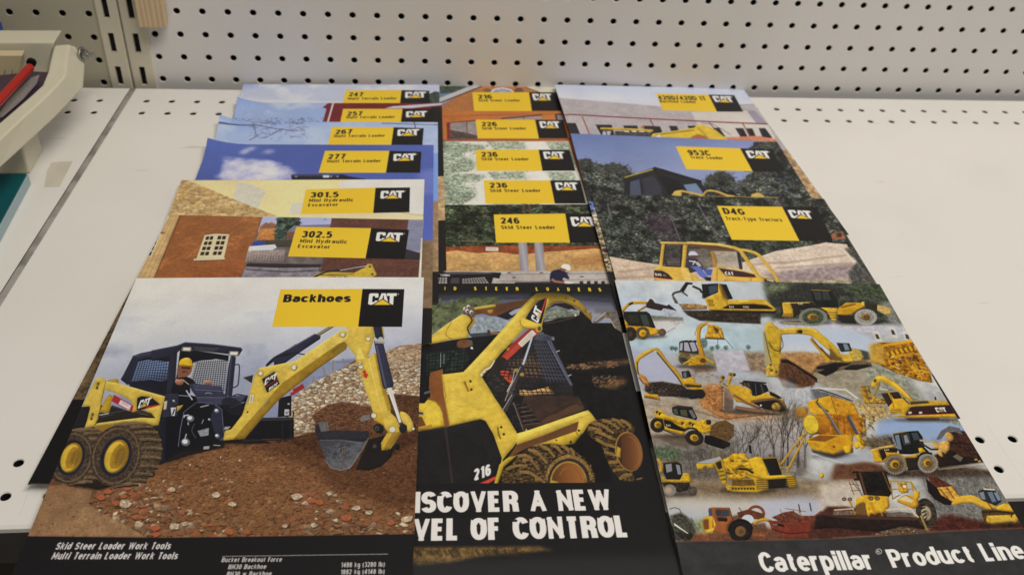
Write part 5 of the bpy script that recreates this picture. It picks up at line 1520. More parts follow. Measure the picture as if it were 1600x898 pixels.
    c.fill([A((756, 690), (790, 672), (784, 690), (760, 700), (745, 780), (700, 870), (695, 860), (740, 770))], (190, 182, 166))
    for x, y in ((822, 724), (770, 690)):
        c.ell(*A((x, y))[0], 3.6, 2.6, (186, 152, 74))
    for i in range(60):
        x, y = 500 + 260 * c.rng.random(), 720 + 170 * c.rng.random()
        c.line(A((x, y), (x + 22, y - 6 + 14 * c.rng.random())), .8, (120, 116, 110), .4)
    c.line(A((480, 735), (520, 690), (560, 665), (595, 610)), [4.6, 4, 3, 2], (206, 190, 150), sm=4)
    c.line(A((500, 715), (508, 728)), 2, (90, 74, 44))
    c.line(A((525, 692), (533, 704)), 2, (90, 74, 44))
    # body
    c.fill([A((55, 748), (160, 728), (190, 900), (60, 900)), D((170, 0), (270, 0), (330, 350), (280, 350), (240, 200), (175, 110))], (122, 72, 36), tex=(20, .08))
    c.fill([D((168, -80), (274, -110), (284, 120), (330, 352), (292, 356), (270, 240), (215, 150), (150, 130))], (124, 74, 38), tex=(30, .06))
    c.fill([D((-500, -60), (120, -40), (165, 60), (170, 120), (100, 130), (-500, 170))], (28, 27, 27))
    c.line(D((120, 90), (175, 70)), 3.4, (92, 86, 82))
    hood = D((-500, 170), (122, 170), (150, 135), (210, 150), (250, 195), (270, 240), (292, 354), (80, 390), (-500, 440))
    c.fill([hood], [D((130, 140))[0], (196, 160, 50), (.3, (216, 184, 64)), D((130, 380))[0], (206, 172, 54)], tex=(40, .03))
    c.line(D((150, 137), (212, 152), (252, 198), (272, 245), (290, 350)), 1.4, (150, 118, 40))
    c.fill([D((70, 240), (112, 246), (112, 268), (70, 268))], (60, 56, 52))
    c.line(D((70, 262), (110, 264)), 1, (196, 190, 176))
    c.fill([D((70, 280), (100, 280), (135, 350), (70, 365))], (104, 66, 34))
    c.fill([D((68, 370), (180, 340), (190, 362), (68, 396))], (176, 128, 48))
    panel = A((158, 728), (340, 705), (490, 745), (590, 900)) + D((640, 20), (700, 120), (780, 235), (880, 400), (890, 470), (860, 520), (770, 625), (745, 830), (704, 830), (712, 760), (758, 615), (690, 420), (625, 310), (580, 296), (330, 352), (284, 120))
    c.fill([panel], [D((280, 100))[0], (212, 180, 68), D((760, 300))[0], (208, 174, 62)], tex=(60, .025))
    c.line(A((160, 730), (192, 900)) + D((290, 130), (328, 350)), 2.2, (150, 116, 40), .6, soft=1)
    c.fill([D((335, 20), (420, 0), (420, 260), (360, 300))], (224, 192, 76), .4, soft=8)
    blk = D((-500, 440), (80, 398), (300, 362), (580, 298), (612, 312), (640, 350), (690, 440), (760, 615), (745, 690), (720, 760), (704, 840), (-500, 840))
    c.fill([blk], (31, 29, 29), tex=[(40, .06), (5, .04)])
    c.line(D((-500, 442), (80, 396), (300, 360), (578, 297)), 1.1, (150, 112, 40))
    c.line(D((294, 360), (320, 560), (352, 830)), 3.2, (62, 50, 46), .7, soft=1.5)
    c.fill([D((566, 830), (712, 764), (706, 792), (640, 830))], (196, 66, 46))
    c.text('216', *D((530, 806), (672, 756)), 18.4, (214, 206, 196), (.34, .24), .08, .0)
    for ox, oy in ((370, 800), (None, None)):
        f = A if ox else D
        if ox:
            c.line(f((352, 780), (372, 815), (392, 860)), 7.4, (140, 104, 34), sm=3)
            c.line(f((372, 752), (384, 800), (404, 850)), 7.8, (216, 182, 62), sm=3)
            for x, y in ((396, 782), (404, 848)):
                c.ell(*f((x, y))[0], 1.9, 1.9, (60, 48, 28))
        else:
            c.line(f((738, 360), (745, 420), (762, 452)), 6.6, (120, 88, 30), sm=3)
            c.line(f((752, 352), (756, 400), (774, 448)), 7.2, (216, 182, 62), sm=3)
            for x, y in ((756, 362), (776, 420)):
                c.ell(*f((x, y))[0], 1.9, 1.9, (50, 40, 26))
    # front frame: tread, beam and steps
    c.fill([E((90, 60), (130, 0), (740, 0), (800, 120), (560, 230), (260, 310), (200, 320), (120, 250))], (58, 44, 36), tex=(24, .12))
    c.fill([E((300, 300), (420, 200), (720, 60), (800, 120), (760, 150), (240, 330))], (92, 62, 42), .6, soft=6)
    c.fill([E((40, 80), (130, 0), (230, 0), (200, 100), (235, 320), (150, 290))], (30, 28, 28))
    for k in range(5):
        c.fill([E((170 + 12 * k, 88 + 40 * k), (250 + 30 * k, 76 + 38 * k), (262 + 30 * k, 92 + 38 * k), (180 + 12 * k, 106 + 40 * k))], (24, 22, 22))
        c.line(E((180 + 12 * k, 110 + 40 * k), (262 + 28 * k, 96 + 38 * k)), .7, (112, 96, 82))
    for i in range(60):
        x, y = 80 + 220 * c.rng.random(), 60 + 230 * c.rng.random()
        c.line(E((x, y), (x + 18, y + 8 - 16 * c.rng.random())), .7, (136, 124, 108), .35)
    c.line(E((140, 60), (235, 320)), 2.6, (60, 50, 46))
    c.line(E((130, 60), (225, 320)), .8, (150, 130, 110))
    c.fill([E((30, 130), (120, -20), (140, 0), (66, 150))], (64, 58, 58))
    c.line(E((32, 130), (118, -10)), 1.1, (172, 164, 156))
    c.fill([E((180, 350), (240, 330), (250, 300), (265, 320), (262, 340), (190, 360))], (170, 150, 110))
    c.fill([E((160, 350), (260, 322), (780, 145), (830, 130), (860, 160), (905, 225), (840, 260), (800, 320), (700, 470), (500, 450), (280, 470), (80, 580), (160, 460))], Y1, tex=(40, .03))
    c.fill([E((165, 352), (260, 324), (800, 140), (830, 136), (850, 160), (720, 205), (180, 395))], (226, 196, 84))
    c.fill([E((80, 575), (165, 455), (420, 365), (742, 236), (725, 325), (440, 425), (270, 480)),], (96, 62, 36), tex=(24, .06))
    c.fill([E((440, 425), (725, 328), (742, 300), (735, 380), (700, 470), (560, 450), (420, 450))], (204, 168, 52))
    c.line(E((712, 322), (736, 370)), .8, (90, 66, 30))
    for x, y, r in ((744, 322, 1.8), (668, 430, 2), (534, 412, 1.2)):
        c.ell(*E((x, y))[0], r, r, (54, 42, 26))
    c.fill([E((70, 580), (175, 545), (140, 650), (60, 760), (10, 900), (-70, 900), (0, 640))], (206, 170, 52))
    # wheels
    def bigtyre(pts_out, lug, rim, mudrim, seed):
        c.fill([E(*pts_out)], (50, 38, 26), tex=[(10, .3), (4, .2)])
        for l in lug:
            m = np.array(l, float)
            c.line(E(*(m + [4, 16])), [6, 6, 4], (20, 18, 16), .9)
            c.line(E(*m), [5, 5.4, 3.6], (134, 102, 55))
            c.line(E(*(m - [0, 5])), [1.2, 1.4, 1], (190, 150, 84), .8)
        c.rubble(E(*pts_out), 7, [(140, 106, 56), (104, 78, 42), (76, 56, 32), (166, 130, 74)], .5, .45, .55, 3, .4)
        c.scatter(E(*pts_out), 420, 1, 4.5, [(156, 118, 60), (128, 94, 48), (92, 66, 36), (176, 138, 78)], .12, .7, .3, alpha=.75)
    c.fill([E((-20, 830), (40, 660), (180, 540), (700, 440), (760, 360), (900, 300), (1000, 500), (1060, 830))], (22, 20, 19), soft=2)
    bigtyre([(830, 290), (880, 235), (960, 212), (1060, 208), (1150, 225), (1230, 250), (1262, 290), (1262, 350), (1180, 338), (1110, 390), (1088, 480), (1095, 580), (1140, 650), (1230, 700), (1262, 760), (1255, 800), (1140, 795), (1060, 700), (1010, 620), (980, 520), (930, 420), (860, 390), (815, 320)],
            [((830, 300), (900, 300), (960, 330)), ((860, 250), (960, 268), (1070, 350)), ((900, 330), (980, 360), (1080, 410)), ((900, 400), (990, 450), (1080, 480)), ((960, 225), (1040, 245), (1120, 310)), ((1050, 215), (1120, 240), (1160, 290)), ((1130, 225), (1190, 250), (1230, 300)),
             ((980, 525), (1040, 540), (1090, 560)), ((1020, 625), (1070, 620), (1110, 620)), ((1060, 700), (1110, 690), (1170, 690)), ((1120, 780), (1180, 740), (1240, 740))], None, None, 1)
    c.fill([E(*ellipse(1210, 522, 126, 190, -12))], (176, 132, 62))
    c.fill([E(*ellipse(1215, 524, 117, 180, -12))], [E((1100, 520))[0], (64, 40, 26), (.5, (96, 58, 32)), E((1330, 540))[0], (134, 84, 44)])
    c.line(E(*ellipse(1222, 526, 88, 150, -12, -80, 90)), 1.2, (150, 98, 52), .7, soft=1)
    c.fill([E((1100, 470), (1135, 490), (1130, 580), (1100, 570))], (200, 160, 50))
    c.line(E((1280, 785), (1335, 772)), 2.2, (120, 92, 52))
    bigtyre([(20, 815), (30, 700), (110, 640), (190, 550), (280, 480), (400, 448), (520, 445), (640, 470), (720, 520), (790, 580), (850, 660), (890, 740), (895, 815)],
            [((170, 560), (240, 552), (310, 580)), ((215, 600), (290, 590), (370, 690)), ((180, 650), (250, 655), (255, 670)), ((190, 710), (280, 715), (400, 790)), ((270, 500), (350, 520), (450, 630)), ((380, 460), (450, 490), (520, 570)), ((480, 450), (540, 480), (590, 540)), ((580, 460), (630, 490), (660, 530)), ((660, 490), (690, 520), (700, 560)), ((60, 690), (120, 660), (180, 650)), ((330, 780), (380, 780), (430, 812))], None, None, 2)
    c.fill([E(*ellipse(650, 790, 220, 240, 0, -180, 0))], (150, 114, 62), tex=[(7, .28), (4, .2)])
    c.scatter(E(*ellipse(650, 790, 245, 260, 0, -180, 0)), 330, 1, 5, [(176, 136, 74), (140, 104, 56), (112, 80, 42), (190, 152, 90)], .1, .7, .3)
    c.fill([E(*ellipse(650, 800, 196, 216, 0, -180, 0))], (58, 46, 38), tex=(6, .15))
    c.fill([E(*ellipse(645, 810, 172, 200, 0, -180, 0))], (196, 152, 70))
    c.fill([E(*ellipse(648, 815, 160, 190, 0, -180, 0))], [E((490, 700))[0], (84, 52, 28), (.5, (128, 78, 36)), E((800, 720))[0], (150, 96, 46)])
    c.line(E(*ellipse(660, 815, 110, 150, 0, -150, -10)), 1.2, (164, 108, 54), .8, soft=1)
    c.fill([E((470, 815), (485, 788), (540, 800), (560, 815))], (212, 178, 60))
    # lower black field with the slogan, mirrored glow of the tyre below it
    c.relief(9, .28)
    c.grain()
    low = Cz((-900, 404), (1250, 404), (1800, 404), (1800, 2000), (-900, 2000))
    c.fill([low], (25, 24, 24), tex=(40, .04))
    refl = Cz((-600, 758), (700, 752), (780, 770), (400, 800), (200, 840), (-600, 880))
    c.fill([refl], (122, 92, 48), .85, soft=5, tex=[(14, .25), (5, .2)])
    for i in range(70):
        x = 20 + 560 * c.rng.random()
        c.line(Cz((x, 762 + 10 * c.rng.random()), (x + 20, 790 + 20 * c.rng.random())), 2.4, (48, 38, 26), .5, soft=1)
    c.fill([Cz((-600, 840), (1800, 800), (1800, 2000), (-600, 2000))], (52, 51, 51), .5, soft=16)
    big(c, 'DISCOVER A NEW', Cz((-76, 567))[0], Cz((1102, 553))[0], 33.0)
    big(c, 'LEVEL OF CONTROL', Cz((-156, 722))[0], Cz((1198, 703))[0], 35.0)
    # heading
    b = zoom(640, 430, 3.905)
    s = 'SKID STEER LOADERS'
    xs = {0: 84, 1: 153, 2: 215, 3: 277, 5: 400, 6: 466, 7: 530, 8: 595, 9: 656, 11: 777, 12: 842, 13: 906, 14: 970, 15: 1035, 16: 1099, 17: 1161}
    for i, x in xs.items():
        y = 105 + (x - 153) * .006
        w = 2.6 if s[i] == 'I' else 8
        c.text(s[i], *b((x - w, y), (x + w, y)), 5.4, (226, 186, 48), (.3, .26))


def big(c, s, p0, p1, cap):
    c.text(s, p0, p1, cap, (218, 209, 197), (.30, .21), .03)


def letters_up(c, a, b, e, f):
    """three heavy letters along a turned box a-b-e-f (a = foot of the first letter, b = foot of the last, f above a)"""
    a, b, e, f = (np.array(p) for p in (a, b, e, f))
    q = lambda u, v: f + (e - f) * u + (a - f) * v * 1.0
    W = (214, 208, 198)
    put = lambda pts, col: c.fill([[tuple(q(u, v)) for u, v in pts]], col)
    put([(0, .1), (.08, 0), (.28, 0), (.33, .1), (.33, .4), (.22, .4), (.22, .24), (.11, .24), (.11, .76), (.22, .76), (.22, .62), (.33, .62), (.33, .92), (.26, 1), (.06, 1), (0, .9)], W)
    put([(.34, 0), (.46, 0), (.49, .2), (.56, .2), (.58, 0), (.70, 0), (.58, 1), (.46, 1)], W)
    put([(.60, 1), (.60, .76), (.72, .76), (.72, 0), (.86, 0), (.86, .76), (1, .76), (1, 1)], W)
    put([(.36, -.02), (.53, .42), (.72, -.02)], (220, 180, 50))
# ---------------------------------------------------------------- front right cover: a montage of yellow machines
def art_r4(c):
    P, Q, R, S = zoom(960, 430, 5.282), zoom(1160, 430, 4.488), zoom(1220, 560, 4.99), zoom(985, 520, 4.728)
    T, U, V = zoom(1000, 630, 3.904), zoom(1280, 650, 4.49), zoom(1020, 790, 2.759)
    Y1, Y2, Y3, DK = (204, 172, 72), (164, 130, 50), (222, 198, 108), (38, 36, 34)

    def track(f, pts, w=8, col=(96, 88, 78), inner=DK):
        q = f(*pts)
        c.fill([q], col, tex=(4, .2))
        m = np.mean(q, 0)
        c.fill([(np.array(q) - m) * .66 + m], inner)
        q = np.vstack([q, q[:1]])
        for a, b in zip(q[:-1], q[1:]):
            n = max(int(np.hypot(*(b - a)) / 2.2), 1)
            for k in range(n):
                p = a + (b - a) * (k + .5) / n
                c.ell(p[0], p[1], .7, .7, np.array(col) * 1.35)
    # ---- skies and grounds that melt into each other
    uv_fill(c, -.01, -.01, 1.01, 1.01, (176, 176, 176), tex=[(80, .07), (16, .04)])
    c.fill([P((-60, 40), (700, 60), (1300, 80), (1300, 380), (-60, 500))], [P((0, 60))[0], (188, 196, 202), (.5, (176, 188, 204)), P((0, 420))[0], (190, 194, 200)], soft=16, tex=(60, .05))
    clouds(c, P((-60, 40), (1300, 60), (1300, 300), (-60, 300)), (206, 206, 204), 70, .2, 1.6, .6)
    c.fill([P((60, 330), (300, 350), (430, 360), (560, 370), (560, 400), (60, 400))], (112, 112, 92), .8, soft=4, tex=(6, .2))
    c.fill([P((90, 400), (600, 395), (560, 440), (420, 500), (100, 545))], (196, 188, 186), soft=10, tex=(8, .05))
    c.fill([P((100, 550), (420, 500), (620, 400), (1200, 430), (1200, 660), (120, 680))], [P((0, 450))[0], (176, 194, 206), P((0, 660))[0], (164, 186, 200)], soft=20, tex=(50, .05))
    c.fill([P((440, 420), (700, 440), (680, 560), (440, 540), (200, 560))], (200, 208, 212), .6, soft=28)
    c.fill([P((130, 640), (420, 650), (600, 900), (150, 900))], (172, 174, 196), soft=14)
    c.fill([P((540, 640), (830, 640), (1200, 640), (1300, 900), (540, 760))], (128, 128, 104), .7, soft=14, tex=(10, .12))
    c.fill([P((1060, 650), (1200, 640), (1300, 820), (1060, 840))], (164, 134, 100), .9, soft=12, tex=[(10, .15), (4, .1)])
    c.fill([P((520, 770), (1200, 770), (1200, 900), (540, 860))], (158, 148, 142), .9, soft=14, tex=(10, .12))
    c.fill([P((640, 780), (860, 770), (840, 810), (660, 815))], (122, 96, 78), .9, soft=4, tex=(6, .2))
    c.fill([Q((0, 80), (160, 70), (200, 330), (0, 380))], (184, 190, 198), .8, soft=16)
    c.fill([Q((140, 60), (960, 76), (1120, 350), (560, 370), (200, 330), (170, 200))], (80, 86, 74), soft=12, tex=[(26, .25), (6, .22)])
    c.fill([Q((160, 80), (360, 80), (280, 130), (180, 140))], (136, 146, 108), .8, soft=16, tex=(8, .2))
    c.fill([Q((250, 130), (420, 96), (650, 82), (680, 140), (640, 200), (280, 210), (200, 250))], (66, 66, 62), .8, soft=12, tex=[(8, .25), (4, .2)])
    c.fill([Q((700, 90), (960, 90), (1010, 180), (800, 170))], (84, 98, 66), .7, soft=12, tex=(10, .3))
    c.scatter(Q((640, 90), (960, 90), (1100, 330), (900, 330), (860, 200)), 260, 2, 6, [(70, 86, 56), (50, 60, 44), (96, 108, 76)], .1, .7, 0, alpha=.7)
    c.fill([Q((950, 200), (1030, 195), (1130, 400), (1050, 380), (990, 260)), ], (150, 150, 146), .8, soft=8, tex=(6, .15))
    c.fill([Q((220, 330), (420, 320), (900, 350), (1150, 370), (1180, 440), (700, 400), (240, 380))], (186, 184, 192), soft=8, tex=(10, .06))
    c.fill([Q((240, 400), (700, 380), (900, 440), (900, 560), (240, 560))], [Q((0, 400))[0], (178, 188, 206), Q((0, 560))[0], (200, 198, 198)], soft=12)
    c.fill([Q((0, 400), (140, 390), (140, 560), (0, 560))], (168, 186, 196), soft=16)
    c.fill([Q((0, 560), (160, 556), (170, 690), (0, 690))], (150, 128, 104), soft=12, tex=(10, .15))
    c.fill([Q((240, 556), (420, 548), (640, 566), (900, 600), (920, 720), (500, 760), (240, 740))], (172, 138, 98), soft=8, tex=[(16, .1), (4, .1)])
    c.fill([Q((500, 700), (640, 640), (900, 620), (1000, 660), (1000, 900), (560, 900))], (156, 146, 128), soft=12, tex=[(16, .08), (4, .06)])
    c.fill([Q((840, 640), (1060, 660), (1180, 740), (1280, 900), (900, 900))], (152, 152, 138), soft=12, tex=[(14, .12), (4, .1)])
    c.fill([S((80, 500), (460, 480), (640, 560), (700, 640), (640, 900), (170, 900))], (170, 156, 138), soft=14, tex=[(14, .07), (4, .06)])
    c.fill([S((480, 440), (560, 390), (690, 390), (690, 600), (1182, 580), (1182, 690), (700, 660), (520, 560))], (176, 132, 88), soft=10, tex=[(10, .12), (4, .1)])
    c.scatter(S((540, 420), (690, 400), (690, 600), (560, 560)), 200, 1, 4, [(140, 96, 60), (200, 160, 116), (116, 84, 56)], .1, .6, .3)
    c.line(S((300, 540), (520, 600), (660, 640)), 3, (134, 104, 84), .6, soft=3)
    c.line(S((110, 540), (300, 560), (480, 560)), 2, (140, 122, 104), .5, soft=3)
    c.fill([S((580, 300), (700, 270), (1000, 320), (1182, 400), (1182, 460), (1000, 360), (760, 360))], (176, 186, 204), .8, soft=14)
    c.fill([R((0, 180), (260, 200), (600, 330), (620, 420), (250, 400), (0, 330))], (176, 178, 184), .95, soft=12, tex=(12, .06))
    c.fill([R((230, 230), (540, 330), (560, 420), (250, 330))], (104, 104, 108), .85, soft=8, tex=(6, .2))
    c.line(R((232, 228), (430, 290), (560, 340)), 1.4, (58, 58, 60))
    c.line(R((240, 238), (500, 250), (600, 320)), 2.4, (206, 204, 200), .9, soft=1)
    c.line(R(*ellipse(150, 300, 34, 56, -10)), 1.0, (206, 206, 208), .9)
    c.fill([R((560, 330), (830, 360), (860, 480), (700, 500), (600, 420))], (172, 150, 106), .9, soft=12, tex=[(8, .2), (4, .15)])
    c.fill([R((780, 480), (1400, 470), (1480, 560), (1480, 700), (760, 640))], (140, 158, 190), soft=10, tex=(20, .05))
    c.fill([R((740, 520), (900, 500), (1300, 490), (1420, 540), (1440, 620), (760, 640))], (148, 168, 202), soft=10)
    c.fill([R((1040, 480), (1400, 470), (1460, 540), (1240, 500))], (150, 146, 126), .8, soft=4, tex=(6, .2))
    c.fill([R((640, 640), (860, 600), (900, 700), (700, 720))], (110, 96, 74), soft=10, tex=(6, .25))
    c.fill([R((420, 830), (620, 800), (800, 840), (820, 960), (380, 960))], (122, 82, 58), soft=8, tex=[(12, .12), (4, .1)])
    c.fill([T((40, 250), (300, 200), (560, 230), (1015, 200), (1015, 460), (60, 480))], (128, 122, 116), soft=16, tex=[(14, .14), (4, .1)])
    c.fill([T((560, 110), (1015, 60), (1015, 330), (600, 330))], [T((700, 100))[0], (176, 166, 160), T((700, 330))[0], (150, 146, 150)], .9, soft=16, tex=(10, .06))
    c.fill([T((80, 280), (240, 280), (240, 370), (100, 350))], (96, 112, 84), .9, soft=10, tex=(6, .25))
    c.fill([T((120, 470), (460, 460), (1015, 470), (1300, 480), (1300, 600), (160, 620))], (148, 130, 106), soft=10, tex=[(16, .08), (4, .08)])
    c.fill([T((340, 500), (520, 510), (900, 530), (1015, 520), (1015, 600), (400, 560))], (128, 108, 84), .7, soft=8, tex=(5, .15))
    c.fill([T((160, 570), (700, 600), (1015, 610), (1015, 780), (170, 780))], [T((0, 580))[0], (190, 184, 178), T((0, 740))[0], (166, 178, 200)], .95, soft=18)
    c.fill([T((700, 600), (1015, 560), (1200, 640), (1015, 740), (760, 720))], (176, 178, 196), .8, soft=16)
    c.fill([T((180, 780), (400, 790), (700, 760), (1015, 770), (1100, 900), (200, 880))], (140, 96, 70), soft=8, tex=[(12, .12), (4, .1)])
    c.fill([T((330, 720), (460, 700), (460, 790), (330, 790))], (140, 144, 88), .8, soft=10, tex=(8, .2))
    c.fill([U((0, 480), (250, 460), (300, 640), (100, 700), (0, 700))], (196, 184, 172), .95, soft=14, tex=(12, .05))
    c.fill([U((700, 400), (1240, 410), (1437, 660), (1437, 800), (840, 740), (740, 560))], (128, 126, 122), soft=10, tex=[(10, .14), (4, .14)])
    for i in range(70):
        x = 780 + 580 * c.rng.random()
        y = 430 + 140 * c.rng.random() + max(0, x - 1150) * .5
        c.line(U((x, y), (x + 18, y + 60 + 90 * c.rng.random())), .9, [(164, 162, 158), (88, 88, 86), (112, 110, 106)][c.rng.integers(3)], .5)
    c.fill([U((780, 740), (900, 700), (1200, 760), (1460, 720), (1470, 810), (740, 830))], (98, 50, 36), soft=8, tex=[(10, .2), (4, .15)])
    c.fill([U((340, 380), (700, 380), (1000, 360), (1230, 400), (1240, 430), (760, 440), (540, 440))], (84, 66, 52), .9, soft=8, tex=(6, .25))

    for f, x, y, rx, ry in ((P, 230, 525, 200, 16), (P, 1000, 345, 300, 30), (Q, 440, 345, 190, 16), (Q, 800, 345, 170, 16), (P, 660, 770, 170, 14), (S, 920, 590, 260, 22), (S, 330, 780, 190, 18), (S, 440, 480, 120, 18), (T, 660, 535, 180, 16), (T, 860, 510, 110, 16), (T, 230, 560, 120, 14), (T, 620, 845, 130, 10), (T, 1000, 825, 200, 14), (U, 520, 405, 120, 12), (U, 780, 385, 120, 12), (U, 1270, 775, 160, 12), (R, 420, 770, 190, 20), (R, 1130, 485, 260, 12)):
        (a, b), (d, e) = f((x, y), (x + rx, y + ry))
        c.ell(a, b, d - a, e - b, (44, 38, 34), 0, .6, soft=7)
    # ---- row 1: small loader tipping gravel
    c.scatter(P((380, 290), (500, 300), (560, 370), (570, 410), (500, 440), (450, 400)), 420, 1, 3, [(140, 122, 126), (112, 96, 100), (176, 164, 166), (90, 78, 80)], .1, .8, 0, alpha=.8)
    c.line(P((420, 495), (500, 450)), 1.4, (128, 122, 120), .6, soft=2)
    c.line(P((60, 320), (90, 280), (140, 248), (250, 244), (275, 262)), [4.6, 4.6, 4.4, 4, 3], (200, 160, 54), sm=4)
    c.line(P((190, 315), (240, 285), (270, 270)), 3.2, (176, 138, 48))
    c.line(P((118, 262), (150, 242)), 2.6, (52, 40, 34))
    c.fill([P((258, 262), (290, 210), (310, 218), (330, 246), (430, 270), (445, 258), (510, 312), (400, 290), (382, 312), (300, 296), (262, 286))], (70, 54, 58))
    c.fill([P((70, 322), (260, 320), (285, 335), (330, 455), (240, 450), (120, 435), (80, 400))], (50, 52, 46))
    c.fill([P((205, 345), (262, 345), (288, 440), (235, 430))], (78, 88, 78))
    c.fill([P((110, 345), (190, 345), (200, 410), (120, 410))], (62, 66, 52))
    c.line(P((75, 322), (260, 322), (284, 340), (332, 455)), 1.6, (26, 26, 26))
    c.fill([P((70, 370), (95, 400), (120, 440), (250, 440), (340, 462), (380, 470), (400, 495), (280, 520), (120, 530), (90, 450))], (204, 164, 52), tex=(10, .06))
    c.line(P((92, 432), (190, 440)), 1.0, (150, 60, 40))
    c.wheel(*P((130, 505))[0], 9, 11, 0, (72, 62, 54), (80, 68, 56), .5)
    c.wheel(*P((232, 500))[0], 10.5, 10, 0, (104, 90, 74), (210, 168, 50), .62, hub=(176, 138, 46))
    c.wheel(*P((390, 492))[0], 6, 6, 0, (104, 90, 80), (176, 140, 60), .4)
    # row 1: tracked excavator
    c.line(P((640, 88), (590, 84), (545, 150)), [3, 4, 4.6], (56, 46, 48))
    c.line(P((600, 92), (560, 160), (600, 190)), 2, (56, 46, 48))
    c.line(P((550, 150), (490, 165), (475, 190)), 3.4, (92, 78, 78), sm=4)
    c.fill([P((470, 195), (490, 192), (520, 240), (522, 256), (495, 250))], (112, 98, 96), tex=(4, .2))
    c.fill([P((525, 255), (660, 255), (760, 270), (760, 300), (560, 305))], (164, 136, 96), tex=(5, .2))
    c.line(P((640, 108), (700, 135), (720, 165)), 3.4, (64, 60, 62))
    c.fill([P((560, 310), (800, 310), (1200, 318), (1200, 420), (940, 410), (700, 395), (600, 350))], (72, 62, 54), tex=[(10, .25), (4, .25)], soft=3)
    c.scatter(P((580, 310), (820, 315), (780, 370), (620, 350)), 120, 1, 4, [(190, 164, 112), (140, 116, 82), (54, 46, 40)], .1, .5, 0)
    c.scatter(P((1030, 330), (1200, 330), (1200, 440), (960, 430)), 120, 1, 4, [(124, 108, 96), (70, 60, 54)], .1, .5, 0, alpha=.6)
    c.fill([P((715, 92), (850, 86), (850, 160), (760, 200), (730, 215)), P((860, 88), (920, 96), (970, 215), (900, 225))], (44, 46, 48))
    c.fill([P((770, 110), (840, 100), (846, 150), (780, 180))], (92, 112, 138), .7)
    c.line(P((728, 92), (722, 210)), 1.2, (20, 20, 20))
    c.line(P((905, 94), (966, 212)), 2.4, (28, 28, 30))
    c.line(P((875, 96), (930, 215)), 1.2, (150, 130, 56))
    c.fill([P((740, 214), (850, 162), (850, 90), (866, 90), (895, 190), (930, 226), (1010, 222), (1170, 216), (1250, 226), (1330, 300), (1320, 318), (780, 308), (760, 270))], Y1, tex=(20, .04))
    c.fill([P((850, 90), (868, 90), (935, 228), (930, 270), (880, 200))], Y2, .6)
    for x, y in ((770, 228), (780, 258)):
        c.line(P((x, y), (x + 34, y), (x + 38, y + 14), (x + 6, y + 16)), .9, (120, 92, 30), closed=True)
    c.fill([P((890, 290), (950, 262), (1150, 258), (1250, 268), (1310, 300), (900, 296))], (44, 36, 36))
    c.text('CAT', *P((945, 290), (985, 290)), 3.4, WHT, (.32, .28), .06)
    c.text('320C', *P((1055, 290), (1110, 290)), 3.2, (196, 186, 176), (.3, .26), .06)
    c.fill([P((790, 308), (1330, 316), (1320, 336), (820, 326))], (64, 52, 40))
    c.fill([P((1020, 226), (1105, 224), (1100, 236), (1022, 238))], Y3)
    # row 1: wheel loader in the quarry
    c.fill([Q((268, 212), (340, 206), (480, 206), (520, 236), (520, 300), (410, 250), (360, 310), (268, 306))], (62, 54, 40))
    c.fill([Q((272, 208), (330, 205), (350, 260), (352, 312), (266, 306), (282, 285))], Y1)
    c.fill([Q((272, 208), (345, 206), (470, 203), (470, 210), (340, 214))], Y3)
    c.fill([Q((282, 282), (340, 282), (350, 312), (266, 306))], Y2)
    c.fill([Q((390, 215), (440, 212), (520, 240), (560, 262), (540, 290), (480, 255), (400, 255))], (56, 46, 38))
    c.text('CAT', *Q((388, 222), (424, 222)), 3.2, WHT, (.32, .28), .06)
    c.fill([Q((470, 120), (610, 122), (660, 180), (670, 236), (540, 240), (500, 210))], (44, 46, 44))
    c.fill([Q((488, 132), (600, 130), (628, 190), (580, 186), (510, 190))], (80, 88, 86), .8)
    c.line(Q((545, 128), (570, 235)), 1.4, (26, 26, 26))
    c.line(Q((598, 126), (640, 230)), 1.4, (26, 26, 26))
    c.line(Q((474, 122), (520, 235)), 1.6, (30, 30, 28))
    c.line(Q((475, 120), (610, 124)), 1.4, (176, 146, 60))
    c.ell(*Q((585, 215))[0], 5, 4, (34, 32, 30))
    c.fill([Q((540, 240), (660, 244), (655, 275), (660, 334), (620, 330), (590, 270))], Y1)
    for k in range(3):
        c.line(Q((600, 276 + 18 * k), (655, 278 + 18 * k)), .8, (110, 84, 30))
    c.fill([Q((660, 250), (720, 206), (840, 206), (856, 232), (800, 260), (760, 290), (700, 294), (660, 290))], (198, 160, 48))
    c.fill([Q((830, 200), (848, 196), (856, 222), (836, 226))], Y3)
    c.fill([Q((660, 290), (780, 296), (790, 350), (690, 345))], (56, 48, 40))
    c.fill([Q((850, 212), (950, 214), (955, 260), (900, 262), (860, 250))], (66, 62, 40))
    c.fill([Q((940, 218), (1030, 238), (1048, 258), (1040, 285), (1000, 290), (940, 258))], (196, 172, 116), tex=(6, .1))
    c.line(Q((690, 240), (790, 216)), 1.3, (104, 80, 30))
    c.wheel(*Q((490, 308))[0], 21, 13.5, 0, (86, 96, 80), (178, 148, 62), .42, lugs=34, mud=(150, 152, 140), hub=(104, 76, 40))
    c.line(Q(*ellipse(490, 308, 84, 54)), 1.2, (120, 128, 112), closed=True)
    c.wheel(*Q((860, 305))[0], 17, 12, 8, (150, 146, 140), (170, 136, 56), .42, lugs=26, mud=(176, 172, 166), hub=(96, 70, 36))
    c.line(Q((280, 346), (420, 352)), 1.6, (176, 156, 118))

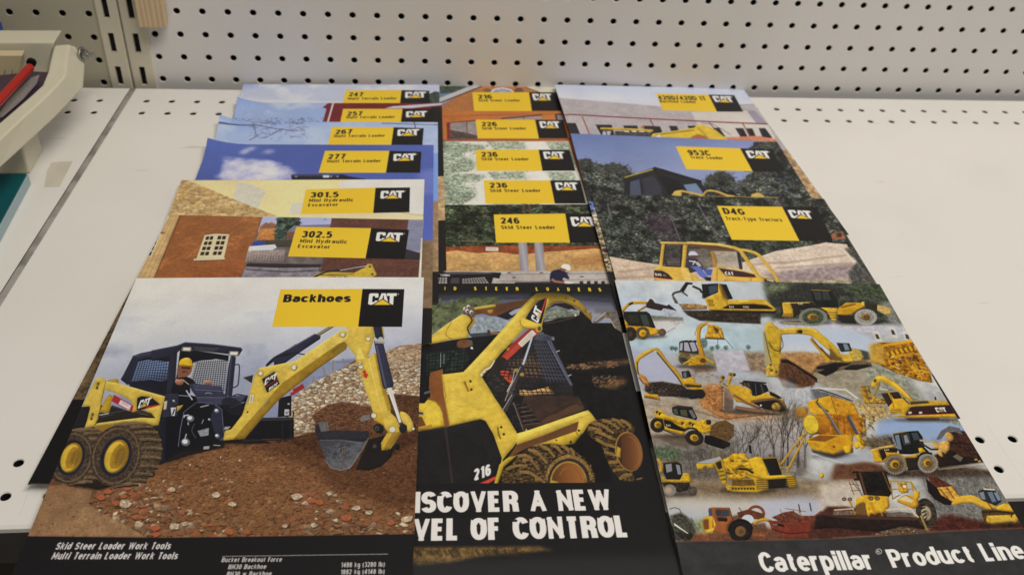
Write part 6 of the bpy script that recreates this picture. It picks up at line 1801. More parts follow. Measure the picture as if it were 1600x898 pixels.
    # ---- row 2: backhoe with a grey bucket of water
    for x, y in ((470, 620), (500, 625), (800, 620), (845, 610), (915, 615), (1100, 610), (730, 580)):
        c.ell(*P((x, y))[0], 3.6 if x != 730 else 6, 3.4 if x != 730 else 8, (92, 112, 112), 0, .8, soft=2, tex=(4, .3))
        c.line(P((x, y), (x, y + 28)), .7, (92, 100, 96))
    c.fill([P((800, 645), (1060, 632), (1115, 800), (1000, 808), (850, 812))], (182, 178, 190), soft=2, tex=(14, .05))
    c.line(P((1060, 634), (1116, 800)), 2.4, (150, 146, 160), .6, soft=1)
    c.wheel(*P((575, 705))[0], 9.5, 9.5, 0, (92, 90, 86), (70, 66, 60), .5)
    c.fill([P((530, 570), (560, 558), (660, 560), (690, 640), (690, 672), (530, 655))], (72, 70, 70))
    for q in (((540, 578), (560, 576), (556, 640), (532, 640)), ((570, 572), (600, 570), (626, 648), (570, 642)), ((612, 572), (655, 572), (680, 640), (640, 650))):
        c.fill([P(*q)], (168, 166, 180))
    for x in (580, 612, 650):
        c.fill([P((x, 556), (x + 22, 556), (x + 22, 572), (x, 574))], (34, 34, 34))
    c.line(P((528, 655), (690, 672)), 1.8, (150, 120, 50))
    c.fill([P((520, 660), (540, 660), (640, 690), (620, 720), (530, 690))], (170, 146, 80), .6)
    c.line(P((690, 680), (560, 755)), 3.4, (196, 164, 60))
    c.line(P((720, 690), (828, 752)), 3.8, (196, 164, 60))
    c.fill([P((630, 690), (720, 690), (760, 730), (740, 762), (600, 766))], (184, 148, 48), tex=(5, .15))
    c.line(P((730, 720), (712, 640), (690, 560), (692, 480), (712, 440), (760, 416)), [7.5, 7, 6.2, 6.2, 5.4, 4], (196, 154, 52), sm=4)
    c.line(P((672, 480), (690, 436), (760, 408), (830, 408)), [3.4, 2.6, 2.2, 1.8], (176, 160, 110), sm=4)
    c.line(P((660, 520), (664, 480)), 2, (176, 160, 110))
    c.ell(*P((728, 724))[0], 4, 3.6, (112, 78, 36))
    c.fill([P((765, 425), (840, 432), (880, 460), (905, 545), (760, 542), (740, 530), (760, 480))], (198, 160, 62), tex=(10, .12))
    c.fill([P((810, 440), (852, 462), (856, 480), (840, 500), (820, 470))], (110, 78, 36))
    c.line(P((742, 540), (904, 546)), 2, (110, 92, 66))
    c.line(P((848, 480), (880, 540)), .7, (90, 76, 50))
    c.line(P((848, 546), (848, 600)), .7, (70, 70, 70))
    c.line(P((904, 540), (975, 622)), .7, (80, 80, 84))
    # row 2: big excavator in front of a hill
    mound = Q((262, 625), (310, 626), (360, 645), (440, 700), (510, 745), (500, 780), (400, 800), (280, 790), (250, 730))
    c.fill([Q((262, 605), (310, 602), (360, 630), (520, 730), (520, 760), (300, 700))], (44, 34, 30), soft=1)
    c.fill([mound], (118, 78, 50), soft=3, tex=[(8, .25), (4, .15)])
    for x in (290, 340, 390, 430):
        c.line(Q((x, 640 + (x - 290) * .4), (x + 40, 770)), 3, (70, 50, 40), .5, soft=2)
    c.fill([Q((300, 730), (360, 740), (380, 790), (300, 800))], (60, 58, 56), .8, soft=5)
    c.fill([Q((510, 665), (560, 630), (660, 620), (900, 615), (905, 650), (820, 665), (700, 672), (600, 700), (500, 690))], (120, 104, 84), tex=(5, .15))
    c.fill([Q((520, 650), (640, 622), (760, 624), (730, 640), (600, 668), (516, 668))], (48, 40, 36))
    c.fill([Q((520, 690), (600, 660), (680, 655), (640, 690), (580, 716))], (42, 36, 34))
    c.fill([Q((708, 660), (760, 636), (880, 632), (905, 640), (800, 672), (720, 672))], (50, 46, 42))
    c.fill([Q((820, 530), (880, 545), (900, 600), (840, 600))], (60, 62, 54), .8, soft=4)
    c.fill([Q((690, 560), (760, 570), (775, 612), (712, 616))], Y1)
    c.fill([Q((750, 516), (820, 530), (850, 580), (840, 600), (780, 604), (740, 560))], (176, 158, 92), tex=(5, .15))
    c.fill([Q((655, 484), (745, 486), (765, 540), (690, 548))], (60, 62, 60))
    c.fill([Q((700, 490), (730, 492), (748, 530), (716, 536))], (128, 142, 158))
    c.line(Q((660, 486), (690, 545)), 1.4, (48, 50, 52))
    c.line(Q((255, 412), (330, 405), (440, 405), (500, 420), (560, 470), (640, 540), (690, 612)), [9, 9.5, 11, 13, 12, 11, 9], (196, 168, 70), sm=4)
    c.line(Q((270, 396), (440, 386), (500, 398), (580, 450), (680, 540)), 1.4, (216, 192, 100), sm=4)
    c.line(Q((470, 458), (540, 530), (600, 610)), [3.4, 6, 6.4], (190, 158, 60))
    c.line(Q((480, 450), (560, 545)), 1.6, (140, 80, 50))
    c.line(Q((545, 520), (620, 600)), 2.4, (104, 84, 40))
    c.fill([Q((610, 520), (690, 590), (700, 612), (610, 600))], (110, 84, 36), .8)
    c.line(Q((600, 500), (680, 590)), 3, (176, 146, 56))
    c.fill([Q((372, 416), (398, 398), (416, 402), (414, 422))], (44, 36, 40))
    c.fill([Q((150, 400), (162, 350), (200, 346), (250, 390), (272, 420), (270, 470), (262, 600), (250, 700), (210, 700), (160, 480))], (192, 164, 64), tex=(14, .05))
    c.fill([Q((136, 410), (160, 400), (190, 560), (240, 690), (200, 720), (160, 640))], (170, 158, 110), .9)
    c.line(Q((150, 420), (180, 560), (220, 680)), 1.3, (120, 104, 56))
    c.line(Q((180, 480), (210, 530), (250, 545), (280, 510), (270, 450)), .9, (66, 58, 48), sm=5)
    c.line(Q((152, 540), (160, 650)), 1.8, (150, 158, 170))
    c.fill([Q((160, 660), (200, 620), (250, 625), (254, 700), (240, 726), (165, 722))], (186, 160, 80), tex=(6, .12))
    for x, y in ((195, 640), (235, 690), (200, 680)):
        c.ell(*Q((x, y))[0], 1.8, 1.8, (112, 90, 40))
    c.fill([Q((180, 720), (300, 740), (420, 800), (300, 800), (190, 770))], (190, 190, 192), .6, soft=8)
    # row 2: yellow engine on the right
    for x, y in ((930, 440), (1040, 410), (1140, 440)):
        c.fill([Q((x - 20, y - 40), (x + 20, y - 40), (x + 50, y + 40), (x, y + 30))], (206, 200, 192), .8, soft=3)
        c.fill([Q((x - 4, y - 20), (x + 16, y - 16), (x + 30, y + 16), (x + 6, y + 14))], (64, 58, 54), .9, soft=1)
    eng = Q((900, 500), (960, 480), (1100, 478), (1180, 460), (1300, 640), (1330, 760), (1220, 740), (1080, 690), (1010, 660), (900, 610))
    c.fill([eng], (166, 122, 36), soft=3, tex=[(8, .2), (4, .2)])
    c.fill([Q((880, 490), (990, 500), (1000, 640), (890, 610))], (196, 166, 90), .8, soft=7)
    c.line(Q((975, 505), (1060, 490), (1180, 470), (1220, 460)), 4.2, (206, 160, 44))
    for k in range(7):
        x, y = 1010 + 32 * k, 545 - 8 * k
        c.line(Q((x, y), (x + 20, y + 30)), 4.6, (212, 168, 46))
        c.line(Q((x + 12, y - 4), (x + 32, y + 28)), 1.4, (110, 76, 24))
    c.line(Q((1000, 590), (1170, 560), (1260, 560)), 3.4, (196, 152, 44))
    c.line(Q((1020, 600), (1040, 640), (1090, 660)), 3, (202, 158, 44))
    for i in range(70):
        x, y = 1020 + 260 * c.rng.random(), 560 + 150 * c.rng.random()
        if y - 560 > (x - 960) * .8:
            continue
        a = c.rng.random() * 3
        c.line(Q((x, y), (x + 30 * math.cos(a), y + 18 * math.sin(a))), 1 + 1.6 * c.rng.random(), [(216, 172, 52), (110, 76, 26), (190, 146, 44), (70, 50, 26), (206, 190, 140)][c.rng.integers(5)], .8)
    for p in (((1140, 600), (1220, 700)), ((1180, 660), (1330, 690)), ((1200, 610), (1260, 740))):
        c.line(Q(*p), 2.4, (200, 160, 60))

    # ---- row 3: material handler with long arm
    c.fill([S((110, 385), (230, 375), (380, 400), (430, 440), (420, 490), (150, 480), (100, 440))], (74, 60, 54), soft=3, tex=[(6, .3), (4, .25)])
    c.scatter(S((100, 385), (240, 378), (400, 410), (410, 480), (140, 470)), 200, 1, 4, [(50, 40, 38), (104, 84, 74), (88, 60, 48)], .1, .6, 0)
    c.scatter(S((130, 420), (230, 420), (300, 440), (230, 460), (140, 455)), 60, 1, 3, [(150, 146, 150), (176, 172, 172)], .1, .7, 0)
    c.fill([S((370, 430), (520, 430), (540, 470), (480, 500), (360, 480))], (54, 50, 50), soft=2, tex=(5, .2))
    for x, y in ((450, 470), (515, 465)):
        c.ell(*S((x, y))[0], 7, 7, (50, 48, 48), 0, .9, tex=(4, .2))
    c.line(S((40, 320), (45, 225), (90, 180), (165, 140)), [3.6, 6, 7, 5.4], (196, 168, 76), sm=4)
    c.line(S((165, 138), (200, 145), (260, 230), (330, 300), (390, 390)), [4, 5, 5.4, 5.6, 6], (194, 162, 70), sm=4)
    c.line(S((190, 160), (240, 220), (340, 340), (380, 400)), 1.8, (96, 78, 54))
    c.line(S((45, 230), (50, 300), (60, 330)), 2.2, (150, 122, 50))
    c.line(S((60, 330), (100, 350), (128, 400)), 5, (196, 146, 56), sm=4)
    c.line(S((60, 345), (90, 385), (140, 410)), 3, (186, 120, 50))
    c.fill([S((372, 300), (430, 296), (448, 338), (420, 352), (382, 350))], (56, 58, 62))
    c.fill([S((384, 308), (408, 304), (412, 344), (390, 346))], (110, 122, 136))
    c.fill([S((420, 345), (462, 340), (480, 380), (520, 395), (530, 430), (450, 436), (380, 400), (390, 360))], (194, 160, 60), tex=(5, .12))
    c.fill([S((400, 395), (520, 405), (520, 418), (410, 415))], (84, 64, 38))
    c.fill([S((96, 462), (200, 470), (222, 515), (100, 495))], (196, 164, 76))
    c.fill([S((96, 478), (190, 490), (200, 508), (100, 494))], (160, 116, 50))
    # row 3: bulldozer
    c.line(S((655, 380), (690, 345)), 3.4, (190, 160, 76))
    c.line(S((712, 410), (742, 325)), 5, (196, 164, 70))
    for x, y in ((675, 342), (735, 320), (758, 322)):
        c.ell(*S((x, y))[0], 3.6, 3.0, (176, 146, 70))
        c.ell(*S((x + 6, y + 2))[0], 1.7, 1.7, (64, 52, 36))
    c.line(S((690, 400), (680, 380), (712, 410)), 1, (90, 76, 50))
    c.line(S((760, 350), (780, 390)), 2.6, (164, 164, 164))
    c.fill([S((720, 400), (770, 395), (890, 430), (1060, 470), (1120, 500), (1150, 550), (950, 545), (780, 520), (720, 440))], (198, 164, 64), tex=(10, .05))
    c.fill([S((800, 385), (830, 370), (940, 375), (1000, 395), (1020, 440), (920, 480), (880, 425))], (60, 58, 62))
    c.line(S((830, 368), (1000, 382)), 2.2, (44, 42, 44))
    for q in (((885, 385), (912, 385), (920, 470), (898, 476)), ((925, 385), (950, 388), (962, 468), (930, 474)), ((965, 390), (1000, 396), (1012, 440), (985, 446))):
        c.fill([S(*q)], (42, 42, 52))
    c.line(S((918, 384), (928, 478)), 1, (110, 104, 96))
    c.line(S((958, 388), (978, 450)), 1.2, (110, 104, 96))
    for k in range(3):
        c.line(S((815 + 22 * k, 382), (830 + 22 * k, 410)), 1.6, (130, 108, 56))
    c.fill([S((1020, 440), (1060, 455), (1120, 490), (1090, 495), (1030, 470))], (56, 46, 42))
    c.fill([S((690, 418), (720, 425), (758, 480), (756, 580), (690, 585))], [S((690, 500))[0], (136, 110, 94), S((758, 500))[0], (164, 138, 118)], tex=(14, .08))
    c.fill([S((690, 490), (756, 510), (756, 580), (690, 585))], (108, 92, 88), .6, soft=3)
    c.line(S((758, 470), (860, 530), (960, 570)), 4, (150, 112, 76))
    c.fill([S((890, 520), (1000, 500), (1080, 500), (1160, 570), (1120, 590), (980, 570))], (52, 42, 38))
    c.line(S((890, 522), (1000, 504), (1090, 504), (1160, 580)), 2.8, (128, 100, 76), sm=3)
    c.line(S((770, 560), (900, 580), (1100, 604)), 5.5, (138, 112, 92))
    c.line(S((770, 575), (900, 596), (1090, 612)), 1.6, (80, 64, 54))
    c.ell(*S((1074, 552))[0], 7.6, 6.2, (196, 160, 72))
    c.ell(*S((1070, 552))[0], 4, 3.6, (214, 186, 108))
    c.line(S((1090, 520), (1150, 585)), 2.6, (84, 64, 48))
    c.ell(*S((960, 545))[0], 1.6, 1.6, WHT)
    # row 3: excavator with its arm folded
    c.fill([R((610, 225), (690, 220), (700, 300), (830, 330), (820, 360), (650, 355))], (170, 140, 66), soft=2, tex=[(6, .2), (4, .1)])
    for p in (((620, 228), (690, 226)), ((640, 260), (690, 262)), ((650, 300), (720, 330)), ((660, 250), (690, 340))):
        c.line(R(*p), 1.4, (130, 100, 46))
    c.line(R((705, 345), (770, 190)), 3, (190, 160, 80))
    c.line(R((715, 230), (740, 175), (790, 165), (880, 210), (960, 280), (1030, 345)), [8, 9, 9, 9, 7.5, 5], (206, 170, 64), sm=5)
    c.line(R((740, 158), (800, 160), (900, 220), (1000, 310)), 1.3, (226, 200, 106), sm=4)
    c.line(R((770, 240), (830, 250)), 2.4, (190, 180, 160))
    c.fill([R((722, 172), (740, 166), (742, 190), (724, 194))], (110, 84, 30))
    c.fill([R((775, 275), (900, 262), (950, 310), (1000, 370), (980, 400), (860, 400), (830, 370))], (206, 170, 58))
    c.fill([R((780, 280), (830, 274), (866, 348), (836, 382))], (74, 54, 50))
    c.fill([R((848, 272), (912, 266), (942, 316), (878, 320))], (70, 52, 48))
    c.line(R((846, 272), (880, 390)), .9, (130, 100, 36))
    c.line(R((950, 310), (1005, 366)), 1.4, (84, 62, 30))
    c.fill([R((835, 395), (1000, 370), (1370, 365), (1400, 470), (860, 462), (960, 440), (860, 440))], (200, 166, 62), tex=(10, .06))
    c.fill([R((1002, 340), (1150, 332), (1330, 338), (1350, 372), (1002, 376))], (196, 164, 72))
    c.fill([R((1004, 346), (1140, 338), (1160, 354), (1010, 366))], (84, 76, 56))
    c.fill([R((1296, 336), (1335, 340), (1342, 356), (1296, 352))], (84, 76, 56))
    c.fill([R((970, 445), (1010, 385), (1150, 376), (1352, 370), (1378, 432), (1150, 440))], (74, 42, 46))
    c.line(R((972, 448), (1150, 442), (1380, 434)), 1, (156, 50, 44))
    c.logo(*R((1215, 426), (1296, 424)), 7.6, tri=(206, 168, 60), edge=(74, 42, 46), tm=False)
    for x in (990, 1072):
        c.fill([R((x, 420), (x + 26, 419), (x + 28, 436), (x + 2, 438))], (196, 186, 180))
    c.fill([R((960, 468), (1230, 470), (1240, 486), (1000, 492))], (96, 62, 40), .9, soft=1)
    c.line(R((850, 410), (940, 405)), .9, (140, 108, 40))
    c.line(R((850, 425), (940, 420)), .9, (140, 108, 40))
    c.line(R((1200, 305), (1204, 330)), 2.4, (60, 54, 46))

    # ---- row 4: telescopic handler with a bucket of soil
    c.fill([S((170, 760), (420, 800), (560, 850), (300, 840))], (120, 96, 72), .6, soft=4)
    c.fill([S((585, 700), (640, 665), (700, 655), (760, 690), (765, 770), (700, 830), (580, 780))], (124, 96, 56), soft=2, tex=[(6, .25), (4, .2)])
    c.scatter(S((590, 700), (640, 665), (700, 655), (755, 690), (755, 770), (700, 820), (585, 770)), 300, 1, 2.5, [(150, 118, 70), (96, 72, 44), (170, 140, 90)], .1, .8, 0)
    c.fill([S((548, 765), (600, 770), (735, 820), (735, 840), (680, 866), (560, 830), (542, 815))], (38, 32, 32))
    c.wheel(*S((200, 692))[0], 12, 11.6, 0, (56, 50, 48), (204, 166, 50), .5)
    c.fill([S((170, 600), (200, 578), (240, 590), (262, 620), (380, 650), (500, 660), (560, 650), (590, 690), (590, 740), (520, 750), (440, 700), (380, 760), (250, 720), (235, 650), (180, 640))], (206, 172, 56), tex=(8, .05))
    c.fill([S((242, 652), (300, 668), (350, 700), (400, 722), (395, 740), (280, 716), (252, 700))], (40, 36, 36))
    c.text('CAT', *S((262, 702), (296, 704)), 3.4, WHT, (.32, .28), .06)
    c.line(S((250, 722), (390, 762)), 2.4, (190, 154, 50))
    c.line(S((240, 640), (380, 690), (480, 690)), 1, (140, 108, 40))
    c.line(S((245, 730), (330, 760)), 1.6, (70, 54, 36))
    c.fill([S((304, 565), (345, 550), (450, 560), (492, 640), (480, 656), (420, 640), (320, 618), (306, 600))], (48, 44, 46))
    c.fill([S((312, 575), (340, 570), (350, 615), (318, 610))], (92, 96, 84))
    c.fill([S((360, 580), (410, 580), (420, 630), (370, 620))], (96, 96, 70))
    c.fill([S((425, 585), (450, 580), (482, 635), (462, 648))], (120, 122, 126))
    c.fill([S((306, 562), (345, 548), (452, 558), (460, 570), (400, 574))], (70, 56, 66))
    for x, y in ((195, 600), (215, 612), (385, 680), (440, 680), (460, 690), (540, 680), (560, 700)):
        c.ell(*S((x, y))[0], 2.4, 2.2, (66, 54, 34))
        c.ell(*S((x + 8, y + 5))[0], 1.6, 1.4, (226, 196, 90))
    c.fill([S((500, 670), (560, 660), (600, 690), (590, 740), (540, 756), (510, 720))], (200, 164, 54), tex=(5, .15))
    c.ell(*S((575, 670))[0], 4, 4, (60, 56, 56))
    c.wheel(*S((470, 785))[0], 14.5, 11.6, 12, (58, 52, 52), (204, 166, 50), .5)
    c.line(S(*ellipse(450, 750, 52, 34, 10, 190, 330)), 2.4, (44, 40, 40))
    # row 4: bare trees, pipe layer
    for x, h, w in ((590, 220, 1.2), (640, 260, 1.5), (740, 260, 1.2), (820, 340, 1.9), (860, 360, 2.2), (900, 340, 1.6), (960, 330, 1.8), (1005, 330, 1.5), (560, 180, 1.0), (690, 240, 1.1), (320, 170, .9), (360, 180, 1.0), (400, 170, .9), (470, 150, .9), (520, 170, .9), (300, 150, .8)):
        for _ in range(2):
            c.tree(*T((x + 10 * (_ - .5), 460 if x < 560 else 400))[0], h / 3.904, [(84, 74, 66), (104, 92, 82), (70, 62, 56)][c.rng.integers(3)], .55, 5, w, .15 * (c.rng.random() - .5))
    # row 3: orange and yellow paver seen from the back
    c.fill([R((105, 395), (210, 380), (210, 470), (120, 470))], (176, 130, 50), .8, soft=6)
    c.fill([R((200, 350), (280, 320), (380, 298), (560, 350), (600, 420), (606, 450), (410, 452), (300, 440), (230, 440))], (206, 166, 56), tex=(16, .05))
    c.fill([R((385, 300), (560, 352), (606, 448), (430, 440))], (190, 148, 50), tex=(12, .06))
    c.line(R((385, 300), (432, 440)), .9, (140, 104, 36))
    c.line(R((290, 325), (278, 350), (310, 390), (370, 420)), 1.6, (70, 70, 72), sm=4)
    c.fill([R((225, 450), (300, 440), (620, 440), (650, 480), (630, 600), (560, 610), (300, 600), (230, 560))], (176, 126, 42), tex=[(16, .14), (5, .08)])
    c.fill([R((205, 450), (300, 455), (380, 480), (380, 560), (340, 595), (250, 600))], [R((300, 450))[0], (196, 150, 52), R((300, 600))[0], (140, 92, 36)])
    c.fill([R(*ellipse(232, 522, 58, 78, -14))], (210, 186, 76))
    c.line(R(*ellipse(232, 522, 58, 78, -14)), 1, (170, 140, 50), closed=True)
    for x in (430, 480, 620, 640):
        c.fill([R((x, 455), (x + 14, 455), (x + 24, 590), (x + 8, 590))], (146, 98, 36), .7, soft=1)
    c.line(R((290, 360), (370, 450), (420, 530), (480, 630), (500, 680)), [2.6, 3.6, 4.2, 4.2, 3.6], (112, 108, 112), sm=4)
    c.line(R((294, 360), (375, 450), (424, 530), (485, 630)), 1.0, (156, 150, 150), sm=4)
    c.line(R((520, 455), (560, 530), (596, 600)), 5, (96, 92, 98))
    c.line(R((536, 455), (580, 540), (608, 600)), 1.2, (150, 146, 150))
    c.fill([R((190, 640), (300, 600), (560, 600), (560, 690), (410, 755), (240, 715))], (196, 158, 50), tex=(10, .06))
    c.fill([R((200, 642), (300, 604), (440, 612), (340, 655))], (146, 102, 40))
    c.fill([R((340, 655), (440, 612), (540, 640), (560, 690), (412, 752))], (200, 156, 48))
    c.ell(*R((412, 694))[0], 1.4, 1.4, (90, 60, 30))
    c.fill([R((230, 715), (410, 755), (560, 695), (560, 740), (420, 780), (250, 740))], (74, 64, 56), .9, soft=2)
    for q in (((480, 690), (530, 680), (550, 700), (540, 745), (500, 745)), ((560, 660), (600, 655), (615, 700), (580, 715)), ((570, 600), (620, 600), (660, 690), (630, 715))):
        c.fill([R(*q)], (214, 180, 56))
    for i in range(60):
        x, y = 600 + 120 * c.rng.random(), 440 + 230 * c.rng.random()
        c.line(R((x, y), (x + 16, y + 20)), 1 + 2 * c.rng.random(), [(206, 168, 60), (150, 112, 44), (96, 76, 40), (216, 190, 100)][c.rng.integers(4)], .7)
    c.fill([R((240, 760), (420, 790), (680, 720), (700, 800), (520, 830), (300, 800))], (168, 172, 182), .9, soft=6)
    c.line(R((240, 748), (480, 820)), 1, (210, 208, 206), .8)
    c.fill([T((300, 400), (480, 390), (480, 470), (300, 480))], (112, 98, 84), .55, soft=4, tex=(4, .2))
    for p, w in ((((985, 205), (855, 380)), 3.4), (((1000, 215), (890, 430)), 3.6), (((985, 200), (1010, 190)), 4)):
        c.line(T(*p), w, (206, 172, 84))
    c.line(T((830, 395), (905, 395)), 2.4, (196, 170, 96))
    c.fill([T((660, 262), (676, 262), (680, 310), (664, 310))], (50, 44, 44))
    for x in (440, 460, 480, 500):
        c.line(T((x, 292), (x + 6, 340)), 1.2, (186, 164, 90))
    c.fill([T((340, 372), (370, 360), (485, 330), (495, 345), (440, 372))], (164, 164, 168))
    c.fill([T((340, 374), (440, 374), (448, 402), (404, 404), (400, 384), (380, 412), (346, 408))], (204, 172, 66))
    c.fill([T((440, 370), (495, 345), (520, 420), (530, 500), (500, 500), (470, 420))], (190, 160, 56))
    c.fill([T((460, 370), (490, 355), (500, 400), (478, 410))], (70, 60, 40))
    for k in range(4):
        c.line(T((470 + 8 * k, 400 + 24 * k), (500 + 8 * k, 396 + 24 * k)), 1.4, (84, 70, 40))
    c.fill([T((500, 350), (540, 330), (560, 312), (640, 310), (660, 350), (740, 330), (760, 440), (700, 460), (540, 470))], (196, 160, 52), tex=[(6, .12), (4, .08)])
    c.fill([T((600, 345), (640, 340), (660, 358), (650, 378), (610, 380), (594, 362))], (214, 184, 70), sm=3)
    for i in range(50):
        x, y = 510 + 180 * c.rng.random(), 330 + 150 * c.rng.random()
        c.line(T((x, y), (x + 20, y + 14 * (c.rng.random() - .3))), 1 + 1.4 * c.rng.random(), [(120, 94, 36), (218, 186, 76), (84, 66, 32), (176, 140, 46)][c.rng.integers(4)], .8)
    c.line(T((520, 380), (620, 480)), 3, (206, 172, 60))
    c.line(T((600, 405), (650, 408), (690, 430)), 3, (60, 50, 36))
    c.fill([T((664, 345), (700, 332), (742, 332), (765, 380), (785, 448), (730, 450), (690, 420))], (208, 176, 62))
    c.fill([T((746, 345), (830, 338), (865, 440), (790, 444))], (44, 40, 38))
    c.line(T((744, 342), (832, 336), (868, 442)), 1.6, (200, 168, 60))
    for x in (712, 790):
        c.ell(*T((x, 322))[0], 2.6, 2.4, (150, 124, 60))
    c.fill([T((700, 455), (790, 446), (900, 440), (920, 456), (780, 470))], (210, 178, 66))
    c.fill([T((770, 470), (890, 462), (905, 515), (780, 525))], (54, 44, 34))
    c.fill([T((600, 430), (640, 430), (760, 460), (780, 480), (782, 530), (720, 545), (530, 538), (520, 500), (560, 505), (620, 510), (700, 505), (690, 470))], (196, 164, 60))
    c.fill([T((560, 470), (690, 470), (702, 505), (560, 508)),], (130, 100, 40), tex=(4, .3))
    for k in range(9):
        c.line(T((640 + 12 * k, 438 + 4 * k), (650 + 12 * k, 432 + 4 * k)), 1, (120, 92, 36))
    for k in range(5):
        c.line(T((708, 475 + 13 * k), (780, 470 + 13 * k)), 1.4, (120, 94, 40))
        c.line(T((885, 448 + 14 * k), (950, 444 + 14 * k)), 1.4, (130, 102, 44))
    c.fill([T((880, 440), (930, 440), (955, 480), (950, 512), (905, 518), (895, 470))], (196, 164, 64))
    for k in range(5):
        c.line(T((892, 456 + 13 * k), (950, 452 + 13 * k)), 1.3, (120, 94, 40))
    for k in range(8):
        c.ell(*T((565 + 18 * k, 525))[0], 1.6, 1.8, (84, 66, 34))
    c.line(T((520, 512), (560, 540), (720, 546)), 1.4, (216, 190, 90))
    c.ell(*U((16, 422))[0], 3.4, 4.2, (214, 184, 50))
    # row 4: small wheeled digger at the left edge
    c.fill([T((50, 366), (80, 356), (96, 372), (92, 396), (52, 394))], (206, 170, 70))
    c.line(T((105, 345), (130, 380), (125, 430)), [5, 6, 6], (190, 158, 70))
    c.fill([T((140, 372), (220, 362), (250, 380), (262, 470), (160, 470), (140, 430))], (52, 46, 42))
    for q in (((152, 380), (190, 374), (194, 420), (160, 430)), ((215, 378), (240, 385), (250, 440), (228, 440))):
        c.fill([T(*q)], (140, 142, 150))
    c.line(T((135, 372), (225, 362), (252, 380)), 1.8, (110, 84, 50))
    c.fill([T((120, 440), (160, 470), (240, 475), (262, 430), (300, 432), (312, 480), (310, 490), (140, 490))], (198, 166, 64), tex=(5, .12))
    c.fill([T((130, 488), (300, 490), (310, 530), (240, 548), (150, 530))], (70, 58, 50), tex=(5, .2))
    c.ell(*T((180, 535))[0], 10, 9, (150, 140, 136), 0, .9, soft=1)
    c.ell(*T((172, 535))[0], 5, 5, (176, 160, 130), 0, .9, soft=1)
    c.wheel(*T((318, 540))[0], 7.6, 8, 0, (96, 86, 80), (120, 106, 94), .5)
    # ---- row 5: scraper
    c.fill([T((180, 690), (250, 670), (320, 720), (340, 790), (300, 850), (210, 850))], (74, 74, 58), .85, soft=4, tex=[(6, .3), (4, .2)])
    c.line(T((178, 650), (210, 640), (240, 650), (255, 690)), 1.2, (90, 90, 84))
    c.line(T((200, 690), (260, 690)), 1.2, (60, 60, 50))
    c.line(T((310, 700), (360, 790)), 1.2, (112, 112, 70))
    for x, y in ((230, 820), (290, 810)):
        c.ell(*T((x, y))[0], 8, 6, (56, 52, 44), 0, .8, soft=2)
    c.fill([T((375, 715), (400, 695), (440, 690), (450, 790), (400, 795), (385, 770))], (200, 164, 60))
    c.fill([T((415, 645), (440, 638), (545, 640), (560, 690), (575, 710), (560, 800), (440, 790), (440, 700))], (168, 104, 52))
    c.fill([T((385, 720), (415, 710), (420, 770), (392, 775))], (140, 84, 44))
    c.fill([T((414, 655), (436, 650), (440, 690), (420, 692))], (80, 96, 128))
    c.fill([T((462, 655), (490, 655), (492, 690), (466, 692))], (66, 74, 92))
    c.fill([T((495, 655), (540, 655), (545, 692), (498, 694))], (76, 84, 96))
    c.line(T((492, 650), (496, 700)), 1.2, (150, 96, 50))
    c.fill([T((470, 700), (530, 705), (530, 725), (475, 722))], (74, 44, 32))
    c.fill([T((440, 690), (450, 760), (400, 790), (440, 795), (460, 740))], (216, 186, 84))
    c.fill([T((560, 690), (620, 680), (700, 740), (760, 730), (780, 790), (600, 800))], (126, 84, 58), .8, soft=3, tex=(6, .2))
    c.line(T(*ellipse(705, 680, 48, 46, 0, 180, 360)), 4.4, (140, 84, 52))
    c.fill([T((590, 670), (660, 650), (760, 680), (755, 715), (690, 710), (600, 700))], (120, 68, 44), tex=(5, .2))
    c.line(T((600, 640), (640, 690)), 1.2, (110, 74, 50))
    c.ell(*T((655, 712))[0], 9.5, 7.5, (196, 198, 206))
    c.line(T((690, 735), (760, 712), (820, 740)), 5, (206, 170, 76), sm=3)
    c.fill([T((780, 720), (840, 720), (900, 740), (1000, 720), (1180, 720), (1180, 800), (1100, 830), (870, 820), (800, 770))], (142, 66, 46), tex=(8, .1))
    c.fill([T((800, 700), (870, 670), (930, 660), (980, 690), (1060, 690), (1100, 660), (1140, 690), (1150, 740), (1000, 730), (880, 740))], (128, 72, 52), tex=[(5, .25), (4, .1)])
    c.scatter(T((830, 700), (880, 672), (960, 680), (960, 720), (850, 730)), 60, 1, 4, [(156, 90, 66), (104, 56, 42)], .1, .7, .3)
    for p in (((850, 650), (880, 700)), ((880, 645), (1010, 665)), ((930, 650), (960, 710)), ((960, 660), (1000, 710))):
        c.line(T(*p), 1.2, (190, 160, 110))
    for x, y in ((965, 620), (1032, 612)):
        c.line(T((x, y), (x + 10, y + 50)), 1.6, (56, 48, 50))
    c.fill([T((806, 732), (870, 742), (880, 758), (812, 750))], (60, 40, 40))
    c.text('CAT', *T((812, 748), (838, 750)), 2.8, (200, 190, 184), (.3, .26), .06)
    c.line(T((800, 770), (900, 800), (1080, 790)), 2, (96, 42, 32))
    c.wheel(*T((612, 785))[0], 18, 17.5, 0, (50, 44, 42), (134, 104, 72), .5, hub=(120, 90, 60))
    c.line(T(*ellipse(612, 785, 72, 70, 0, 180, 350)), 3.4, (34, 30, 30))
    c.wheel(*T((1125, 790))[0], 13, 15, 0, (56, 46, 42), (140, 108, 74), .46, hub=(124, 92, 62))
    # row 5: wheel dozer
    c.fill([U((50, 640), (180, 640), (700, 720), (730, 770), (740, 830), (0, 870), (-80, 860), (-60, 760))], (96, 56, 44), soft=4, tex=[(12, .15), (4, .1)])
    c.fill([U((-20, 700), (200, 706), (710, 735), (740, 800), (600, 780), (400, 820), (100, 790), (-40, 800))], (58, 40, 36), soft=2, tex=(10, .15))
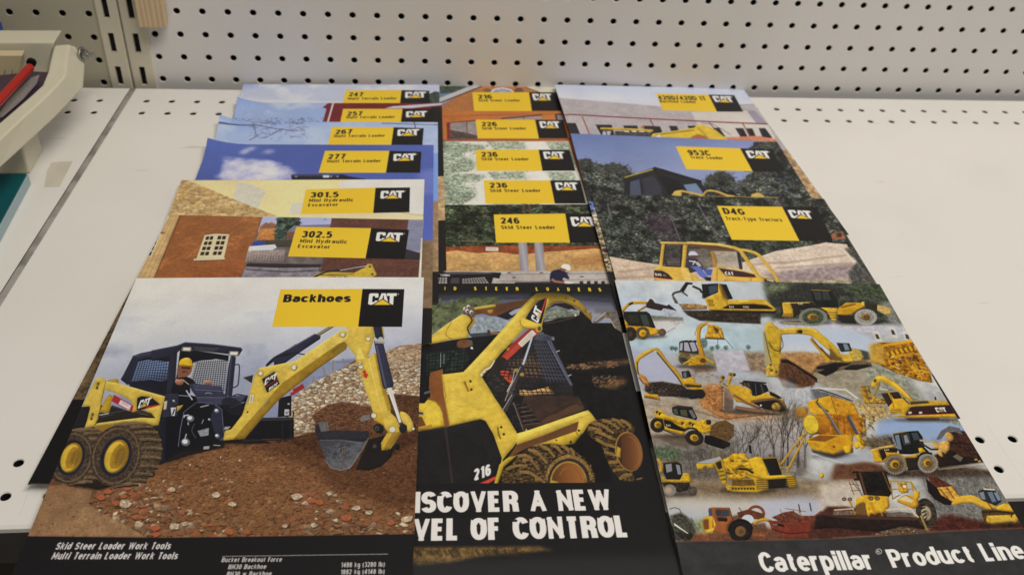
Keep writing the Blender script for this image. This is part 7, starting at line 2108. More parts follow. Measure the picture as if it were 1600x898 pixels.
    c.fill([U((20, 700), (300, 712), (712, 730), (712, 742), (200, 726))], (92, 66, 54))
    rub = U((350, 850), (450, 815), (560, 785), (740, 810), (790, 830), (700, 845))
    c.fill([rub], (112, 92, 72), tex=(4, .25))
    c.scatter(rub, 200, 1, 5, [(176, 152, 124), (140, 116, 92), (88, 68, 52)], .1, .6, .3)
    c.wheel(*U((745, 690))[0], 16, 24, -14, (80, 68, 58), (176, 162, 130), .5, hub=(140, 130, 110))
    for k in range(7):
        c.line(U((690 + 8 * k, 610 + 26 * k), (730 + 4 * k, 600 + 24 * k)), 2, (50, 42, 38))
    c.fill([U((260, 395), (460, 392), (510, 540), (480, 580), (310, 560))], (56, 40, 34), tex=(6, .2))
    c.fill([U((300, 415), (430, 405), (470, 540), (330, 545))], (38, 34, 32), tex=(6, .35))
    c.line(U((280, 400), (325, 560)), 3, (120, 76, 48))
    c.line(U((440, 395), (500, 540)), 2, (150, 110, 60))
    c.line(U((230, 400), (262, 398), (268, 450), (240, 450)), 3, (50, 40, 38))
    for p in (((205, 455), (240, 560)), ((225, 460), (300, 560)), ((205, 480), (280, 490)), ((215, 530), (290, 525)), ((250, 460), (300, 570))):
        c.line(U(*p), 1.4, (140, 112, 84))
    c.line(U((490, 460), (640, 470), (680, 540)), 2.2, (206, 170, 60))
    for p in (((495, 460), (510, 590)), ((545, 460), (560, 540)), ((600, 470), (620, 540)), ((500, 520), (640, 520)), ((640, 470), (660, 560)), ((510, 590), (560, 560))):
        c.line(U(*p), 1.7, (196, 160, 60))
    c.fill([U((550, 475), (600, 480), (620, 545), (570, 550))], (190, 150, 60), tex=(5, .2))
    c.fill([U((580, 490), (605, 492), (605, 510), (585, 510))], WHT)
    c.fill([U((545, 590), (600, 560), (690, 575), (690, 640), (660, 660), (540, 610))], (196, 156, 60))
    c.fill([U((545, 590), (600, 565), (660, 600), (640, 616))], (206, 190, 150))
    c.fill([U((650, 540), (700, 536), (700, 580), (670, 590))], (214, 178, 64))
    c.fill([U((255, 580), (320, 560), (480, 570), (490, 640), (460, 680), (320, 700), (250, 690))], (206, 170, 60), tex=(8, .06))
    c.fill([U((250, 640), (310, 610), (350, 660), (330, 710), (260, 710))], (112, 78, 44), .8)
    c.line(U((330, 560), (330, 640), (345, 710)), 4, (206, 172, 64))
    c.line(U((400, 600), (440, 710)), 2.2, (206, 176, 90))
    c.line(U((360, 610), (390, 700)), 5, (190, 150, 50))
    for x, y in ((172, 588), (212, 590), (360, 585), (405, 585)):
        c.ell(*U((x, y))[0], 3.6, 3, (96, 72, 60))
        c.ell(*U((x, y))[0], 2.2, 1.8, (150, 126, 110))
    c.line(U((210, 600), (250, 700)), 2.4, (206, 172, 70))
    c.line(U((100, 665), (240, 655)), 2.4, (196, 176, 150))
    c.line(U((460, 665), (630, 655), (690, 720)), 2.4, (206, 184, 150))
    c.fill([U((100, 675), (240, 668), (240, 700), (90, 700))], (132, 112, 98), tex=(4, .2))
    c.fill([U((470, 690), (560, 678), (650, 690), (660, 715), (470, 712))], (124, 108, 98), tex=(4, .2))
    c.line(U((705, 705), (755, 820)), 3, (190, 164, 110))
    # row 5: loader with logs
    c.fill([U((900, 120), (1010, 110), (1100, 230), (1160, 330), (1000, 350), (840, 370), (760, 300), (900, 240))], (56, 40, 34), soft=3, tex=(8, .2))
    c.fill([U((910, 130), (960, 120), (1050, 130), (1110, 240), (1100, 300), (1000, 290), (900, 240))], (86, 52, 38), tex=[(8, .2), (4, .12)])
    c.line(U((920, 190), (1080, 210)), 2.4, (60, 38, 30), .8, soft=1)
    c.fill([U((815, 170), (850, 110), (910, 75), (980, 90), (1005, 140), (930, 110), (880, 130), (850, 170))], (116, 112, 116), tex=(5, .12))
    c.fill([U(*ellipse(908, 152, 26, 36, -38))], (206, 168, 100))
    c.fill([U(*ellipse(818, 210, 22, 36, -38))], (206, 170, 100))
    c.fill([U((838, 190), (880, 178), (912, 190), (910, 240), (880, 275), (850, 250))], (204, 166, 100), tex=(5, .08))
    c.fill([U(*ellipse(840, 265, 14, 36, -38))], (210, 174, 104))
    for a in ((908, 152, 15, 22), (818, 210, 12, 22)):
        c.line(U(*ellipse(*a, -38)), .6, (176, 134, 76), .7, closed=True)
    c.fill([U((930, 290), (960, 274), (1005, 300), (985, 328))], (120, 112, 100))
    for x, y in ((1080, 310), (1105, 322), (1140, 305)):
        c.fill([U((x, y), (x + 20, y - 6), (x + 26, y + 8), (x + 6, y + 12))], (206, 172, 104))
    c.line(U((830, 382), (1000, 366), (1190, 356)), 1.2, (164, 140, 104))
    c.fill([U((365, 250), (420, 240), (500, 210), (540, 230), (540, 290), (460, 330), (385, 330))], (196, 160, 54), tex=(6, .08))
    c.line(U((350, 250), (420, 228), (520, 212)), 2.6, (214, 184, 110))
    c.fill([U((415, 245), (450, 236), (470, 290), (440, 320))], (56, 46, 38))
    c.fill([U((440, 236), (500, 228), (555, 232), (540, 262), (470, 258))], (52, 44, 38))
    c.text('CAT', *U((456, 250), (490, 247)), 2.8, WHT, (.32, .28), .06)
    c.fill([U((460, 262), (540, 262), (600, 290), (690, 270), (700, 300), (640, 330), (600, 380), (580, 320), (480, 280))], (196, 158, 52))
    c.fill([U((600, 300), (700, 300), (700, 380), (620, 390))], (44, 36, 34), .9)
    c.fill([U((512, 126), (630, 112), (690, 108), (720, 150), (740, 260), (640, 274), (560, 272))], (42, 42, 42))
    c.fill([U((526, 140), (556, 134), (576, 240), (548, 240))], (120, 134, 150))
    c.fill([U((566, 134), (624, 126), (646, 200), (590, 210))], (74, 82, 88))
    c.fill([U((588, 140), (610, 138), (628, 190), (600, 196))], (140, 142, 144))
    c.fill([U((640, 122), (684, 120), (705, 170), (660, 176))], (76, 86, 96))
    c.fill([U((510, 126), (600, 112), (604, 120), (514, 134))], (190, 156, 70))
    c.line(U((560, 130), (600, 270)), 1.6, (24, 24, 24))
    c.line(U((632, 120), (655, 270)), 1.6, (24, 24, 24))
    c.line(U((485, 155), (520, 200)), 2.2, (60, 54, 50))
    c.line(U((500, 150), (510, 190)), 1, (60, 54, 50))
    c.fill([U((690, 230), (730, 225), (750, 260), (700, 272))], (204, 176, 50))
    for p, w, k in ((((700, 175), (790, 185), (840, 215)), 3, (176, 160, 120)), (((700, 190), (780, 240), (830, 240)), 2.6, (70, 62, 54)), (((720, 220), (760, 260)), 3, (40, 36, 34)), (((740, 200), (800, 200)), 1.8, (196, 180, 140))):
        c.line(U(*p), w, k)
    c.wheel(*U((530, 348))[0], 16.5, 15, 12, (112, 100, 88), (196, 158, 56), .52, lugs=26, mud=(150, 136, 120), hub=(84, 56, 32))
    c.wheel(*U((758, 338))[0], 15.5, 15, 22, (128, 118, 106), (196, 158, 56), .48, lugs=26, mud=(164, 150, 132), hub=(96, 62, 34))
    c.line(U(*ellipse(752, 330, 72, 66, 10, 180, 290)), 3, (36, 32, 32))
    # row 5: track loader tipping soil
    c.fill([U((760, 425), (830, 440), (930, 500), (940, 530), (840, 520), (770, 470))], (110, 58, 42), tex=(6, .2))
    c.fill([U((742, 440), (770, 470), (820, 510), (850, 560), (925, 610), (915, 635), (870, 630), (800, 590), (760, 540))], (46, 32, 30))
    c.fill([U((820, 510), (930, 500), (970, 560), (985, 590), (930, 610), (850, 565))], (206, 166, 84), tex=(6, .12))
    for p in (((840, 520), (900, 590)), ((890, 510), (940, 590)), ((930, 505), (970, 560))):
        c.line(U(*p), 1.4, (120, 86, 44))
    c.fill([U((920, 620), (985, 570), (1060, 562), (1150, 600), (1240, 650), (1200, 672), (1100, 620), (1000, 622), (930, 640))], (208, 172, 78))
    c.line(U((1080, 620), (1210, 680)), 3.4, (196, 158, 66))
    c.line(U((1170, 610), (1230, 700)), 2.6, (150, 118, 56))
    c.fill([U((1105, 540), (1150, 520), (1225, 530), (1270, 610), (1230, 640), (1130, 600))], (62, 64, 66))
    c.fill([U((1112, 548), (1146, 540), (1160, 596), (1134, 596))], (130, 140, 150))
    c.fill([U((1170, 545), (1205, 540), (1235, 610), (1205, 616))], (112, 128, 150))
    c.fill([U((1215, 545), (1240, 548), (1264, 600), (1246, 606))], (130, 146, 166))
    c.line(U((1145, 522), (1225, 528)), 2, (206, 196, 170))
    c.fill([U((1230, 650), (1290, 622), (1360, 640), (1385, 680), (1290, 690), (1240, 680))], (206, 172, 66), tex=(6, .06))
    c.fill([U((1130, 670), (1230, 670), (1390, 690), (1405, 740), (1390, 766), (1200, 780), (1160, 770), (1136, 720))], (98, 74, 40), tex=(4, .25))
    c.fill([U((1165, 710), (1330, 705), (1350, 755), (1200, 768), (1170, 750))], (206, 176, 84))
    c.ell(*U((1365, 730))[0], 5.4, 7, (200, 168, 76))
    c.ell(*U((1180, 738))[0], 4, 6, (196, 164, 72))
    c.line(U((1138, 690), (1240, 680), (1390, 700)), 1.4, (60, 48, 30))
    c.line(U((1110, 385), (1160, 425)), 1.0, (176, 160, 96))
    # ---- black foot with the big title
    c.relief(5, .35, 1.1)
    c.tone(1.24, (1.0, .985, .94), .28, .78)
    c.grain()
    foot = T((150, 855), (600, 848)) + U((-300, 880), (0, 872), (400, 852), (850, 822), (1240, 806), (1437, 800), (1700, 790), (1700, 2400), (-1400, 2400))
    c.fill([foot], (46, 45, 44), tex=[(50, .1), (5, .05)])
    c.line(T((150, 855), (600, 848)) + U((-300, 880), (0, 872), (400, 852), (850, 822), (1240, 806), (1437, 800), (1700, 790)), 1.3, (96, 60, 46), .8)
    c.text('Caterpillar', *V((470, 291), (960, 280)), 31, (220, 213, 202), (.23, .18), .045)
    c.line(V(*ellipse(970, 203, 12, 11)), .9, (206, 200, 190), closed=True)
    c.text('R', *V((966, 208), (975, 208)), 3.4, (206, 200, 190), (.2, .2))
    c.text('Product Line', *V((1030, 274), (1608, 237)), 29, (220, 213, 202), (.23, .18), .045)
# ---------------------------------------------------------------- materials
def material(name, base, rough=.5, spec=.5, noise=None, bump=None, metal=0.0):
    """noise: (scale, second colour, low, high); bump: (scale, strength)"""
    m = bpy.data.materials.new(name)
    m.use_nodes = True
    nt = m.node_tree
    p = nt.nodes['Principled BSDF']
    p.inputs['Base Color'].default_value = (*base, 1)
    p.inputs['Roughness'].default_value = rough
    p.inputs['Specular IOR Level'].default_value = spec
    p.inputs['Metallic'].default_value = metal
    tc = nt.nodes.new('ShaderNodeTexCoord')
    if noise:
        n = nt.nodes.new('ShaderNodeTexNoise')
        n.inputs['Scale'].default_value, n.inputs['Detail'].default_value = noise[0], 8
        nt.links.new(tc.outputs['Object'], n.inputs['Vector'])
        r = nt.nodes.new('ShaderNodeValToRGB')
        r.color_ramp.elements[0].position, r.color_ramp.elements[1].position = noise[2], noise[3]
        r.color_ramp.elements[0].color, r.color_ramp.elements[1].color = (*noise[1], 1), (*base, 1)
        nt.links.new(n.outputs['Fac'], r.inputs['Fac'])
        nt.links.new(r.outputs['Color'], p.inputs['Base Color'])
    if bump:
        n = nt.nodes.new('ShaderNodeTexNoise')
        n.inputs['Scale'].default_value, n.inputs['Detail'].default_value = bump[0], 5
        nt.links.new(tc.outputs['Object'], n.inputs['Vector'])
        b = nt.nodes.new('ShaderNodeBump')
        b.inputs['Strength'].default_value, b.inputs['Distance'].default_value = bump[1], .002
        nt.links.new(n.outputs['Fac'], b.inputs['Height'])
        nt.links.new(b.outputs['Normal'], p.inputs['Normal'])
    return m


def enamel(name, base, stain, speck):
    """painted steel with faint stains, scuffs and a few dark specks"""
    m = material(name, base, .42, .4, (7.0, stain, .32, .58), (260, .03))
    nt = m.node_tree
    p = nt.nodes['Principled BSDF']
    src = p.inputs['Base Color'].links[0].from_socket
    tc = next(n for n in nt.nodes if n.type == 'TEX_COORD')
    for kind in ('speck', 'scuff'):
        mp = nt.nodes.new('ShaderNodeMapping')
        mp.inputs['Scale'].default_value = (1, 1, 1) if kind == 'speck' else (1.0, 5.0, 1.0)
        mp.inputs['Rotation'].default_value = (0, 0, 0 if kind == 'speck' else .6)
        nt.links.new(tc.outputs['Object'], mp.inputs['Vector'])
        if kind == 'speck':
            v = nt.nodes.new('ShaderNodeTexVoronoi')
            v.inputs['Scale'].default_value = 16
            r = nt.nodes.new('ShaderNodeValToRGB')
            r.color_ramp.elements[0].position, r.color_ramp.elements[1].position = .012, .02
            nt.links.new(mp.outputs['Vector'], v.inputs['Vector'])
            nt.links.new(v.outputs['Distance'], r.inputs['Fac'])
        else:
            v = nt.nodes.new('ShaderNodeTexNoise')
            v.inputs['Scale'].default_value, v.inputs['Detail'].default_value = 9, 9
            r = nt.nodes.new('ShaderNodeValToRGB')
            r.color_ramp.elements[0].position, r.color_ramp.elements[1].position = .27, .33
            nt.links.new(mp.outputs['Vector'], v.inputs['Vector'])
            nt.links.new(v.outputs['Fac'], r.inputs['Fac'])
        r.color_ramp.elements[0].color = (*speck, 1) if kind == 'speck' else (.72, .69, .66, 1)
        r.color_ramp.elements[1].color = (1, 1, 1, 1)
        x = nt.nodes.new('ShaderNodeMix')
        x.data_type, x.blend_type = 'RGBA', 'MULTIPLY'
        x.inputs[0].default_value = 1.0
        nt.links.new(src, x.inputs[6])
        nt.links.new(r.outputs['Color'], x.inputs[7])
        src = x.outputs[2]
    nt.links.new(src, p.inputs['Base Color'])
    return m


M = {
    'shelf': enamel('white_shelf_enamel', (.80, .785, .765), (.765, .75, .725), (.35, .3, .26)),
    'panel': material('grey_panel_enamel', (.74, .725, .725), .55, .3, (6, (.71, .695, .69), .35, .6), (300, .03)),
    'panel_beige': material('darker_beige_panel', (.47, .445, .35), .55, .3, (5, (.43, .40, .31), .35, .6), (300, .03)),  # darker, more olive beige than the right-hand panel
    'upright': material('cream_upright_enamel', (.68, .64, .52), .5, .35, (9, (.60, .56, .45), .3, .6)),
    'dark': material('dark_hollow', (.012, .012, .013), .8, .1),
    'lip_spine_shade': material('black_channel_and_spine_shade', (.025, .024, .025), .45, .4, (30, (.04, .038, .038), .4, .6)),  # shelf front channel; also blackens the brochure spines as painted shade
    'seam': material('grey_seam_strip', (.36, .335, .32), .6, .3, (40, (.20, .18, .165), .36, .56)),
    'deck': material('base_deck', (.34, .30, .26), .6, .3, (4, (.26, .23, .2), .3, .6)),
    'paper': material('page_paper', (.80, .77, .70), .7, .2, (90, (.66, .63, .56), .35, .55)),
    'wood': material('pale_pine', (.62, .47, .30), .6, .25),
    'cream': material('cream_cast_paint', (.66, .63, .50), .38, .45, (10, (.60, .57, .44), .3, .6), (500, .08)),
    'ruler': material('beige_ruler', (.60, .50, .32), .5, .4, (20, (.55, .45, .28), .3, .6)),
    'tick': material('ruler_ink', (.03, .025, .02), .6, .2),
    'red': material('red_plastic', (.42, .018, .014), .28, .5),
    'violet': material('dark_violet_plate', (.055, .03, .06), .3, .5),
    'guard': material('smoky_guard', (.28, .25, .26), .12, .6),
    'steel': material('bolt_steel', (.42, .41, .40), .3, .5, metal=1.0),
    'teal': material('teal_board', (.0, .08, .095), .45, .3, (12, (.0, .065, .08), .3, .6)),
    'teal_edge': material('board_edge', (.33, .45, .50), .5, .4),
    'blue': material('blue_card', (.03, .07, .38), .5, .4),
    'tape': material('yellowed_tape', (.66, .63, .55), .3, .5, (25, (.58, .55, .46), .35, .6)),
}
# wood grain for the pine block
nt = M['wood'].node_tree
wv = nt.nodes.new('ShaderNodeTexWave')
wv.inputs['Scale'].default_value, wv.inputs['Distortion'].default_value, wv.inputs['Detail'].default_value = 60, 5, 3
mp = nt.nodes.new('ShaderNodeMapping')
mp.inputs['Scale'].default_value = (1, 1, .12)
nt.links.new(next(n for n in nt.nodes if n.type == 'TEX_COORD').outputs['Object'], mp.inputs['Vector'])
nt.links.new(mp.outputs['Vector'], wv.inputs['Vector'])
rp = nt.nodes.new('ShaderNodeValToRGB')
rp.color_ramp.elements[0].color, rp.color_ramp.elements[1].color = (.53, .385, .23, 1), (.66, .51, .34, 1)
nt.links.new(wv.outputs['Fac'], rp.inputs['Fac'])
nt.links.new(rp.outputs['Color'], nt.nodes['Principled BSDF'].inputs['Base Color'])

INK_GAIN = np.array([.81, .755, .655])          # what the room's warm light makes of a white sheet


def ink_image(name, pr):
    """the print as reflectance, packed into the scene"""
    v = np.clip(pr.im, 0, 255) / 255
    lin = np.where(v <= .04045, v / 12.92, ((v + .055) / 1.055) ** 2.4) / INK_GAIN
    lin = np.clip(lin, 0.004, .88)
    s = np.where(lin <= .0031308, lin * 12.92, 1.055 * lin ** (1 / 2.4) - .055)
    h, w, _ = s.shape
    px = np.ones((h, w, 4), np.float32)
    px[..., :3] = s[::-1]
    im = bpy.data.images.new(name, w, h)
    im.pixels.foreach_set(px.ravel())
    im.update()
    im.pack()
    return im


def print_material(name, pr):
    m = material(name, (.5, .5, .5), .38, .22, None, (90, .05))
    nt = m.node_tree
    t = nt.nodes.new('ShaderNodeTexImage')
    t.image = ink_image(name, pr)
    t.interpolation = 'Cubic'
    nt.links.new(t.outputs['Color'], nt.nodes['Principled BSDF'].inputs['Base Color'])
    return m


# ---------------------------------------------------------------- objects
def mesh_object(name, verts, faces, mat, parent=None, uvs=None, smooth=False, mats=None, midx=None):
    me = bpy.data.meshes.new(name)
    org, q = Vector((0, 0, 0)), parent
    while q:
        org, q = org + Vector(q.location), q.parent
    me.from_pydata([tuple(Vector(v) * IN - org) for v in verts], [], faces)
    for mt in (mats or [mat]):
        me.materials.append(mt)
    if midx is not None:
        me.polygons.foreach_set('material_index', midx)
    if uvs is not None:
        l = me.uv_layers.new(name='print')
        for lo in me.loops:
            l.data[lo.index].uv = uvs[lo.vertex_index]
    if smooth:
        me.polygons.foreach_set('use_smooth', [True] * len(me.polygons))
    me.update()
    o = bpy.data.objects.new(name, me)
    scene.collection.objects.link(o)
    if parent:
        o.parent = parent
    return o


def bevel(o, w, seg=2):
    b = o.modifiers.new('bevel', 'BEVEL')
    b.width, b.segments, b.limit_method = w * IN, seg, 'ANGLE'
    b.harden_normals = False
    return o


def box_data(x0, y0, z0, x1, y1, z1):
    v = [(x, y, z) for z in (z0, z1) for y in (y0, y1) for x in (x0, x1)]
    f = [(0, 2, 3, 1), (4, 5, 7, 6), (0, 1, 5, 4), (2, 6, 7, 3), (0, 4, 6, 2), (1, 3, 7, 5)]
    return v, f


def add_box(name, b, mat, parent=None, bw=0.0):
    v, f = box_data(*b)
    o = mesh_object(name, v, f, mat, parent)
    return bevel(o, bw) if bw else o


def prism(name, front, back, mat, parent=None, bw=0.0):
    n = len(front)
    f = [tuple(range(n)), tuple(range(2 * n - 1, n - 1, -1))] + [(i, n + i, n + (i + 1) % n, (i + 1) % n) for i in range(n)]
    o = mesh_object(name, list(map(tuple, front)) + list(map(tuple, back)), f, mat, parent)
    bm = bmesh.new()
    bm.from_mesh(o.data)
    bmesh.ops.recalc_face_normals(bm, faces=bm.faces)
    bm.to_mesh(o.data)
    bm.free()
    return bevel(o, bw) if bw else o


def tube(name, p0, p1, r0, mat, parent=None, n=16, bw=0.0, r1=None):
    p0, p1 = np.array(p0, float), np.array(p1, float)
    d = (p1 - p0) / np.linalg.norm(p1 - p0)
    a = np.cross(d, [0, 0, 1.0] if abs(d[2]) < .9 else [1.0, 0, 0])
    a /= np.linalg.norm(a)
    b = np.cross(d, a)
    ring = lambda p, r: [p + r * (math.cos(t) * a + math.sin(t) * b) for t in np.linspace(0, 2 * math.pi, n, endpoint=False)]
    return prism(name, ring(p0, r0), ring(p1, r1 or r0), mat, parent, bw)


def empty(name, loc):
    o = bpy.data.objects.new(name, None)
    scene.collection.objects.link(o)
    o.location = Vector(loc) * IN
    return o


def tag(o, label, cat, group=None):
    o['label'], o['category'] = label, cat
    if group:
        o['group'] = group
    return o


def structure(o):
    o['kind'] = 'structure'
    return o


def perforated(cells, plain, place, r, depth, rim=1.16):
    """sheet with punched round holes: cells = hole centres with their cell box, plain = boxes without a hole; place maps (a, b, depth) to space"""
    V, F, MI = [], [], []
    N = 16
    ang = [2 * math.pi * k / N for k in range(N)]
    for (a0, b0, a1, b1, ca, cb) in cells:
        s = len(V)
        for t in ang:
            V.append(place(ca + rim * r * math.cos(t), cb + rim * r * math.sin(t), 0))
        for t in ang:
            dx, dy = math.cos(t), math.sin(t)
            ka = ((a1 - ca) if dx > 0 else (ca - a0)) / max(abs(dx), 1e-9)
            kb = ((b1 - cb) if dy > 0 else (cb - b0)) / max(abs(dy), 1e-9)
            k = min(ka, kb)
            V.append(place(ca + dx * k, cb + dy * k, 0))
        for t in ang:
            V.append(place(ca + r * .97 * math.cos(t), cb + r * .97 * math.sin(t), depth))
        for t in ang:
            V.append(place(ca + r * math.cos(t), cb + r * math.sin(t), .035))
        corner = {}
        for ix, (sx, sy) in enumerate(((1, 1), (-1, 1), (-1, -1), (1, -1))):
            corner[ix] = len(V)
            V.append(place(a1 if sx > 0 else a0, b1 if sy > 0 else b0, 0))
        # which gap between neighbouring rays holds each corner of the cell
        cang = [math.atan2(b1 - cb, a1 - ca), math.atan2(b1 - cb, a0 - ca), math.atan2(b0 - cb, a0 - ca) + 2 * math.pi, math.atan2(b0 - cb, a1 - ca) + 2 * math.pi]
        gap = {}
        for ix, t in enumerate(cang):
            gap[int((t % (2 * math.pi)) / (2 * math.pi / N) - 1e-6) % N] = ix
        for k in range(N):
            j = (k + 1) % N
            if k in gap:
                F.append((s + k, s + N + k, corner[gap[k]], s + N + j, s + j))
            else:
                F.append((s + k, s + N + k, s + N + j, s + j))
            MI.append(0)
            F.append((s + k, s + j, s + 3 * N + j, s + 3 * N + k))
            F.append((s + 3 * N + k, s + 3 * N + j, s + 2 * N + j, s + 2 * N + k))
            MI += [0, 1]
    for (a0, b0, a1, b1) in plain:
        s = len(V)
        V += [place(a0, b0, 0), place(a1, b0, 0), place(a1, b1, 0), place(a0, b1, 0)]
        F.append((s, s + 1, s + 2, s + 3))
        MI.append(0)
    return V, F, MI


# ---- shelf (its own slightly skewed measures keep the rows of holes parallel to its edges)
def on_shelf(a, b, d):
    return (a, b * (1 + .00063 * a), -d)


def flat(a, b, d):
    return (a, b, -d)


def shelf(name, x0, x1, cols_back, cols_front, edge):
    """top sheet with two rows of holes at the back and two at the front; edge(y) is the slanting side next to the seam"""
    cells, plain = [], []
    for rows, cols in (((-1.55, -2.55), cols_back), ((-20.7, -21.76), cols_front)):
        h = abs(rows[0] - rows[1]) / 2
        for ry in rows:
            for cx in cols:
                cells.append((cx - .5, ry - h, cx + .5, ry + h, cx, ry))
            plain += [(x0, ry - h, cols[0] - .5, ry + h), (cols[-1] + .5, ry - h, x1, ry + h)]
    plain += [(x0, -1.05, x1, -.5), (x0, -20.17, x1, -3.05), (x0, -22.62, x1, -22.29)]
    V, F, MI = perforated(cells, plain, flat, .125, .22)

    def slant(v):
        k = abs(v[0] - edge[1])
        return on_shelf(v[0] + edge[0](v[1]) * max(0, 1 - k / .45), v[1], -v[2])
    V = [slant(v) for v in V]
    o = mesh_object(name, V, F, None, mats=[M['shelf'], M['dark']], midx=MI)
    return structure(o)


seam_shift = lambda y: -.13 * (abs(y) - .5) * .65
sr = shelf('shelf_top', -1.02, 46.0, [-.415 + k for k in range(46)], [.05 + 1.002 * k for k in range(45)], (seam_shift, -1.02))
sl = shelf('shelf_top', -30.0, -1.27, [-29.25 + k for k in range(28)], [-29.25 + k for k in range(27)], (seam_shift, -1.27))
for nm, a, b in (('shelf_front', -3.0, 46.0), ('shelf_front', -30, -3.3)):
    structure(mesh_object('shelf_edge', [on_shelf(a, -22.62, .0), on_shelf(b, -22.62, .0), on_shelf(b, -22.70, .06), on_shelf(a, -22.70, .06), on_shelf(b, -22.70, .2), on_shelf(a, -22.70, .2)],
                          [(0, 1, 2, 3), (3, 2, 4, 5)], M['shelf']))
    structure(mesh_object(nm, [on_shelf(a, -22.69, .2), on_shelf(b, -22.69, .2), on_shelf(b, -22.66, 1.45), on_shelf(a, -22.66, 1.45), on_shelf(b, -21.5, 1.5), on_shelf(a, -21.5, 1.5)],
                          [(0, 1, 2, 3), (3, 2, 4, 5)], M['lip_spine_shade']))
# dark body under the punched sheet, grey filler strip in the seam
structure(add_box('shelf_underside', (-30, -22.4, -1.3, 46, -.55, -.24), M['dark']))
ys = np.linspace(-.5, -22.6, 24)
V, F = [], []
for y in ys:
    s = seam_shift(y)
    V += [(-1.275 + s, y, -.03), (-1.22 + s, y, .015), (-1.07 + s, y, .015), (-1.015 + s, y, -.03)]
for i in range(len(ys) - 1):
    F += [(4 * i + k, 4 * i + k + 1, 4 * i + k + 5, 4 * i + k + 4) for k in range(3)]
tag(mesh_object('seam_strip', V, F, M['seam']), 'worn grey strip covering the joint between the two white shelves', 'strip')
structure(add_box('base_deck', (-40, -36, -15.2, 60, 2, -15), M['deck']))

# ---- back wall: punched panels either side of a pair of slotted uprights
on_wall = lambda a, b, d: (a, d, b)


def panel(name, x0, x1, cols, z_first, rows, mat):
    cells, plain = [], []
    for k in range(rows):
        z = z_first + k
        for cx in cols:
            cells.append((cx - .5, z - .5, cx + .5, z + .5, cx, z))
        for a, b in ((x0, cols[0] - .5), (cols[-1] + .5, x1)):
            if b - a > .001:
                plain.append((a, z - .5, b, z + .5))
    plain += [(x0, -4, x1, z_first - .5), (x0, z_first + rows - .5, x1, z_first + rows + 6)]
    V, F, MI = perforated(cells, plain, on_wall, .128, .18)
    return mesh_object(name, V, F, None, mats=[mat, M['dark']], midx=MI)


tag(panel('pegboard_panel', -.14, 47.5, list(range(0, 47)), .207, 9, M['panel']), 'pale grey pegboard panel behind the brochures, right of the uprights', 'pegboard')
tag(panel('pegboard_panel', -30.0, -2.25, [-29.42 + k for k in range(28)], .0, 9, M['panel_beige']), 'olive beige pegboard panel in the left corner behind the paper trimmer', 'pegboard')
structure(add_box('wall_backing', (-30, .3, -15, 47.5, .5, 16), M['dark']))


def upright(x0, x1, xs, label):
    root = empty('shelf_upright', ((x0 + x1) / 2, -.06, -3))
    z0, z1 = -3.0, 15.0
    V, F = [], []

    def quad(a, b, c, d):
        s = len(V)
        V.extend([a, b, c, d])
        F.append((s, s + 1, s + 2, s + 3))
    yf, w, e = -.07, .115, .07
    quad((x0 + e, yf, z0), (xs - w, yf, z0), (xs - w, yf, z1), (x0 + e, yf, z1))
    quad((xs + w, yf, z0), (x1 - e, yf, z0), (x1 - e, yf, z1), (xs + w, yf, z1))
    for sx, s in ((x0, 1), (x1, -1)):
        quad((sx, .02, z0), (sx + s * e * .3, -.045, z0), (sx + s * e * .3, -.045, z1), (sx, .02, z1))
        quad((sx + s * e * .3, -.045, z0), (sx + s * e, yf, z0), (sx + s * e, yf, z1), (sx + s * e * .3, -.045, z1))
        quad((sx, .02, z0), (sx, .25, z0), (sx, .25, z1), (sx, .02, z1))
    zs = [.36 + 1.465 * k for k in range(-2, 10)]
    lo = z0
    for z in zs:
        quad((xs - w, yf, lo), (xs + w, yf, lo), (xs + w, yf, z - .42), (xs - w, yf, z - .42))
        for a in (xs - w, xs + w):
            quad((a, yf, z - .42), (a, .05, z - .42), (a, .05, z + .42), (a, yf, z + .42))
        quad((xs - w, yf, z - .42), (xs + w, yf, z - .42), (xs + w, .05, z - .42), (xs - w, .05, z - .42))
        lo = z + .42
    quad((xs - w, yf, lo), (xs + w, yf, lo), (xs + w, yf, z1), (xs - w, yf, z1))
    mesh_object('slotted_face', V, F, M['upright'], root)
    add_box('channel_back', (x0 + .02, .055, z0, x1 - .02, .24, z1), M['dark'], root)
    tag(root, label, 'upright')


upright(-2.14, -1.255, -1.72, 'cream slotted steel upright beside the olive beige pegboard')
upright(-1.215, -.245, -.76, 'cream slotted steel upright beside the pale grey pegboard, under the wood block')
tag(add_box('wood_block', (-.37, -.72, 2.80, .64, -.09, 8.0), M['wood'], None, .02), 'pale pine board hanging in front of the slotted upright', 'wood board')

# ---------------------------------------------------------------- brochures
BROCHURES = {}


def below(tl, tr, zl, zr, h):
    """lower corners of a sheet h inches tall hanging from tl-tr (photograph measures)"""
    a, b = on_z(*tl, zl), on_z(*tr, zr)
    u = (b - a) / np.linalg.norm(b - a)
    n = np.array([u[1], -u[0], 0])
    return proj(a + n * h), proj(b + n * h)


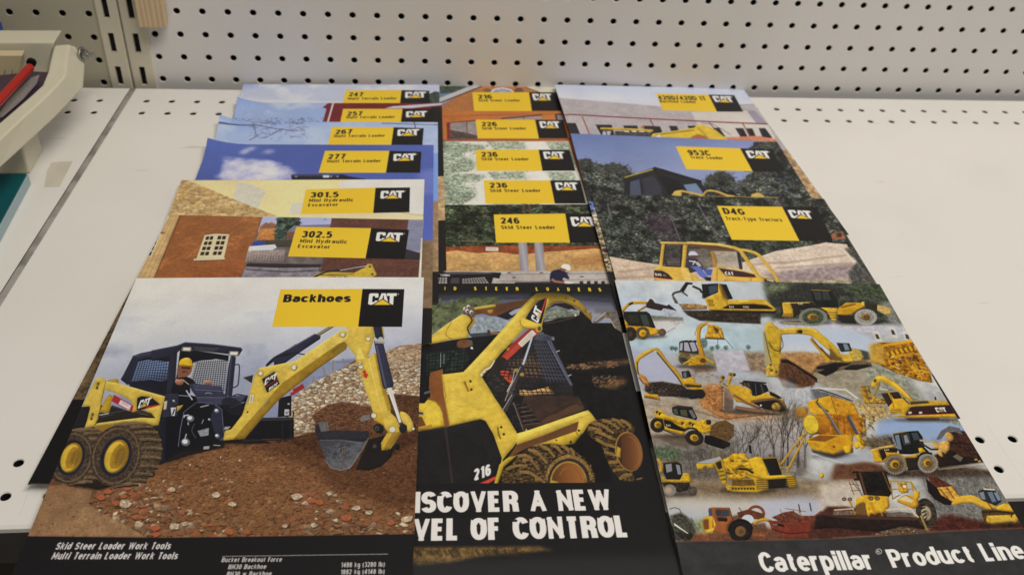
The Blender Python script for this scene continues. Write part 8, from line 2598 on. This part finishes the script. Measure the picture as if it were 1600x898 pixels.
def brochure(key, tl, tr, bl, br, zl, zr, art, y, k, label, group, curl=None, res=(700, 900), seed=1, band=None):
    if bl is None or br is None:
        l, r = below(tl, tr, zl, zr, 11.35)
        bl, br = bl or l, br or r
    quad = [tl, tr, br, bl]
    pr = Print(quad, *res, seed)
    pr.plates = key in ('brick_window', 'grey_building', 'blue_dusk', 'forest_dozer')
    art(pr)
    mat = print_material('printed_cover_' + key, pr)
    inv = homography([(0, 0), (1, 0), (1, 1), (0, 1)], quad)
    fwd = np.linalg.inv(inv)

    def place(u, v, dz):
        px, py = hmap(inv, [(u, v)])[0]
        p = on_z(px, py, zl + (zr - zl) * u).copy()
        z = 0
        if curl:
            z = curl[0] * max(0, 1 - u / curl[1]) ** 2 * max(0, 1 - v / curl[2]) ** 1.5
        if band:
            z += .032 * (1 + math.sin(5.2 * v + 2.6 * u)) + (.10 * max(0, 1 - u / .05) ** 2 * max(0, 1 - abs(v - .87) / .03) if key == 'machine_montage' else 0)
        return p + [0, 0, dz + z]
    base = place(.5, .5, 0)
    root = empty('brochure', tuple(base))

    def sheet(name, corners, top, thick, mat, n=(2, 2), uv=True, parent=root):
        cs = np.array(corners, float)
        nu, nv = n
        V, UV, F = [], [], []
        for lay in (top, top - thick):
            for j in range(nv + 1):
                for i in range(nu + 1):
                    s, t = i / nu, j / nv
                    u, v = (cs[0] * (1 - s) + cs[1] * s) * (1 - t) + (cs[3] * (1 - s) + cs[2] * s) * t
                    V.append(place(u, v, lay))
                    UV.append((u, 1 - v))
        W = nu + 1
        off = W * (nv + 1)
        for j in range(nv):
            for i in range(nu):
                a = j * W + i
                F.append((a, a + W, a + W + 1, a + 1))
                F.append((off + a, off + a + 1, off + a + W + 1, off + a + W))
        rim = [i for i in range(nu)] + [nu + W * j for j in range(nv)] + [nv * W + nu - i for i in range(nu)] + [(nv - j) * W for j in range(nv)]
        for a, b in zip(rim, rim[1:] + rim[:1]):
            F.append((a, b, off + b, off + a))
        return mesh_object(name, V, F, mat, parent, UV if uv else None)
    sheet('page_block', [(.008, .003), (.997, .003), (.997, .997), (.008, .997)], .030, .029, M['paper'], (24, 30), False)
    cover = sheet('front_cover', [(0, 0), (1, 0), (1, 1), (0, 1)], .040, .009, mat, (24, 30))
    sheet('folded_spine', [(0, 0), (.007, 0), (.007, 1), (0, 1)], .0305, .0295, M['lip_spine_shade'], (1, 30), False)  # spine coloured black in place of the shade along the left edge
    if y is not None:
        cl = lambda q: np.clip(hmap(fwd, q), 0.001, .999)
        sheet('title_panel', cl(y), .0422, .0018, mat, parent=cover)
        if k is not None:
            sheet('logo_panel', cl(k), .0422, .0018, mat, parent=cover)
    if band:
        v = hmap(fwd, band[1])[:, 1]
        sheet(band[0], [(.001, v[0]), (.999, v[1]), (.999, .999), (.001, .999)], .0422, .0018, mat, parent=cover)
    tag(root, label, 'brochure', group)
    return root


z2, z3, z4, z5, z6, z7, z9 = zoom(240, 120, 3.478), zoom(200, 270, 3.2), zoom(650, 130, 4.571), zoom(640, 280, 4.444), zoom(860, 120, 3.478), zoom(900, 290, 3.077), zoom(420, 440, 6.667)
GL, GM, GR = 'brochures in the left column', 'brochures in the middle column', 'brochures in the right column'
# middle column lies lowest, then the right and left columns lap over its sides
brochure('brick_gable', (552, 136), (867.7, 136), None, None, .045, .045, art_m1, z4((402, 72), (806, 72), (829, 215), (416, 215)), z4((806, 72), (1010, 72), (1050, 215), (829, 215)),
         'rearmost middle-column brochure, its cover a house gable with an arched window', GM, None, (860, 1100), 11)
brochure('orange_siding', (536, 175), (877.5, 175), None, None, .09, .09, art_m2, z4((425, 268), (850, 268), (877, 403), (440, 400)), z4((850, 268), (1050, 270), (1086, 400), (877, 400)),
         'brochure showing orange house siding with a wide dark window left of its title', GM, None, (860, 1100), 12)
brochure('pale_foliage', (522, 222.5), (888.5, 222.5), None, (973, 500), .135, .135, art_m3, z4((425, 482), (875, 482), (903, 633), (433, 633)), z4((875, 482), (1096, 484), (1137, 633), (903, 633)),
         'pale foliage brochure directly in front of the orange siding brochure', GM, None, (860, 1100), 13)
brochure('pale_foliage_again', (526, 270), (903.8, 270), None, None, .18, .18, art_m4, z5((513, 15), (975, 15), (1008, 176), (527, 176)), z5((975, 15), (1184, 15), (1224, 176), (1008, 176)),
         'pale foliage brochure directly behind the brochure with a man in a white helmet', GM, None, (860, 1100), 14)
brochure('dark_forest', (526, 322.5), (926, 320.5), None, None, .225, .225, art_m5, z5((583, 252), (1080, 245), (1113, 447), (600, 447)), z5((1080, 245), (1290, 245), (1338, 447), (1113, 447)),
         'brochure with a man in a white helmet on sandy ground below dark forest', GM, None, (900, 1150), 15)
brochure('night_loader', (514, 446.5), (954, 446.5), (424, 930), (1069, 927), .27, .27, art_m6, None, None,
         'front middle brochure, dark cover with a yellow loader and huge white slogan', GM, None, (1150, 1450), 16, ('slogan_band', [(480, 757), (1024, 756)]))
brochure('grey_building', (866.3, 133.8), (1160.5, 140), (944, 371), (1326, 368), .315, .045, art_r1, z6((572, 96), (858, 102), (904, 195), (610, 187)), z6((858, 102), (998, 105), (1047, 195), (904, 195)),
         'rearmost right-column brochure, grey building with a red railing on its cover', GR, None, (800, 1000), 21)
brochure('blue_dusk', (891, 210), (1214, 223), (968, 496), (1386, 504), .36, .09, art_r2, z6((680, 383), (1030, 394), (1098, 519), (738, 508)), z6((1030, 394), (1202, 399), (1272, 519), (1098, 519)),
         'brochure with dark trees and a black machine cab under deep blue sky', GR, None, (800, 1000), 22)
brochure('forest_dozer', (924, 304.6), (1287, 312), (1024, 655), (1500, 655), .405, .135, art_r3, z7((676, 102), (990, 106), (1073, 270), (748, 265)), z7((990, 106), (1157, 106), (1235, 270), (1073, 270)),
         'brochure with a yellow caged bulldozer on a pale road before dark forest', GR, None, (900, 1150), 23)
brochure('machine_montage', (960, 440), (1373, 447), (1072, 922), (1643, 907), .45, .18, art_r4, None, None,
         'front right brochure covered by a montage of many yellow machines', GR, None, (1250, 1550), 24, ('title_band', [(1054, 849), (1612, 826)]))
brochure('pale_blue_sky', (381, 133), (686.5, 133.8), None, None, .045, .315, art_l1, z2((1045, 78), (1348, 78), (1336, 175), (1022, 175)), z2((1348, 78), (1498, 81), (1502, 175), (1336, 175)),
         'rearmost left-column brochure, hazy lilac blue sky on its cover', GL, None, (860, 1100), 31)
brochure('red_barn', (372, 162.6), (690.5, 162.6), None, None, .09, .36, art_l2, z2((1030, 180), (1353, 180), (1340, 282), (1008, 282)), z2((1353, 180), (1520, 180), (1526, 282), (1340, 282)),
         'brochure with a dark red barn and white roof line behind its title', GL, (.28, .16, .10), (860, 1100), 32)
brochure('bare_branch', (345, 191.5), (684, 192.5), None, None, .135, .405, art_l3, z2((968, 278), (1305, 280), (1288, 400), (942, 398)), z2((1305, 280), (1468, 285), (1458, 405), (1288, 400)),
         'brochure with a bare twiggy branch against pale blue sky', GL, (.30, .16, .10), (860, 1100), 33)
brochure('white_cloud', (326, 227), (677.6, 228), None, None, .18, .45, art_l4, z2((932, 408), (1282, 408), (1263, 527), (897, 527)), z2((1282, 408), (1455, 413), (1448, 527), (1263, 526)),
         'brochure with one big white cloud in violet blue sky', GL, (.28, .18, .10), (800, 1000), 34)
brochure('stone_wall', (283.7, 283.2), (663.3, 281.6), (146, 650), (651, 651), .225, .495, art_l5, z3((890, 88), (1238, 80), (1226, 206), (864, 211)), z3((1238, 80), (1410, 78), (1407, 202), (1226, 206)),
         'brochure with a pale yellow house and tan rubble stone wall', GL, None, (900, 1150), 35)
brochure('brick_window', (266, 337.5), (662.5, 345), (44, 757), (625, 756), .27, .54, art_l6, z3((842, 275), (1216, 282), (1188, 432), (800, 423)), z3((1216, 282), (1405, 290), (1383, 437), (1188, 432)),
         'brochure with an orange brick house and small white lattice window', GL, None, (1000, 1250), 36)
brochure('digging_arm', (214, 437.3), (662.2, 436.6), (3, 936), (643.6, 936), .315, .585, art_l7, z9((125, 107), (977, 100), (933, 488), (37, 493)), z9((977, 100), (1412, 100), (1387, 486), (933, 486)),
         'front left brochure, loader with a long digging arm beside a stone heap', GL, None, (1250, 1550), 37, ('specification_band', [(38, 838.5), (648, 837.5)]))

# ---------------------------------------------------------------- paper trimmer in the left corner
zt = zoom(0, 60, 3.095)
Z = lambda x, y, z: on_z(*zt((x, y))[0], z)
tr = empty('paper_trimmer', (-4.5, -6.5, 0.0))
sec = [((262, 34, 2.8), (330, 28, 2.8), (372, 40, 2.62)), ((245, 100, 2.8), (324, 105, 2.8), (412, 130, 1.95)), ((232, 160, 2.8), (315, 182, 2.8), (405, 235, 1.9)), ((205, 225, 2.8), (272, 232, 2.8), (345, 300, 1.9)),
       ((150, 276, 2.8), (205, 300, 2.8), (270, 378, 1.9)), ((70, 345, 2.8), (110, 385, 2.8), (160, 480, 1.9)), ((0, 405, 2.8), (0, 490, 2.8), (0, 625, 1.9)), ((-160, 540, 2.8), (-150, 625, 2.8), (-150, 770, 1.9))]
V, F = [], []
for a, b, c in sec:
    A_, B_, C_ = Z(*a), Z(*b), Z(*c)
    V += [A_, B_, C_, (C_[0] - .15, C_[1], C_[2] - .10), (A_[0], A_[1], 1.55)]
for i in range(len(sec) - 1):
    F += [(5 * i + k, 5 * i + (k + 1) % 5, 5 * i + 5 + (k + 1) % 5, 5 * i + 5 + k) for k in range(5)]
e = 5 * (len(sec) - 1)
F += [(4, 3, 2, 1, 0), (e, e + 1, e + 2, e + 3, e + 4)]
arm = mesh_object('curved_arm', V, F, M['cream'], tr)
bm = bmesh.new()
bm.from_mesh(arm.data)
bmesh.ops.recalc_face_normals(bm, faces=bm.faces)
bm.to_mesh(arm.data)
bm.free()
bevel(arm, .07, 3)
Yp = lambda x, y, d: on_y(*zt((x, y))[0], d)
head_poly = [(-120, 20), (262, 20), (246, 70), (222, 168), (-120, 168)]
prism('head', [Yp(x, y, -2.75) for x, y in head_poly], [Yp(x, y, -2.75) + [0, 1.1, 0] for x, y in head_poly], M['cream'], tr, .05)
rl = [(-120, 84), (108, 84), (84, 196), (-120, 204)]
ruler = prism('ruler', [Yp(x, y, -3.25) for x, y in rl], [Yp(x, y, -3.25) + [0, .35, .05] for x, y in rl], M['ruler'], tr, .02)
V, F = [], []
for k in range(11):
    x, h = 52 - 9 * k, (44 if k % 4 == 0 else 22)
    s = len(V)
    V += [Yp(x, 198, -3.262), Yp(x + 3, 198, -3.262), Yp(x + 5 + h * .1, 198 - h, -3.262), Yp(x + 2 + h * .1, 198 - h, -3.262)]
    F.append((s, s + 1, s + 2, s + 3))
mesh_object('ruler_scale', V, F, M['tick'], ruler)
pl = [(-120, 196), (160, 160), (236, 165), (212, 222), (150, 285), (0, 415), (-120, 520)]
prism('cutting_plate', [Z(x, y, 2.05) for x, y in pl], [Z(x, y, 2.05) - [0, 0, .3] for x, y in pl], M['violet'], tr)
gd = [(-20, 385), (40, 300), (150, 190), (190, 178), (178, 215), (110, 290), (10, 375)]
prism('clear_guard', [Z(x, y, 2.2) for x, y in gd], [Z(x, y, 2.2) - [0, 0, .05] for x, y in gd], M['guard'], tr)
bar = tube('blade_bar', Z(-90, 395, 2.75), Z(146, 140, 2.75), .155, M['red'], tr, 18, .03)
tube('bar_socket', Z(150, 122, 2.6), Z(150, 122, 2.6) + [0, .12, .02], .17, M['dark'], bar, 18)
bp = Z(398, 78, 2.35)
bolt = tube('bolt', bp + [.20, -.02, 0], bp + [.46, -.04, .0], .09, M['steel'], tr, 14, .01)
tube('bolt_washer', bp - [.05, 0, 0], bp + [.03, -.01, 0], .30, M['steel'], bolt, 24, .02)
tube('bolt_nut', bp + [.03, -.01, 0], bp + [.20, -.02, 0], .19, M['steel'], bolt, 6, .015)
add_box('foot', (-6.2, -7.15, 0.002, -3.38, -5.5, 1.75), M['cream'], tr, .08)
board = add_box('base_board', (-10.5, -15.0, .02, -3.22, -7.8, .44), M['teal'], tr, .02)
add_box('board_edge_strip', (-3.218, -15.0, .03, -3.17, -7.8, .40), M['teal_edge'], board, .01)
tag(tr, 'cream paper trimmer with curved arm, red blade bar and teal base board', 'paper trimmer')
bx = on_y(*zt((12, 6))[0], -.9)
add = add_box('card_box', (bx[0] - 2.2, -1.3, -.0, bx[0], -.55, on_y(6, 40, -.9)[2]), M['blue'], None, .03)
tag(add, 'blue card box standing behind the cream paper trimmer at the wall', 'box')
tp = [on_z(*zt(q)[0], .004) for q in ((250, 600), (352, 594), (288, 718), (214, 720), (228, 640))]
tag(prism('tape_patch', [p + [0, 0, .004] for p in tp], [p - [0, 0, .002] for p in tp], M['tape']), 'yellowed patch of old tape stuck on the left white shelf', 'tape')
